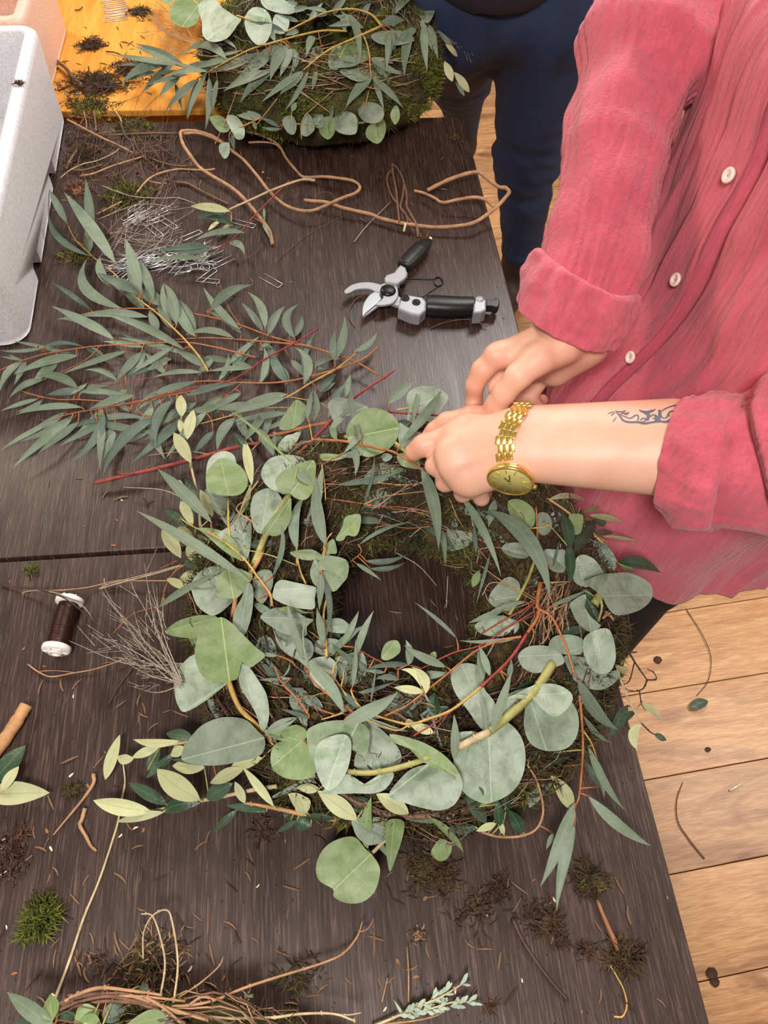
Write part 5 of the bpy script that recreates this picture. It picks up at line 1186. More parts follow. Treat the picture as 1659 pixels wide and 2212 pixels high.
def put(line):
    q = line.split()
    if len(q) < 8: return
    f = [float(x) for x in q[2:]]; b = Vector(C2(f[0], f[1])); best = None
    for k, br in BR.items():
        for sp, px in br.stems:
            for i in range(len(px)-1):
                a, c = Vector(px[i]), Vector(px[i+1]); t = max(0, min(1, (b-a).dot(c-a)/(c-a).length_squared)); d = (b-a.lerp(c, t)).length
                if best is None or d < best[0]: best = (d, br)
    best[1].leaf(q[0], q[1], *f)
def sibling(row):
    q = row.split(); f = [float(x) for x in q[2:]]
    dx, dy = f[2]-f[0], f[3]-f[1]; a = RND.choice((-1, 1))*RND.uniform(.12, .4); k_ = RND.uniform(.7, .95); c, s_ = math.cos(a)*k_, math.sin(a)*k_
    b0, b1 = f[0]-dx*.06+RND.uniform(-14, 14), f[1]-dy*.06+RND.uniform(-10, 10)
    return '%s %s %.0f %.0f %.0f %.0f %.0f %.0f %.2f' % ('L', RND.choice('lld'), b0, b1, b0+dx*c-dy*s_, b1+dx*s_+dy*c, f[4]*.85, 5, RND.uniform(-.1, .1))
rows = [r_ for r_ in LD.replace('\n', '|').split('|') if len(r_.split()) >= 8]
for r_ in rows:
    put(r_)
    if RND.random() < .55: put(sibling(r_))
crop(0, 0, 2.9625)
for row in ('L l 430 1430 305 1200 48 14|L d 575 1640 318 1335 44 16 -.14|L l 600 1490 550 1150 62 22|L l 742 1690 410 1230 88 24|L l 690 1810 600 1500 0|L l 782 1975 562 1650 80 18 -.22|L d 890 1880 610 1745 70 24|L l 905 1860 805 1530 78 30|L l 985 1910 895 1660 66 26|L l 700 1835 640 1640 62 20 -.08|'
            'L l 1080 1965 820 1770 92 16 -.05|L l 1130 2085 1050 1815 70 22 .06|L l 1252 2155 1145 1915 72 22 -.08|L l 1010 2120 955 1985 64 14|L l 950 2030 495 2030 62 10 .03|L d 585 1985 330 1808 36 8|L l 570 1620 565 1450 60 10|L l 850 1840 820 1640 50 10').split('|'): put(row)
# small red-stemmed sprig with an olive tip, between the pins and the curly vine
e = empty('eucalyptus_sprig', P(470, 480, 0), 'thin sprig with a crimson stem and few leaves, lying over the metal pins', 'sprig')
b = Plant(e, flat, 'leaf'); crop(360, 250, 2.07375)
b.stem('R', 1.5, .9, 550, 290, 14, 470, 370, 14, 400, 440, 14, 330, 520, 16, 270, 570, 18, 190, 610, 20)
for a in ('L l 190 560 345 540 0', 'L d 200 600 -10 610 70 26', 'L l 60 600 -0 0 0'):
    q = a.split();
    if len(q) > 7: b.leaf(q[0], q[1], *[float(x) for x in q[2:]])
crop(200, 440, 3.77)
for a in ('L d 960 345 520 385 62 28', 'L l 450 475 940 455 0', 'L l 1240 235 820 305 58 24 .08', 'L l 1100 325 1235 415 66 12 -.22', 'L l 1395 30 1400 150 24 12', 'L l 940 450 440 470 46 34 .03', 'L l 1385 160 1450 290 30 8'):
    q = a.split()
    if len(q) > 7: b.leaf(q[0], q[1], *[float(x) for x in q[2:]])
e = empty('olive_sprig', P(480, 450, 0), 'small olive sprig with one pale leaf, on the table under the curly vine', 'sprig')
b = Plant(e, flat, 'olive_leaf'); crop(360, 250, 2.07375)
b.stem('P', 2.0, 1.5, 665, 290, 18, 600, 288, 18, 480, 330, 16, 380, 375, 14, 280, 420, 14)
b.stem('P', .9, .7, 290, 435, 12, 285, 480, 8, 240, 530, 6)
for a in ('V o 285 428 108 405 34 18', 'V k 280 425 135 460 36 6', 'V k 300 490 175 455 26 14 .05', 'L k 240 540 340 490 18 6', 'V g 290 480 230 540 22 6', 'V o 240 470 185 515 18 8'):
    q = a.split(); b.leaf(q[0], q[1], *[float(x) for x in q[2:]])
# ---------------------------------------------------------------- second wreath, at the back
RB = Ring((.045, 1.362), .135, .072, .125)
wb = empty('wreath', (.045, 1.362, TZ), 'tall green moss wreath with eucalyptus at the far end of the dark table', 'wreath')
RB.build(wb, 'moss', 26000, dist=(.34, .52, .14))
RB.twigs(wb, ('twig_brown', 'twig_grey', 'twig_dark'), 200, th0=1.0, th1=2.6)
W2 = Plant(wb, RB.canopy, 'eucalyptus_leaf'); crop(200, 0, 1.929)
for a in ('Y 2.4 1.2 1210 105 24 1100 155 26 980 210 26 880 290 24', 'Y 2.6 1.4 1205 110 24 1160 60 26 1080 38 26 980 50 26 880 95 26 800 135 24', 'Y 2.2 1.2 1060 130 24 960 128 26 860 148 26 760 175 24 660 205 20 560 255 18 440 325 14', 'Y 1.8 1.0 1130 150 24 1150 210 24 1160 320 20',
          'G 1.6 1.0 1210 500 4 1080 515 5 930 518 6 800 515 5', 'T 1.4 .8 700 490 4 640 520 4 575 550 2 570 600 2', 'Y 2 1.2 600 65 26 680 90 26'):
    q = a.split(); W2.stem(q[0], float(q[1]), float(q[2]), *[float(x) for x in q[3:]])
W2.poly('p', [(600, 70), (540, 30), (500, -10), (440, 20), (455, 90), (460, 150), (500, 175), (560, 160), (600, 110), (620, 80)], (470, 170), 26)
W2.poly('g', [(440, 20), (380, -20), (330, 20), (325, 80), (380, 115), (430, 100), (445, 60)], (370, 115), 24)
W2.poly('g', [(330, 20), (270, -10), (250, -60), (330, -60)], (270, -10), 22)
W2.poly('p', [(720, 40), (670, 30), (635, 70), (640, 130), (680, 185), (720, 180), (745, 130), (745, 80)], (690, 190), 28)
W2.poly('p', [(760, 60), (750, 130), (800, 140), (820, 100), (810, 70)], (820, 110), 20)
W2.poly('p', [(730, 40), (700, 0), (740, -30), (840, 30), (820, 60)], (700, 0), 18)
W2.poly('g', [(440, 20), (425, -20), (470, -40), (520, -10), (480, 60)], (450, 70), 22)
W2.poly('g', [(1060, 180), (1020, 215), (1035, 250), (1100, 262), (1160, 240), (1150, 200), (1110, 172)], (1030, 240), 16)
W2.poly('r', [(1370, -30), (1350, 10), (1370, 80), (1400, 95), (1425, 50), (1430, -10)], (1395, 95), 26)
W2.poly('r', [(1020, 185), (985, 230), (985, 280), (1020, 292), (1050, 250), (1040, 200)], (1000, 290), 18)
W2.poly('r', [(1110, 480), (1110, 440), (1150, 425), (1200, 440), (1215, 480), (1190, 510), (1140, 510)], (1150, 425), 2)
W2.poly('g', [(1180, 500), (1145, 530), (1140, 570), (1185, 600), (1215, 570), (1222, 520), (1205, 490)], (1185, 600), 8)
W2.poly('r', [(1010, 515), (1000, 480), (1040, 462), (1095, 480), (1100, 550), (1060, 562), (1015, 545)], (1060, 462), 2)
W2.poly('p', [(1085, 480), (1062, 520), (1075, 555), (1100, 555), (1106, 500)], (1070, 550), 8)
W2.poly('g', [(980, 485), (950, 500), (945, 550), (980, 582), (1010, 550), (1015, 500)], (980, 582), 6)
W2.poly('r', [(890, 470), (920, 500), (925, 540), (895, 568), (872, 560), (870, 520)], (890, 568), 3)
W2.poly('r', [(830, 480), (850, 520), (840, 560), (810, 550), (790, 500)], (835, 560), 3)
W2.poly('r', [(960, 480), (920, 480), (930, 530), (960, 530)], (925, 530), 1)
W2.poly('g', [(570, 545), (530, 550), (495, 510), (490, 485), (530, 480), (565, 510)], (492, 485), 6)
W2.poly('p', [(580, 548), (558, 500), (565, 480), (600, 485), (632, 530), (630, 575), (600, 580)], (565, 480), 8)
W2.poly('r', [(568, 595), (530, 600), (528, 630), (550, 662), (570, 640)], (548, 662), 4)
W2.poly('g', [(1260, 440), (1240, 480), (1260, 520), (1280, 490), (1275, 450)], (1260, 520), 3)
W2.poly('r', [(1200, 130), (1160, 150), (1190, 180), (1260, 190), (1340, 170), (1300, 130)], (1340, 170), 16)
W2.poly('r', [(1160, 330), (1100, 340), (1030, 300), (1060, 270), (1150, 260), (1240, 290), (1230, 320)], (1030, 300), 12)
crop(200, 0, 1.929)
for a in ('L l 560 250 355 238 40 20 .1', 'L l 600 205 435 178 18 20 .1', 'L d 380 270 175 182 34 12', 'L l 380 275 95 225 34 14 -.05', 'L l 370 265 98 275 24 12', 'L l 330 270 120 350 38 10 .1', 'L l 265 300 130 340 20 6', 'L l 480 300 308 315 26 18', 'L d 400 310 215 360 26 10', 'L l 370 310 275 405 34 10', 'L l 440 330 300 468 30 12',
          'L d 440 335 390 500 24 8', 'L l 485 320 470 540 30 14 -.04', 'L l 520 330 500 470 22 10', 'L d 500 290 370 290 50 8', 'L l 650 255 480 300 50 12', 'L l 740 300 545 380 52 16', 'L l 740 240 600 330 46 12', 'L d 700 240 560 270 46 10', 'L l 800 200 740 335 44 20 .05', 'L l 830 200 780 320 36 14', 'L l 790 190 650 270 34 16',
          'L l 880 295 705 425 30 20', 'L l 880 300 780 395 44 16', 'L l 935 295 915 378 22 16', 'L l 955 200 900 280 40 14', 'L l 920 150 890 240 34 16', 'L l 1065 60 1115 268 34 34 -.03', 'L l 1115 262 985 290 36 22 .05', 'L l 1165 325 1055 450 40 20 .05', 'L l 1160 250 1290 310 34 16 .05', 'L l 1165 325 1295 450 30 18', 'L l 1170 320 1215 460 24 16',
          'L l 1160 240 1240 350 26 14', 'L l 1235 140 1225 300 26 20', 'L l 1250 120 1235 260 30 18', 'L l 1330 130 1300 320 40 20 .05', 'L l 1380 100 1395 300 34 26 .02', 'L l 1400 100 1440 250 30 20', 'L l 1345 120 1280 170 34 16', 'L l 860 90 760 65 20 16', 'L l 900 30 800 60 22 16', 'L l 850 25 780 10 26 14', 'L l 980 50 880 35 22 20', 'L d 800 132 655 90 22 26',
          'L l 760 175 720 100 30 14', 'L l 860 130 800 150 26 14', 'L l 900 90 960 10 22 16', 'L l 1000 60 1060 -10 26 16', 'L l 1120 60 1150 -20 30 16', 'L l 1180 70 1300 30 30 18', 'L d 1210 95 1300 85 40 18', 'L l 1260 60 1360 10 44 16', 'L l 1300 30 1380 -40 40 20', 'L l 1100 100 980 110 26 16', 'L l 1050 130 1040 60 26 14', 'L l 1130 120 1000 60 30 12',
          'L l 700 495 600 480 36 2', 'L d 780 530 700 490 20 4', 'L l 680 540 670 500 20 2', 'L d 580 560 590 630 20 2', 'V o 1500 340 1465 255 28 16', 'V o 1570 385 1505 300 26 16', 'L d 1550 400 1510 340 18 10', 'V o 1520 235 1470 185 20 16', 'L d 1440 130 1520 230 20 16', 'L l 1480 100 1440 60 40 14', 'V k 1000 440 990 500 16 8', 'V g 830 465 850 425 20 8', 'L d 345 350 375 465 18 4'):
    q = a.split(); W2.leaf(q[0], q[1], *[float(x) for x in q[2:]])
    if q[0] == 'L' and RND.random() < .6:
        q = sibling(a).split(); W2.leaf(q[0], 'l', *[float(x) for x in q[2:6]], float(q[6])*.9, float(a.split()[7])-4, float(q[8]))
def spray(W_, mat, crop_, base, tips, r=.7, forks=3, off=10):
    crop(*crop_)
    for (tu, tv, to) in tips:
        mu, mv = (base[0]+tu)/2+RND.uniform(-.16, .16)*(tv-base[1]), (base[1]+tv)/2+RND.uniform(-.16, .16)*(tu-base[0]); base = (base[0]+RND.uniform(-12, 12), base[1]+RND.uniform(-26, 26))
        W_.stem(mat, r, r*.5, base[0], base[1], off, mu, mv, off+2, tu, tv, to)
        for k in range(forks):
            t = RND.uniform(.4, .95); x, y = base[0]+(tu-base[0])*t, base[1]+(tv-base[1])*t; L = .22*math.hypot(tu-base[0], tv-base[1]); a = math.atan2(tv-base[1], tu-base[0])+RND.uniform(-.7, .7)
            W_.stem(mat, r*.6, r*.4, x, y, off+2, x+math.cos(a)*L, y+math.sin(a)*L, to+RND.uniform(-3, 6))
spray(W2, 'E', (200, 0, 1.929), (1400, 120), [(1490, 40, 30), (1555, 75, 24), (1575, 160, 18), (1585, 230, 14), (1530, 120, 24), (1500, 170, 20), (1460, 20, 30), (1545, 195, 16)], .9)
spray(W2, 'E', (200, 0, 1.929), (420, 180), [(240, 40, 20), (250, 90, 14), (220, 130, 10), (270, 160, 12), (290, 20, 24), (300, 210, 10), (230, 10, 24), (280, 120, 16), (320, 90, 20)], .8, 4)
crop(200, 0, 1.929)
for i in range(60):
    x, y = RND.uniform(420, 1250), RND.uniform(180, 400); L = RND.uniform(60, 200); a = RND.uniform(-.4, .4)
    W2.stem(RND.choice('BBEAA'), RND.uniform(.6, 1.2), .4, x, y, RND.uniform(4, 16), x+L*.5, y+L*.5*math.sin(a)+RND.uniform(-8, 8), RND.uniform(6, 18), x+L, y+L*math.sin(a), RND.uniform(2, 14))
for a in ('A 1.2 870 385 16 990 470 10', 'A 1.1 870 580 4 880 490 10 1000 380 14', 'A .9 680 525 6 770 410 12', 'A 1.0 510 600 4 560 490 8 600 380 14', 'A .8 1150 380 14 1140 450 10 1170 480 8', 'A .9 920 300 16 1060 360 14'):
    q = a.split(); W2.stem(q[0], float(q[1]), .6, *[float(x) for x in q[2:]])
# grey heather on the left of the front wreath
spray(W1, 'E', (200, 840, 2.9625), (560, 1830), [(230, 1740, 4), (30, 1580, 6), (160, 1720, 8), (290, 1450, 6), (330, 1110, 4), (250, 1260, 6), (90, 1350, 4), (380, 1240, 6), (200, 1580, 2), (60, 1250, 4), (310, 1640, 4), (400, 1500, 6), (300, 1830, 2), (240, 1900, 2)], .6, 6, 30)
spray(W1, 'E', (200, 1300, 2.9625), (600, 400), [(150, 355, 8), (-150, 250, 6), (300, 430, 4), (280, 260, 6), (380, 320, 6), (0, 190, 5), (340, 480, 4)], .6, 5, 20)
crop(200, 840, 2.9625)
for a in ('E .7 560 1130 10 330 1190 10 100 1250 12 40 1280 10', 'O .8 600 1120 8 520 1180 6 450 1300 6', 'O .6 480 1380 6 260 1440 4 130 1565 4', 'O .7 560 1120 8 480 1240 8 430 1400 6', 'O .6 430 1150 6 540 1100 8', 'E .8 640 740 10 460 650 6 200 630 2', 'A .7 750 420 6 600 400 8 360 425 6', 'E .7 800 560 8 950 650 8 1080 480 8',
          'A 1.0 1060 590 26 970 720 26 910 900 24', 'A .9 1050 870 24 920 770 26 1000 700 26', 'G .6 1310 1130 20 1120 1060 22 920 1020 22'):
    q = a.split(); W1.stem(q[0], float(q[1]), .5, *[float(x) for x in q[2:]])
print('leaves', W1.ln, W2.ln)
# ---------------------------------------------------------------- third wreath, bottom left corner
R3 = Ring((-.155, -.215), .150, .062, .07)
w3 = empty('wreath', (-.155, -.215, TZ), 'wreath only partly in view at the bottom left corner, bound with brown twigs', 'wreath')
R3.build(w3, 'moss', 7000); R3.twigs(w3, ('twig_brown', 'twig_tan'), 90, a0=.7, a1=2.5)
W3 = Plant(w3, R3.canopy, 'eucalyptus_leaf'); crop(0, 1780, 1.9988)
for a in ('A 1.8 230 800 8 330 740 12 430 708 14 560 720 14 700 740 12', 'A 1.4 260 790 8 420 750 12 600 745 14 800 765 10', 'B 1.8 240 800 10 400 740 12 600 770 12 900 840 6', 'A 1.5 560 740 14 740 800 10 900 850 6', 'P 1.3 700 800 10 900 835 4 1150 838 3 1300 820 3 1440 820 4 1530 850 6', 'P .7 1440 820 4 1500 825 4 1560 815 5',
          'A 1.3 740 790 8 900 770 4 1050 710 3 1200 660 3 1380 605 3 1480 560 3 1540 490 4 1565 420 5', 'A .6 1555 465 4 1590 450 4 1612 408 5', 'P 1.0 690 755 8 712 620 8 700 520 12 660 400 16 610 388 16', 'P 1.0 750 770 8 768 600 8 745 430 12 720 372 16 660 395 16 620 470 10 618 580 4',
          'A .8 770 750 6 860 690 4 940 620 3 965 575 3', 'A 1.2 820 780 8 870 748 6 930 758 4', 'B 1.6 230 815 10 340 770 14 480 745 14 640 790 12 800 860 8', 'A 1.2 600 760 12 760 840 8 840 900 6', 'B 1.3 300 760 12 500 730 14 640 760 12', 'E 1.1 640 800 10 800 860 8', 'A 1.4 620 745 14 700 790 12 780 860 8', 'B 2.0 230 790 8 300 760 10 420 735 12 560 740 12', 'B 1.8 240 805 8 320 785 10 460 765 12 600 775 12',
          'B 1.8 250 780 8 360 750 10 480 735 12 620 755 10'):
    q = a.split(); W3.stem(q[0], float(q[1]), float(q[1])*.6, *[float(x) for x in q[2:]])
for a in ('L l 240 880 30 725 60 10', 'L g 225 850 215 735 70 14', 'V d 440 850 550 770 60 6', 'V g 320 860 430 810 80 8', 'V g 440 880 340 850 60 8', 'L g 720 830 540 870 70 10', 'L k 330 830 235 820 34 8', 'V k 600 700 640 740 40 4', 'V p 660 860 760 830 60 6', 'L o 390 870 370 840 40 8', 'L d 130 870 60 860 40 6'):
    q = a.split(); W3.leaf(q[0], q[1], *[float(x) for x in q[2:]])
# ---------------------------------------------------------------- pruning shears
def px2(u, v, h=0): p = P(u, v, h); return (p.x, p.y)
def slab(px, h0, h1, mat, parent, name, bev=.0012, ref=None):
    """flat part traced on the plane at its own height"""
    h = h1 if ref is None else ref; pts = [px2(*C2(*q), h) for q in px]
    a = sum(pts[i][0]*pts[(i+1) % len(pts)][1]-pts[(i+1) % len(pts)][0]*pts[i][1] for i in range(len(pts)))
    if a < 0: pts = pts[::-1]
    return MB().prism(pts, TZ+h0, TZ+h1, bev=bev).build(name, mat, parent, False)
crop(720, 500, 4.1475)
pr = empty('pruning_shears', P(*C2(560, 560), 0), 'open pruning shears with silver blades and black handles, on the dark table', 'shears')
def curve2(pts, n=5): return [tuple(p)[:2] for p in spline([(a, b, 0) for a, b in pts], n)]
slab(curve2([(97, 540), (105, 520), (160, 478), (240, 455), (330, 452), (430, 475), (470, 500)])+curve2([(460, 560), (380, 538), (330, 515), (270, 510), (200, 520), (150, 545), (110, 556)]), .012, .0150, 'alu', pr, 'hook_blade')
slab(curve2([(400, 530), (340, 555), (290, 610), (262, 680), (262, 770)], 4)+curve2([(268, 768), (360, 700), (430, 655), (520, 640), (570, 600), (440, 600)], 4), .008, .0118, 'alu', pr, 'lower_bevel', .0008)
slab(curve2([(412, 522), (330, 565), (280, 630), (262, 700), (264, 762)], 4)+curve2([(300, 720), (380, 655), (436, 600)], 4), .0118, .0140, 'blade_steel', pr, 'cutting_blade', .0005)
slab([(400, 700)][:0] or curve2([(430, 470), (470, 462), (560, 480), (580, 530), (578, 580), (530, 640), (440, 660), (380, 650), (440, 600), (450, 560)], 3), .0145, .0185, 'alu', pr, 'pivot_plate')
slab([(458, 410), (472, 385), (545, 360), (560, 335), (600, 292), (650, 318), (668, 370), (650, 410), (570, 470), (470, 455)], .0100, .0230, 'alu', pr, 'upper_shank', .003)
slab([(505, 640), (560, 560), (606, 590), (590, 672)], .008, .0135, 'alu', pr, 'lower_tang')
slab([(590, 640), (622, 562), (700, 568), (800, 585), (836, 625), (832, 700), (775, 752), (700, 740), (582, 690)], .004, .0245, 'alu', pr, 'lower_shank', .003)
mb = MB(); c = P(*C2(490, 532), .0185); mb.lathe([(.0001, .004), (.0075, .004), (.0105, .0025), (.0115, 0), (.0115, -.002)], c, (0, 0, 1), 32); mb.build('pivot_bolt', 'black_steel', pr)
for q in ((645, 600), (743, 636)):
    c = P(*C2(*q), .0245); s_ = MB().lathe([(.0001, .0004), (.0025, .0004), (.0026, .0012), (.0058, .0012), (.0062, 0), (.0062, -.001)], c, (0, 0, 1), 24).build('screw', 'black_steel', pr)
def grip(name, pts, rad, parent, mat='black_plastic', fl=.62):
    sp = spline([P(*C2(a, b), h) for a, b, h in pts], 8); k = len(sp); vs = []; n = 16
    for i, p in enumerate(sp):
        t = (sp[min(i+1, k-1)]-sp[max(i-1, 0)]).normalized(); a = t.cross(Vector((0, 0, 1))).normalized(); b = a.cross(t)
        x = i/(k-1)*(len(rad)-1); j = min(int(x), len(rad)-2); r = rad[j]+(rad[j+1]-rad[j])*(x-j)
        for q in range(n):
            th = 6.28318*q/n; c, s = math.cos(th), math.sin(th); e = 1/((abs(c)**3+abs(s)**3)**(1/3)); vs.append(p+a*c*e*r+b*s*e*r*fl)
    fs = [(i*n+j, i*n+(j+1) % n, (i+1)*n+(j+1) % n, (i+1)*n+j) for i in range(k-1) for j in range(n)]+[tuple(range(n))[::-1], tuple((k-1)*n+j for j in range(n))]
    return MB().add(vs, fs).build(name, mat, parent)
grip('upper_handle', [(632, 312, .017), (700, 240, .016), (770, 165, .0150), (830, 110, .0145), (866, 78, .014)], [.0105, .0125, .0125, .0085, .004], pr, fl=.75)
grip('lower_handle', [(832, 664, .0150), (930, 670, .0150), (1040, 676, .0150), (1160, 676, .0150), (1262, 668, .0150)], [.0140, .0148, .0148, .0140, .0125], pr, fl=.85)
slab([(1258, 618), (1285, 588), (1330, 588), (1372, 612), (1370, 700), (1330, 722), (1256, 728)], .003, .0255, 'alu', pr, 'end_collar', .0025)
MB().lathe([(.0001, .0015), (.005, .0015), (.006, 0), (.006, -.001)], P(*C2(1312, 606), .0255), (0, 0, 1), 24).build('collar_rivet', 'alu', pr)
slab(curve2([(1366, 606), (1440, 612), (1455, 590), (1480, 600), (1492, 640), (1470, 680), (1420, 668), (1368, 668)], 3), .008, .0200, 'black_plastic', pr, 'safety_catch', .0015)
sp_ = [P(*C2(650, 425), .020), P(*C2(900, 432), .020)]; c = P(*C2(940, 456), .020); X = (P(*C2(980, 456), .02)-c); Y = (P(*C2(940, 416), .02)-c)
coil = [c+X*math.cos(a)+Y*math.sin(a)+Vector((0, 0, -.0012*a/6.28)) for a in [2.4-.35*i for i in range(40)]]
MB().tube([sp_[0], sp_[1]]+coil+[P(*C2(985, 468), .016), P(*C2(900, 525), .016), P(*C2(800, 588), .016)], .0011, 6).build('spring', 'black_steel', pr)
MB().lathe([(.0001, .001), (.006, .001), (.0065, 0), (.0065, -.006)], P(*C2(612, 450), .018), (0, 0, 1), 20).build('stop_bolt', 'black_steel', pr)
MB().tube([P(*C2(866, 78), .014), P(*C2(872, 58), .014)], [.003, .0024], 8).build('handle_tip', 'white_plastic', pr)
# ---------------------------------------------------------------- floral pins
def pin(parent_label, u, v, ang, L=.034, w=.009, tilt=0.0, h=.001, grp='bent wire floral pins in the pile', roll=0.0, r=.0007):
    b = P(u, v, h); d = Vector((math.cos(ang), math.sin(ang), 0))*math.cos(tilt)+Vector((0, 0, math.sin(tilt)))
    n = Vector((-math.sin(ang), math.cos(ang), 0)); n = n*math.cos(roll)+Vector((0, 0, math.sin(roll)))
    pts = [b-n*w/2+d*L, b-n*w/2+d*.001, b-n*(w/2-.001), b+n*(w/2-.001), b+n*w/2+d*.001, b+n*w/2+d*L]
    z = min(p.z for p in pts)
    if z < TZ+r: pts = [p+Vector((0, 0, TZ+r-z)) for p in pts]
    o = MB().tube(pts, r, 5).build('floral_pin', 'steel_wire'); tag(o, parent_label, 'pin', grp); return o
crop(200, 440, 3.77)
for i in range(62):
    t = RND.random(); u = 200+t*820+RND.gauss(0, 30); v = 520-70*math.sin(t*3.0)+RND.gauss(0, 34); 
    pin('shiny wire pin lying in the big heap of pins among the leaves', *C2(u, v), RND.gauss(.25, .45)+(3.14159 if RND.random() < .45 else 0), tilt=RND.uniform(-.1, .25), h=.001+.010*RND.random()*math.sin(3*t), roll=RND.choice((0, 0, .3, -.3, 1.2)))
for q in ((560, 575, 0, 0)[:0] or [(255, 175, .6), (300, 130, .75), (330, 160, .7), (240, 130, .65), (360, 110, .6), (420, 170, .4), (470, 130, .55), (560, 265, 2.3), (680, 200, 2.4), (520, 80, .5), (300, 60, .7)]):
    pin('shiny wire pin in the loose group above the big heap, beside the moss tuft', *C2(q[0], q[1]), q[2], grp='bent wire floral pins above the pile', tilt=.08)
pin('single wire pin lying apart on the table, right of the pile of pins', *C2(1530, 670), 2.42, L=.036, w=.0105, grp=None)
pin('wire pin under the olive sprig, below the curly vine', *C2(1320, 185), 2.72, L=.038, w=.009, grp=None)
pin('wire pin lying flat just below the pile of pins', *C2(1030, 635), 2.95, L=.034, w=.008, grp=None)
pin('wire pin sticking out above the pile of pins at its right', *C2(880, 225), -2.45, L=.036, w=.009, grp=None, tilt=.1)
crop(0, 0, 3.95)
for q in ((860, 20), (880, 50), (900, 80), (880, 105), (920, 125), (900, 150), (890, 180)):
    pin('pin in the neat row on the honey coloured table', *C2(q[0], q[1]), .25, L=.046, grp='floral pins on the honey coloured table', w=.008)
crop(0, 1780, 1.9988)
pin('wire pin at the left edge of the photo, over the dark soil', *C2(62, 165), -2.6, L=.05, grp=None, tilt=.05, w=.006)
pin('wire pin at the left edge of the photo, above the dark soil', *C2(30, 72), -2.5, L=.05, grp=None, tilt=.05, w=.006)
# ---------------------------------------------------------------- wire spool
A_ = P(150, 1300, .013); B_ = P(122, 1400, .013); ax = (B_-A_).normalized(); L = (B_-A_).length
sp = empty('wire_spool', (A_.x, A_.y, TZ), 'spool of dark brown wire with white plastic ends, on the near table', 'spool')
for q, s in ((A_, 1), (B_, -1)):
    MB().lathe([(.0001, .0005), (.0035, .0005), (.0040, -.003), (.0065, -.003), (.0070, .0002), (.0128, .0002), (.0142, .001), (.0145, .0035), (.0140, .006), (.0125, .0068), (.006, .0068)], q-ax*s*.004, ax*s, 40).build('flange', 'white_plastic', sp)
    mbp = MB()
    for k in range(6):
        a = k*1.047; X = ax.orthogonal().normalized(); Y = ax.cross(X); d = X*math.cos(a)+Y*math.sin(a); q0 = q-ax*s*.0045
        mbp.tube([q0+d*.0065, q0+d*.0125], .0008, 5)
    mbp.build('spokes', 'white_plastic', sp)['kind'] = 'stuff'
n = 520; X = ax.orthogonal().normalized(); Y = ax.cross(X); pts = []
for i in range(n*8):
    t = i/(n*8); u = abs((t*14) % 2-1); a = i*6.28318/12; r = .0098+.0011*math.sin(u*3.14159)+.0003*math.sin(i*.37); pts.append(A_+ax*(.003+(L-.006)*u)+(X*math.cos(a)+Y*math.sin(a))*r)
MB().lathe([(.0085, .002), (.0098, .003), (.0105, L*.5), (.0098, L-.003), (.0085, L-.002)], A_, ax, 32).build('wire_core', 'brown_wire', sp)
MB().tube(pts, .00028, 3, cap=False).build('wire_winding', 'brown_wire', sp)
# ---------------------------------------------------------------- styrofoam boxes
def foam_box(name, label, corner_top, far_dir, length, depth, height, mat, taper=.02, rim=.020, notch=True, z0=TZ):
    """open box: corner_top is the outer corner of the rim nearest the centre of the photo"""
    e = empty(name, corner_top, label, 'box'); O = Vector(corner_top); Y = Vector(far_dir).normalized(); X = Vector((Y.y, -Y.x, 0)); H_ = O.z-z0   # Y runs along the long side towards the viewer, X inwards
    def rr(off, z, rad, L_=length, D_=depth):
        pts = []
        for cx, cy, a0 in ((off+rad, off+rad, 180), (D_-off-rad, off+rad, 270), (D_-off-rad, L_-off-rad, 0), (off+rad, L_-off-rad, 90)):
            for k in range(7): a = math.radians(a0+k*15); pts.append(O+X*(cx+rad*math.cos(a))+Y*(cy+rad*math.sin(a))+Vector((0, 0, z)))
        return pts
    prof = [(-taper, -H_+.004, .03), (-taper-.001, -H_+.012, .032), (-taper*.5, -H_*.5, .03), (0, -.012, .026), (.001, -.004, .026), (.005, 0, .024), (rim-.004, 0, .012), (rim, -.004, .010), (rim+.002, -.02, .01), (rim+taper*.3, -H_*.6, .012), (rim+taper*.5, -H_+.03, .014)]
    rows = [rr(o_, z, r) for o_, z, r in prof]; n = len(rows[0]); v = [p for r in rows for p in r]
    # X/Y swapped handedness: build both caps
    f = [(i*n+j, i*n+(j+1) % n, (i+1)*n+(j+1) % n, (i+1)*n+j) for i in range(len(rows)-1) for j in range(n)]+[tuple(range(n)), tuple((len(rows)-1)*n+j for j in range(n))]
    MB().add(v, f).build('foam_shell', mat, e)
    return e, O, X, Y
dr = Vector((.022, -.55, 0))
def carve(o, cuts):
    """cut boxes (world centre, size) out of a mesh"""
    cs = []
    for c, d in cuts:
        k = MB().box(c, d, bev=.006).build('cutter', None or 'styrofoam', None, False, origin=(0, 0, 0)); m = o.modifiers.new('c', 'BOOLEAN'); m.operation = 'DIFFERENCE'; m.object = k; m.solver = 'EXACT'; cs.append(k)
    bpy.context.view_layer.update(); dg = bpy.context.evaluated_depsgraph_get(); me = bpy.data.meshes.new_from_object(o.evaluated_get(dg)); o.modifiers.clear(); o.data = me
    for k in cs: bpy.data.objects.remove(k)
fb, O_, X_, Y_d = foam_box('foam_box', 'white styrofoam box at the left edge, with moss inside', (-.403, 1.318, TZ+.145), dr, .560, .34, .143, 'styrofoam', taper=-.003, rim=.020)
sh_ = [c for c in bpy.data.objects if c.parent == fb][0]
carve(sh_, [((-.398, 1.12, TZ+.012), (.036, .040, .034)), ((-.389, .905, TZ+.012), (.036, .040, .034))])
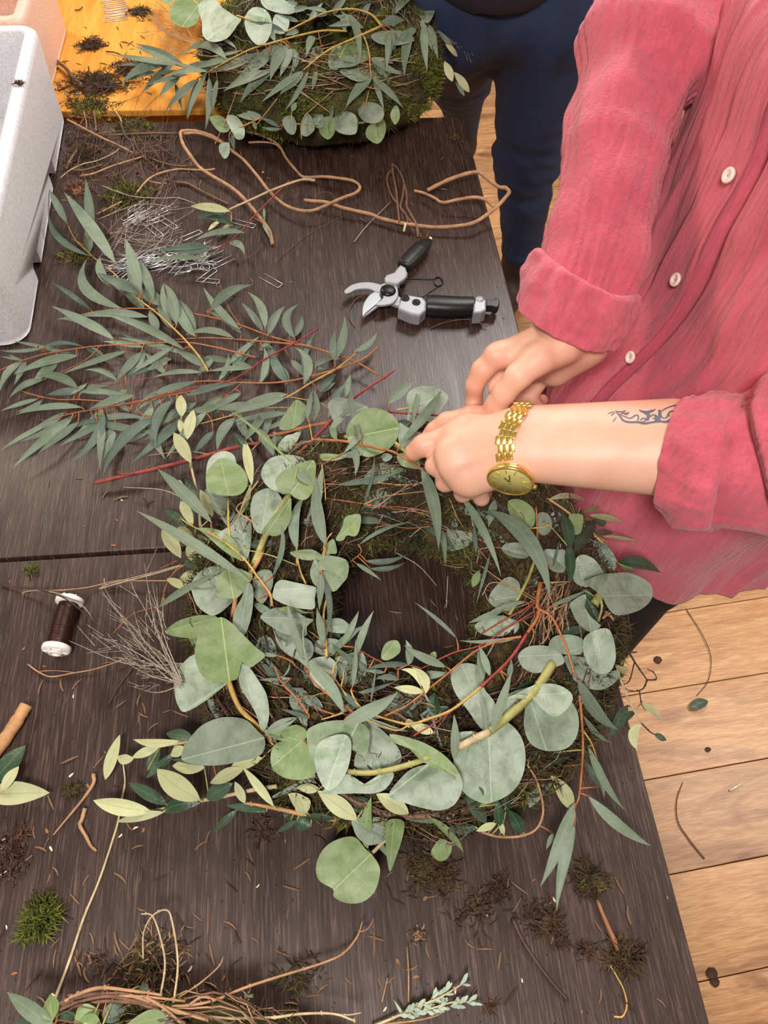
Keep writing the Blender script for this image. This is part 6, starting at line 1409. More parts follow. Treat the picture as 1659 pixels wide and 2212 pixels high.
def clump(name, u, v, r, h, mats, n, label, cat, h0=0.0, base=True, long=1.0, col_w=(.001, .002)):
    """heap of fine blades: one thing made of a soil core and tufts"""
    c = P(u, v, h0); e = empty(name, c, label, cat)
    if base:
        pts = []
        for i in range(8):
            for j in range(14):
                th = 6.28318*j/14; f = i/7; rr_ = .62*r*math.sin(f*1.5708)*(1+.9*noise.noise(Vector((math.cos(th)*1.5+u, math.sin(th)*1.5+v, f)))); z = h*.38*math.cos(f*1.5708)*(1+.5*noise.noise(Vector((u+j, v, i))))
                pts.append(c+Vector((rr_*math.cos(th), rr_*math.sin(th), max(.0008, z))))
        fs = [(i*14+j, (i+1)*14+j, (i+1)*14+(j+1) % 14, i*14+(j+1) % 14) for i in range(7) for j in range(14)]
        MB().add(pts, fs).build('clod', mats[-1], e)
    for k, mt in enumerate(mats):
        def gen(i):
            a = RND.uniform(0, 6.2832); q = RND.random()**.8*r*1.15; a += .6*noise.noise(Vector((a, q*60, u))); ww = 1+1.1*noise.noise(Vector((math.cos(a)*1.5+u, math.sin(a)*1.5+v, .8)))
            z = h*.5*max(0, 1-(q/r)**2)*RND.random(); up = 1.0 if 'moss_bright' in mats[0] else .35; d = Vector((RND.uniform(-1, 1)+math.cos(a)*.25, RND.uniform(-1, 1)+math.sin(a)*.25, RND.uniform(.0, up))).normalized()
            return c+Vector((q*ww*math.cos(a), q*ww*math.sin(a), z+.0005)), d, RND.uniform(.4, 1)*.012*long*(.6 if r < .012 else 1), RND.uniform(*col_w)
        blades('tufts', mt, e, gen, n//len(mats))
    return e
# ---------------------------------------------------------------- moss, soil and clods
crop(0, 0, 1)
clump('moss_clump', -40, 285, .050, .07, ('moss', 'moss_bright'), 1500, 'green moss inside the white styrofoam box at the left edge', 'moss', h0=.012, long=1.6)
clump('moss_clump', 92, 1985, .015, .022, ('moss_bright', 'moss_bright', 'moss'), 900, 'bright green moss clump on the near table, bottom left', 'moss', long=1.2)
clump('moss_clump', 72, 1234, .007, .008, ('moss_bright',), 90, 'tiny bright green moss sprig below the table seam, at left', 'moss', base=False)
clump('moss_clump', 158, 1708, .009, .010, ('moss_brown', 'moss'), 160, 'small brownish moss clump on the near table, left of the olive twig', 'moss')
clump('moss_clump', 1272, 1900, .012, .010, ('moss', 'moss_brown', 'soil'), 420, 'olive green moss clump with soil, right of the hanging leaf tips', 'moss')
clump('soil_clump', 1352, 2068, .0145, .016, ('soil', 'moss_brown'), 520, 'round dark brown root clump at the lower right, touching the orange bark stick', 'soil')
clump('soil_clump', 1076, 1925, .010, .012, ('soil',), 200, 'dark brown fibrous soil crumb below the large round leaf', 'soil')
clump('soil_clump', 1190, 1990, .012, .008, ('soil', 'moss_brown'), 190, 'dark soil crumb at the upper end of the thin dark twig', 'soil')
clump('soil_clump', 1150, 1975, .010, .006, ('soil',), 100, 'flat strip of dark soil, left of the crumb under the leaf tips', 'soil')
clump('soil_clump', 1212, 2035, .005, .008, ('soil',), 70, 'small reddish brown crumb, halfway to the root clump', 'soil')
clump('soil_clump', 1266, 2052, .007, .008, ('soil',), 120, 'brown crumb just left of the orange bark stick', 'soil')
clump('soil_clump', 1030, 1972, .016, .007, ('soil', 'moss_brown', 'needle_dark'), 130, 'loose heap of soil and needles, left of the dark strip of soil', 'soil')
clump('moss_clump', 920, 1870, .020, .010, ('moss_brown', 'moss', 'soil'), 380, 'brownish moss heap on the table under the small round leaf', 'moss')
clump('soil_clump', 955, 1900, .013, .008, ('soil', 'moss_brown'), 140, 'soil and needles spilling from the moss heap below the wreath', 'soil')
clump('soil_clump', 25, 1845, .015, .012, ('soil',), 320, 'dark soil heap at the left edge, between two wire pins', 'soil')
clump('soil_clump', 215, 2075, .006, .005, ('soil',), 50, 'black crumb right of the bright green moss clump', 'soil')
clump('soil_clump', 1060, 2172, .006, .004, ('soil',), 40, 'small black crumb at the bottom, right of the grey-green sprig', 'soil')
clump('soil_clump', 565, 1795, .012, .005, ('soil',), 90, 'dark crumb just below the olive twigs of the wreath', 'soil')
clump('soil_clump', 900, 2020, .006, .006, ('soil', 'needle'), 40, 'dark crumb left of the loose soil heap, with orange bark', 'soil')
clump('moss_clump', 290, 278, .030, .010, ('moss', 'moss_bright', 'moss_brown'), 500, 'flat dark green moss patch at the far end, left of the vine', 'moss')
clump('moss_clump', 268, 424, .034, .014, ('moss_bright', 'moss', 'moss_brown'), 800, 'yellow-green moss tuft above the metal pins', 'moss', long=1.2)
clump('soil_clump', 167, 410, .018, .012, ('soil', 'rust'), 240, 'rust-brown crumb between the foam box and the yellow-green moss', 'soil')
clump('moss_clump', 165, 556, .020, .008, ('moss_bright', 'moss_brown'), 260, 'small moss tuft with needles beside the foam box, below the first leaves', 'moss')
clump('moss_clump', 198, 100, .024, .018, ('soil', 'moss_brown'), 420, 'dark tuft alone in the middle of the honey coloured table', 'moss')
clump('moss_clump', 208, 185, .048, .020, ('soil', 'moss', 'moss_brown', 'needle_dark'), 1100, 'large heap of dark moss and twigs near the edge of the honey coloured table', 'moss', long=1.4)
clump('moss_clump', 285, 150, .040, .014, ('soil', 'moss_brown', 'needle_dark'), 600, 'thin dark litter under the leaf tips on the honey coloured table', 'moss', base=False)
clump('moss_clump', 200, 235, .040, .012, ('moss', 'moss_brown', 'moss_bright'), 700, 'moss hanging over the border of honey and dark tables', 'moss', base=False)
clump('moss_clump', 303, 26, .024, .014, ('moss', 'moss_brown'), 260, 'dark green moss tuft beside the back wreath, near the row of pins', 'moss')
clump('moss_clump', 983, 300, .010, .008, ('moss_bright', 'soil'), 110, 'small yellow-green crumb near the far right table corner', 'moss')
clump('moss_clump', 330, 345, .034, .006, ('soil', 'needle_dark', 'moss_brown'), 400, 'scattered brown litter left of the curly vine', 'moss', base=False)
clump('moss_clump', 180, 330, .040, .008, ('needle_dark', 'moss', 'moss_brown'), 700, 'thick brown litter along the foam box at the far end', 'moss', base=False)
clump('soil_clump', 43, 181, .006, .006, ('soil',), 60, 'dark crumb on the rim of the styrofoam box', 'soil', h0=.146)
clump('moss_clump', 325, 2085, .026, .008, ('moss', 'needle', 'soil'), 420, 'heap of needles and moss just above the bottom left wreath', 'moss', base=False)
clump('moss_clump', 640, 2110, .016, .004, ('moss', 'soil'), 140, 'thin green moss trace under the long pale root', 'moss', base=False)
# second foam box
foam_box('foam_box', 'pinkish foam box behind the white one, in the top left corner', (-.440, 1.62, TZ+.13), (.0, -1, 0), .26, .3, .129, 'styrofoam_pink', taper=.0, rim=.02)
# ---------------------------------------------------------------- sticks, vines and single leaves
def stick(name, label, cat, mat, r0, r1, pts, grp=None, n=7, extra=(), jit=.0):
    sp = path(pts, 5, jit); k = len(sp); mb = MB(); rad = [(r0+(r1-r0)*i/(k-1))*(1+RND.uniform(-.09, .09))/1000 for i in range(k)]
    sp = [Vector((p.x, p.y, max(p.z, TZ+r+.0002) if p.x < .31 else p.z)) for p, r in zip(sp, rad)]
    mb.tube(sp, rad, n)
    o = mb.build(name, mat, None); tag(o, label, cat, grp)
    for m2, q0, q1, pp in extra:
        s2 = path(pp, 5); MB().tube(s2, [q0/1000, q1/1000], 6).build('side_twig', m2, o)
    return o
def T(x, y, s, pts): return [(x+pts[i]/s, y+pts[i+1]/s, pts[i+2]) for i in range(0, len(pts), 3)]
V = lambda *p: T(380, 260, 3.95, p)
stick('vine', 'long curly tan vine lying in two loops behind the shears and off the table edge', 'vine', 'twig_tan', 2.9, 3.2,
      V(1095, 680, .010, 1180, 690, .012, 1290, 700, .016, 1440, 750, .014, 1659, 800, .012)+T(780, 330, 4.88, (200, 690, .010, 400, 735, .012, 580, 765, .012, 780, 785, .012, 980, 775, .014, 1180, 740, .018, 1330, 650, .022, 1440, 560, .028, 1530, 460, .034, 1560, 410, .034, 1520, 370, .034, 1450, 360, .034, 1350, 285, .034, 1235, 205, .032, 1080, 230, .030, 900, 295, .024, 700, 395, .016)),
      extra=(('twig_tan', 3.0, 2.2, T(780, 330, 4.88, (1400, 570, .026, 1310, 495, .026, 1190, 470, .026, 1020, 495, .022, 860, 525, .016, 780, 480, .014, 660, 425, .014, 560, 400, .016))),))
stick('vine', 'tan vine bent into a wide bow, starting under the back wreath', 'vine', 'twig_tan', 2.2, 3.1,
      V(600, 95, .03, 700, 115, .028, 800, 160, .026, 880, 215, .022, 940, 320, .016, 1020, 420, .010, 1095, 485, .008, 1250, 480, .014, 1400, 495, .018, 1520, 520, .022, 1570, 570, .024, 1530, 620, .024, 1400, 670, .024, 1270, 730, .022, 1160, 770, .020, 1040, 765, .016, 920, 715, .014, 800, 610, .014, 700, 480, .016, 580, 340, .022, 460, 245, .030, 400, 190, .034, 300, 130, .034, 180, 95, .032, 90, 90, .030, 40, 105, .028, 60, 200, .024, 130, 310, .018, 200, 400, .010, 300, 470, .010, 420, 540, .008, 520, 610, .008, 600, 690, .008, 660, 760, .008, 740, 860, .008, 800, 950, .006, 825, 1055, .004),
      extra=(('twig_tan', 1.8, 1.4, V(620, 190, .024, 740, 185, .026, 840, 200, .024, 890, 240, .020)), ('twig_tan', 2.0, 1.8, V(70, 115, .03, 180, 110, .034, 300, 145, .036, 400, 195, .034)), ('twig_tan', 1.6, 1.0, V(740, 870, .006, 790, 980, .004, 830, 1050, .004))))
U = lambda *p: T(780, 330, 4.88, p)
e = stick('root_bundle', 'bundle of thin brown roots folded into a loop, tip touching the black handle', 'root', 'twig_brown', 2.2, 1.6, U(600, 890, .006, 585, 760, .014, 520, 640, .014, 480, 560, .014, 480, 460, .016, 455, 330, .018, 420, 230, .018, 375, 160, .016, 340, 125, .016),
      extra=(('twig_brown', 1.9, 1.7, U(325, 105, .016, 335, 220, .018, 370, 400, .020, 385, 560, .020, 405, 735, .014)), ('twig_brown', 2.0, 1.6, U(320, 180, .014, 275, 250, .012, 290, 370, .012, 340, 480, .012, 400, 550, .014, 450, 620, .014, 520, 720, .012, 560, 760, .012)), ('twig_brown', 1.6, 1.3, U(455, 320, .018, 440, 450, .020, 415, 580, .018, 470, 650, .016, 490, 720, .012, 480, 790, .006)), ('cream_chip', 1.8, 1.8, U(450, 830, .004, 470, 740, .014)), ('twig_brown', 1.2, .8, U(490, 730, .012, 560, 850, .004))))
clump('soil_clump', 918, 512, .010, .010, ('rust', 'soil'), 120, 'reddish brown crumb at the tip of the black shears handle', 'soil')
R5 = lambda *p: T(130, 240, 5.53, p)
K5 = 'brown twigs in the litter beside the foam box'
tw = [('twig slanting from the foam box corner to the right, orange-brown', 'twig_tan', 1.8, 1.4, R5(85, 100, .02, 300, 215, .012, 500, 320, .008, 700, 410, .006, 865, 495, .003)),
      ('arched twig curving from the moss tuft up to the vine', 'twig_tan', 1.6, 1.5, R5(890, 1010, .006, 950, 930, .008, 1060, 810, .010, 1200, 740, .010, 1400, 695, .010, 1560, 700, .010, 1750, 705, .01, 1850, 690, .01)),
      ('straight reddish twig running level into the vine loop', 'twig_brown', 1.5, 1.8, R5(600, 290, .006, 800, 275, .006, 1100, 265, .006, 1430, 265, .006)),
      ('grey-brown bent twig, left one of the pair near the box', 'twig_brown', 1.6, 1.4, R5(130, 705, .004, 300, 700, .006, 500, 640, .004)),
      ('knobbly twig curving below the left pair', 'twig_tan', 1.7, 1.3, R5(240, 775, .003, 400, 745, .005, 600, 665, .006, 820, 595, .004, 1020, 535, .003)),
      ('thick broken twig stub close to the foam box', 'twig_brown', 2.6, 2.0, R5(70, 690, .003, 130, 570, .004, 205, 465, .004)),
      ('dark mossy twig slanting down in the middle of the litter', 'twig_dark', 2.4, 1.8, R5(720, 130, .01, 780, 290, .008, 850, 380, .006, 915, 545, .004)),
      ('brown twig from the border of the tables down to the litter', 'twig_tan', 1.8, 1.2, R5(660, 0, .01, 720, 90, .01, 745, 200, .006)),
      ('thin upright twig left of the border moss', 'twig_tan', 1.0, .9, R5(280, 0, .008, 310, 120, .004, 315, 200, .003)),
      ('upright greenish twig in the left litter', 'twig_brown', 1.6, 1.5, R5(400, 0, .008, 420, 120, .004, 430, 240, .003)),
      ('pale forked straw reaching past the foam box', 'stem_pale', .9, .7, R5(0, 800, .004, 120, 705, .006, 280, 630, .006, 450, 590, .006, 640, 500, .008, 700, 450, .008)),
      ('long thin root crossing the yellow-green moss', 'twig_grey', .9, .6, R5(500, 890, .012, 700, 970, .014, 900, 1025, .014, 1200, 1040, .01, 1400, 1035, .008, 1600, 1100, .004)),
      ('long dark root arching over to the vine', 'twig_dark', 1.0, .8, R5(850, 1080, .006, 1000, 1000, .006, 1200, 930, .006, 1400, 840, .004, 1500, 845, .004, 1659, 940, .003)),
      ('reddish twig ending left of the vine', 'twig_brown', 1.2, 1.4, R5(1060, 550, .004, 1200, 610, .004, 1400, 655, .006, 1600, 650, .006)),
      ('thick grey twig on the right, ending under the olive sprig', 'twig_brown', 2.0, 1.6, T(380, 260, 3.95, (0, 530, .004, 100, 540, .004, 250, 620, .004, 450, 715, .003))),
      ('bent orange twig at the foot of the yellow-green moss', 'twig_tan', 1.4, 1.4, R5(425, 1240, .004, 560, 1170, .005, 740, 1080, .006)),
      ('short forked twig right of the arched one', 'twig_tan', 1.2, .9, R5(1060, 835, .006, 1160, 860, .004, 1275, 865, .003)),
      ('thin fibre sweeping right below the moss tuft', 'twig_grey', .7, .5, R5(420, 1310, .004, 700, 1190, .006, 900, 1130, .006, 1100, 1110, .006, 1330, 1150, .004)),
      ('fine root crossing the upper pins', 'twig_brown', .8, .6, R5(540, 1480, .004, 700, 1300, .008, 900, 1190, .008, 1200, 1180, .006)),
      ('fine brown root beneath the upper pins', 'twig_brown', .8, .5, R5(620, 1530, .003, 800, 1400, .006, 1000, 1330, .006, 1200, 1200, .006, 1440, 1140, .004))]
for lb, mt, r0, r1, pts in tw: stick('twig', lb, 'twig', mt, r0, r1, pts, K5, 6)
for k, (a, b) in enumerate(((3, 14), (3, 14))): pass
strands('root_fibres', 'twig_brown', None, lambda i: ((lambda u, v, a, L: ([P(u, v, .001+.006*RND.random()), P(u+L*.5*math.cos(a)+RND.uniform(-8, 8), v+L*.5*math.sin(a)+RND.uniform(-8, 8), .003+.008*RND.random()), P(u+L*math.cos(a), v+L*math.sin(a), .001)]))(RND.uniform(140, 400), RND.uniform(250, 400), RND.uniform(0, 6.3), RND.uniform(20, 90)), RND.uniform(.0004, .0009), .0004), 130)
tag([o for o in bpy.data.objects if o.name.startswith('root_fibres')][0], 'tangle of fine brown roots over the litter by the foam box', 'roots')
strands('root_fibres', 'twig_grey', None, lambda i: ((lambda u, v, a, L: ([P(u, v, .001+.006*RND.random()), P(u+L*.5*math.cos(a)+RND.uniform(-8, 8), v+L*.5*math.sin(a)+RND.uniform(-8, 8), .003+.008*RND.random()), P(u+L*math.cos(a), v+L*math.sin(a), .001)]))(RND.uniform(210, 370), RND.uniform(455, 560), RND.gauss(-.5, .6), RND.uniform(30, 120)), RND.uniform(.0003, .0006), .0003), 60)
tag([o for o in bpy.data.objects if o.name.startswith('root_fibres')][-1], 'thin grey roots woven through the metal pins', 'roots')
Z = lambda *p: T(0, 0, 3.95, p)
stick('twig', 'mossy brown stick on the honey coloured table, nearest to the foam box', 'twig', 'twig_brown', 2.2, 4.2, Z(450, 420, .006, 480, 510, .008, 560, 580, .008, 620, 660, .008, 700, 730, .006), extra=(('twig_brown', 2.0, 1.2, Z(560, 580, .008, 520, 545, .012, 480, 550, .012)),))
for i, (lb, p) in enumerate((('short upright dark twig in the honey table litter', (755, 570, .01, 765, 660, .008, 770, 740, .006)), ('level dark twig in the honey table litter', (495, 775, .004, 600, 735, .006, 760, 745, .006, 900, 745, .008, 1050, 735, .004)), ('dark twig rising right in the honey table litter', (800, 830, .004, 930, 760, .006, 1000, 640, .008, 1110, 560, .006)), ('forked dark twig near the leaf tips on honey wood', (905, 440, .003, 990, 450, .004, 1080, 490, .004)), ('dark curved twig below the leaf tips on honey wood', (1290, 670, .003, 1310, 660, .003, 1320, 690, .002)), ('dark needle alone, upper left on honey wood', (455, 42, .002, 500, 72, .003)), ('curved dark needle, upper middle on honey wood', (640, 85, .002, 680, 82, .003, 705, 55, .002)), ('thick dark needle beside the foam box rim on honey wood', (345, 165, .003, 380, 180, .003, 400, 212, .002)))):
    stick('twig', lb, 'twig', 'needle_dark', 1.3, .9, Z(*p), 'dark twigs on the honey coloured table', 6)
Q3 = lambda *p: T(0, 1150, 3.16, p)
stick('stick', 'thick yellow-brown stick lying at the left edge of the near table', 'stick', 'stem_tan', 6.0, 6.6, Q3(180, 1180, .007, 120, 1280, .007, 20, 1430, .007, -120, 1620, .007), n=14)
stick('twig', 'thin bent twig with a kink, left of the pale olive leaf', 'twig', 'twig_tan', 2.2, .7, Q3(637, 1650, .003, 638, 1715, .004, 560, 1830, .004, 460, 1950, .003, 365, 2065, .002), extra=(('twig_brown', .7, .4, Q3(335, 2085, .002, 315, 2120, .001, 295, 2175, .001)),))
stick('twig', 'short twig with a kinked top, right of the thin bent one', 'twig', 'twig_tan', 2.2, 1.2, Q3(580, 1885, .004, 560, 1960, .004, 545, 2000, .004, 590, 2080, .003, 620, 2140, .002, 660, 2175, .001))
stick('twig', 'dark twig reaching up to the grey heather, at the left', 'twig', 'twig_dark', 1.2, .8, Q3(740, 1180, .002, 800, 1070, .004, 880, 960, .008, 960, 860, .012))
stick('twig', 'dark fine root from the left edge across the spool', 'twig', 'twig_dark', 1.0, .6, Q3(0, 350, .003, 100, 375, .004, 240, 385, .016, 400, 430, .030, 500, 490, .032, 620, 590, .020, 750, 690, .014, 900, 780, .012))
stick('twig', 'pale grass stem passing over the top of the spool', 'twig', 'twig_grey', .7, .5, Q3(150, 410, .003, 250, 395, .012, 330, 405, .024, 400, 420, .030, 560, 500, .024, 640, 600, .014))
stick('twig', 'pale forked root below the spool', 'twig', 'twig_tan', .9, .6, Q3(190, 900, .002, 260, 950, .004, 350, 985, .004, 500, 960, .004, 640, 935, .004, 780, 890, .006, 880, 850, .010), extra=(('twig_tan', .6, .4, Q3(270, 948, .003, 380, 943, .004, 500, 955, .004)),))
stick('twig', 'long pale stem running from the wreath towards the left, above the spool', 'twig', 'stem_pale', 1.0, .7, Q3(1250, 225, .02, 1100, 270, .016, 950, 310, .012, 800, 350, .006, 680, 385, .004), extra=(('stem_pale', .7, .5, Q3(740, 360, .006, 715, 345, .010, 710, 315, .012)),))
stick('twig', 'thin brown stem below the table seam, ending left of the spool', 'twig', 'twig_tan', .8, .6, Q3(1250, 330, .014, 950, 330, .010, 800, 330, .006, 600, 375, .005, 400, 395, .018, 200, 400, .006, 150, 425, .003))
stick('grass_stem', 'very long pale stem from the olive leaf tip down to the bottom left wreath', 'stem', 'stem_pale', .9, 1.3, [(266, 1650, .003), (270, 1690, .002), (263, 1730, .002), (255, 1775, .002), (245, 1810, .002), (215, 1900, .002), (180, 1985, .002), (150, 2075, .003), (118, 2160, .01)])
stick('twig', 'dark knotty twig slanting down right, below the soil crumbs', 'twig', 'needle_dark', 1.9, 1.1, [(1107, 1985, .003), (1128, 2030, .003), (1160, 2080, .002), (1195, 2125, .002), (1228, 2162, .002)], n=6)
stick('bark_stick', 'flat orange bark stick at the lower right, above the root clump', 'bark', 'rust', 1.6, 2.6, [(1290, 1943, .002), (1300, 1970, .003), (1315, 2005, .003), (1328, 2035, .003), (1336, 2052, .003)], n=5)
stick('twig', 'yellow splinter with a fine tail, below left of the root clump', 'twig', 'stem_yellow', .5, .9, [(1318, 2085, .002), (1330, 2105, .002), (1346, 2135, .002), (1354, 2170, .001), (1345, 2195, .001), (1326, 2196, .001)])
stick('twig', 'thin straight twig lying across the table by the shears, far side', 'twig', 'twig_grey', .9, .8, T(360, 250, 2.074, (840, 565, .002, 900, 490, .003, 1005, 385, .003)))
stick('twig', 'reddish brown twig just below the black lower handle', 'twig', 'twig_brown', .9, .7, T(720, 500, 4.1475, (875, 865, .002, 980, 820, .004, 1150, 790, .006, 1260, 800, .006, 1380, 855, .003)), extra=(('twig_brown', .5, .3, T(720, 500, 4.1475, (1310, 820, .005, 1365, 880, .002))), ('twig_brown', .5, .3, T(720, 500, 4.1475, (1320, 825, .005, 1385, 825, .003)))))
stick('twig', 'curved brown root left of the shears blades', 'twig', 'twig_brown', .8, .6, T(720, 500, 4.1475, (280, 570, .004, 200, 610, .004, 150, 690, .003, 140, 760, .002, 190, 860, .001)), extra=(('twig_dark', .5, .4, T(720, 500, 4.1475, (160, 640, .003, 60, 695, .001))),))
for i, (lb, p) in enumerate((('wavy hair-thin root hanging below the vine crossing, left strand', (1270, 740, .012, 1200, 800, .006, 1170, 900, .003, 1160, 1000, .002, 1150, 1106, .001)), ('wavy hair-thin root hanging below the vine crossing, right strand', (1290, 740, .012, 1240, 800, .006, 1225, 900, .003, 1250, 1000, .002, 1255, 1106, .001)), ('long hair-thin root sweeping down left from the vine', (1560, 770, .006, 1400, 830, .003, 1250, 900, .003, 1100, 990, .002, 960, 1106, .001)), ('hair-thin root looping right of the vine crossing', (1180, 680, .010, 1230, 620, .008, 1320, 620, .006, 1370, 690, .006, 1450, 770, .006, 1659, 770, .006)))):
    stick('fine_root', lb, 'root', 'twig_brown', .5, .4, V(*p), 'hair-thin roots below the vine', 4)
stick('fine_root', 'hair-thin root trailing from the pins towards the leaf heap', 'root', 'twig_brown', .5, .4, T(200, 440, 3.77, (1659, 330, .001, 1520, 450, .001, 1480, 520, .001, 1490, 560, .001)), None, 4)
stick('fine_root', 'thin brown root arching above the leaf heap from the pins', 'root', 'twig_brown', .7, .5, T(200, 440, 3.77, (1110, 465, .004, 1250, 445, .004, 1340, 390, .004, 1380, 340, .003)), None, 4)
stick('twig_stub', 'short olive-green stub at the bottom edge, under the pale root', 'twig', 'stem_green', 3.6, 4.0, [(538, 2172, .004), (546, 2198, .004), (556, 2225, .004)], n=10)
# loose leaves at the left edge and elsewhere
def loose(name, label, cat, args, crop_, grp=None, mat2=None):
    crop(*crop_); e = empty(name, P(*C2((args[0][2]+args[0][4])/2, (args[0][3]+args[0][5])/2)), label, cat, grp); b = Plant(e, flat, 'leaf_blade')
    for a in args: b.leaf(*a, petiole=False)
    return e, b
loose('olive_leaf', 'dark green olive leaf at the left edge, under the thick stick', 'leaf', [('V', 'k', -60, 1720, 178, 1448, 120, 4, 0, .05, .3)], (0, 1150, 3.16))
e, b = loose('olive_sprig', 'pale olive leaves with bitten edges at the left edge of the table', 'sprig', [('V', 'o', -120, 1790, 340, 1778, 122, 6, 0, .04, 0), ('V', 'o', 15, 1765, 130, 1595, 70, 12, 0, .1, .4), ('V', 'k', 60, 1770, 150, 1700, 60, 4)], (0, 1150, 3.16))
b.stem('P', 1.2, 1.0, -60, 1810, 5, 0, 1775, 8, 20, 1762, 10)
e, b = loose('grey_sprig', 'grey-green feathery sprig at the bottom edge, right of centre', 'sprig', [('L', 's', 90, 1200, 40, 1120, 12, 4)], (830, 1600, 2.001))
crop(830, 1600, 2.001); b.stem('P', 1.2, .6, -60, 1240, 4, 60, 1190, 6, 160, 1145, 8, 250, 1105, 8, 340, 1050, 8); b.stem('P', .9, .5, 60, 1190, 6, 180, 1165, 8, 300, 1130, 6, 385, 1130, 4); b.stem('T', .8, .6, 0, 1225, 3, 130, 1210, 4, 220, 1190, 4, 270, 1160, 3); b.stem('A', .8, .5, 105, 1130, 4, 105, 1000, 8, 98, 890, 6); b.stem('A', .7, .5, -10, 1130, 2, 15, 1025, 2)
for i in range(70):
    t = RND.random(); br = RND.random() < .5
    x, y = (60+280*t, 1190-140*t) if br else (60+320*t, 1190-60*t); a = -.4+RND.choice((-1, 1))*RND.uniform(.3, .9); L = RND.uniform(28, 60)
    b.leaf('S', 's', x, y, x+L*math.cos(a), y+L*math.sin(a), RND.uniform(8, 14), RND.uniform(4, 10), petiole=False)
e, b = loose('herb_tip', 'small dull sprig tip at the bottom, above the green stub', 'sprig', [('S', 's', 700, 1340, 640, 1300, 14, 4)], (400, 1900, 5.53))
b.stem('T', .7, .4, 700, 1530, 3, 720, 1440, 4, 750, 1370, 4, 780, 1310, 3)
for q in ((730, 1400, 820, 1370), (730, 1400, 820, 1400), (740, 1380, 690, 1330), (720, 1430, 770, 1430), (715, 1450, 670, 1440), (710, 1480, 680, 1500), (740, 1390, 700, 1380)): b.leaf('S', 's', *q, 16, 4, petiole=False)
# ---------------------------------------------------------------- needles and chips (shared meshes, each its own object)
NM = []
for k in range(8):
    L = RND.uniform(.007, .015); bd = RND.uniform(-.3, .3); z = .0007
    pts = [Vector((-L/2, 0, z)), Vector((-L/6, bd*L*.35, z+.0004)), Vector((L/6, bd*L*.35, z+.0003)), Vector((L/2, 0, z))]
    mb = MB().tube(pts, [.00045, .00075, .00075, .00035], 4); me = bpy.data.meshes.new('needle'); me.from_pydata([tuple(v) for v in mb.v], [], mb.f); me.materials.append(M['needle']); NM.append(me)
for me in list(NM[:3]):
    m2 = me.copy(); m2.materials.clear(); m2.materials.append(M['needle_dark']); NM.append(m2)
CM_ = []
for k in range(5):
    mb = MB().prism([(RND.uniform(.6, 1)*.0017*math.cos(a)*1.7, RND.uniform(.4, 1)*.0012*math.sin(a)) for a in (0, 1.1, 2.2, 3.1, 4.3, 5.2)], 0, .0007); me = bpy.data.meshes.new('bark_chip'); me.from_pydata([tuple(v) for v in mb.v], [], mb.f); me.materials.append(M['rust' if k < 3 else 'cream_chip']); CM_.append(me)
def wood_ok(p): return p.x < .293 and not (.424 < p.y < .437)
def scatter(name, meshes, zones, label, cat, grp, h=0):
    n = 0
    for (u0, v0, u1, v1, k) in zones:
        for i in range(k):
            for _ in range(30):
                u, v = RND.uniform(u0, u1), RND.uniform(v0, v1); p = P(u, v, h); d = (Vector((p.x, p.y))-RG.c.xy).length
                if h == 0 and (not wood_ok(p) or .085 < d < .225): continue
                break
            else: continue
            o = bpy.data.objects.new(name, RND.choice(meshes)); COL.objects.link(o); o.location = p+Vector((0, 0, .0001)); o.rotation_euler = (0, 0, RND.uniform(0, 6.3)); s_ = RND.uniform(.7, 1.35); o.scale = (s_, s_, s_)
            tag(o, label, cat, grp); n += 1
    return n
scatter('needle', NM, ((0, 1780, 420, 2200, 36), (420, 1780, 830, 2180, 36), (160, 2040, 420, 2130, 40), (830, 1880, 1200, 2200, 22), (1200, 1900, 1480, 2200, 8), (0, 1480, 350, 1780, 9), (230, 1400, 420, 1600, 14), (770, 1290, 1000, 1420, 8), (40, 1240, 300, 1500, 5)), 'dry brown needle scattered on the near dark table', 'needle', 'dry needles on the near table')
scatter('needle', NM, ((140, 250, 420, 440, 34), (400, 330, 1000, 480, 18), (120, 440, 600, 640, 12), (0, 960, 340, 1190, 6), (560, 250, 960, 350, 12)), 'dry brown needle scattered on the far dark table', 'needle', 'dry needles on the far dark table')
scatter('needle', NM[8:], ((120, 60, 330, 230, 24),), 'dark dry needle scattered on the honey coloured table', 'needle', 'dark needles on the honey coloured table')
scatter('bark_chip', CM_, ((0, 1780, 830, 2180, 20), (830, 1880, 1450, 2200, 12), (0, 1230, 300, 1700, 8)), 'tiny flat chip of bark on the near dark table', 'chip', 'bark chips on the near table')
scatter('bark_chip', CM_, ((40, 980, 330, 1180, 5), (420, 350, 1000, 640, 8)), 'tiny flat chip of bark on the far dark table', 'chip', 'bark chips on the far table')
# crumbs: too small to pick apart
mb = MB()
for i in range(900):
    u, v = RND.uniform(0, 1500), RND.uniform(1220, 2212) if RND.random() < .6 else RND.uniform(250, 700); p = P(u, v, 0)
    if not wood_ok(p): continue
    s_ = RND.uniform(.0004, .0012); mb.add([p+Vector((s_, 0, .0002)), p+Vector((-s_*.5, s_*.8, .0002)), p+Vector((-s_*.6, -s_, .0002)), p+Vector((0, 0, s_*1.1))], [(0, 1, 3), (1, 2, 3), (2, 0, 3)])
tag(mb.build('soil_crumbs', 'needle_dark', None, False), 'dark soil crumbs and dust all over the dark tables', 'crumbs', kind='stuff')
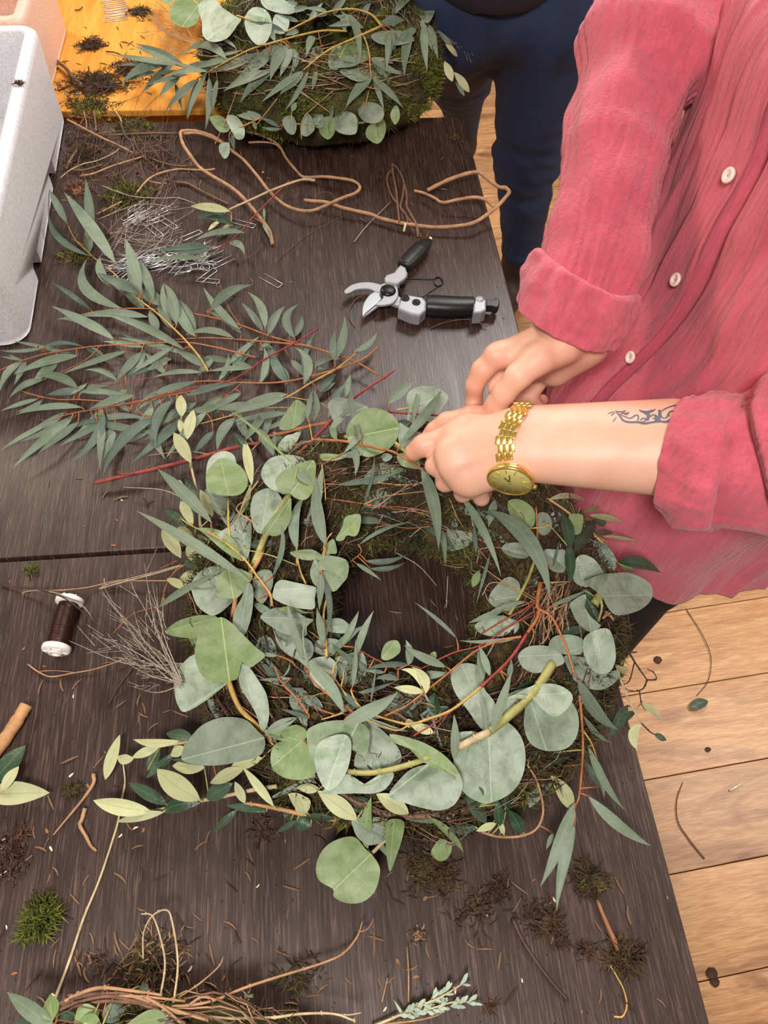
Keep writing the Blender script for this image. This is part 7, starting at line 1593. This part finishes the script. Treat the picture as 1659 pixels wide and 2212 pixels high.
# on the floor
def onfloor(o): return o
crop(0, 0, 1)
class _F: pass
e = empty('fallen_leaf', P(1508, 1521, -TZ), 'small dark green leaf lying on the wooden floor', 'leaf'); b = Plant(e, lambda q: -TZ+.003, 'leaf_blade')
def _pt(u, v, off): return P(u, v, -TZ+.003+off)
b.pt = _pt; b.leaf('V', 'k', 1488, 1528, 1530, 1514, 19, 3, petiole=False)
for nm, u, v, r, lb, ct in (('soil_crumb', 1418, 1426, .010, 'round brown crumb on the floor, right of the table edge', 'crumb'), ('soil_crumb', 1532, 2103, .011, 'upper of two dark crumbs on the floor at the bottom right', 'crumb'), ('soil_crumb', 1540, 2122, .009, 'lower of two dark crumbs on the floor at the bottom right', 'crumb'), ('soil_crumb', 1527, 1620, .006, 'tiny dark crumb on the floor below the fallen leaf', 'crumb')):
    c = P(u, v, -TZ+.001); mb = MB(); vs = []
    for i in range(5):
        for j in range(9):
            th = .698*j; f = i/4*1.5708; rr_ = r*math.sin(f)*RND.uniform(.75, 1.2)*(1+.4*math.cos(th)); vs.append(c+Vector((rr_*math.cos(th), rr_*.8*math.sin(th), r*.5*math.cos(f))))
    mb.add(vs, [(i*9+j, (i+1)*9+j, (i+1)*9+(j+1) % 9, i*9+(j+1) % 9) for i in range(4) for j in range(9)]); tag(mb.build(nm, 'soil', None), lb, ct)
tag(MB().tube([P(1576, 1708, -TZ+.002), P(1602, 1693, -TZ+.002)], .0022, 5).build('straw_chip', 'cream_chip', None), 'pale straw sliver lying on the floor at the right', 'chip')
tag(MB().tube(spline([P(1482, 1315, -TZ+.002), P(1518, 1372, -TZ+.004), P(1536, 1420, -TZ+.004), P(1530, 1470, -TZ+.003), P(1505, 1503, -TZ+.002)], 5), [.0012, .0007], 4).build('floor_twig', 'twig_brown', None), 'thin curved twig on the floor above the fallen leaf', 'twig')
tag(MB().tube(spline([P(1475, 1690, -TZ+.002), P(1462, 1730, -TZ+.003), P(1465, 1775, -TZ+.003), P(1490, 1815, -TZ+.003), P(1522, 1855, -TZ+.002)], 5), [.0008, .0017], 4).build('floor_twig', 'twig_brown', None), 'thin bent twig on the floor beside the table edge, lower one', 'twig')
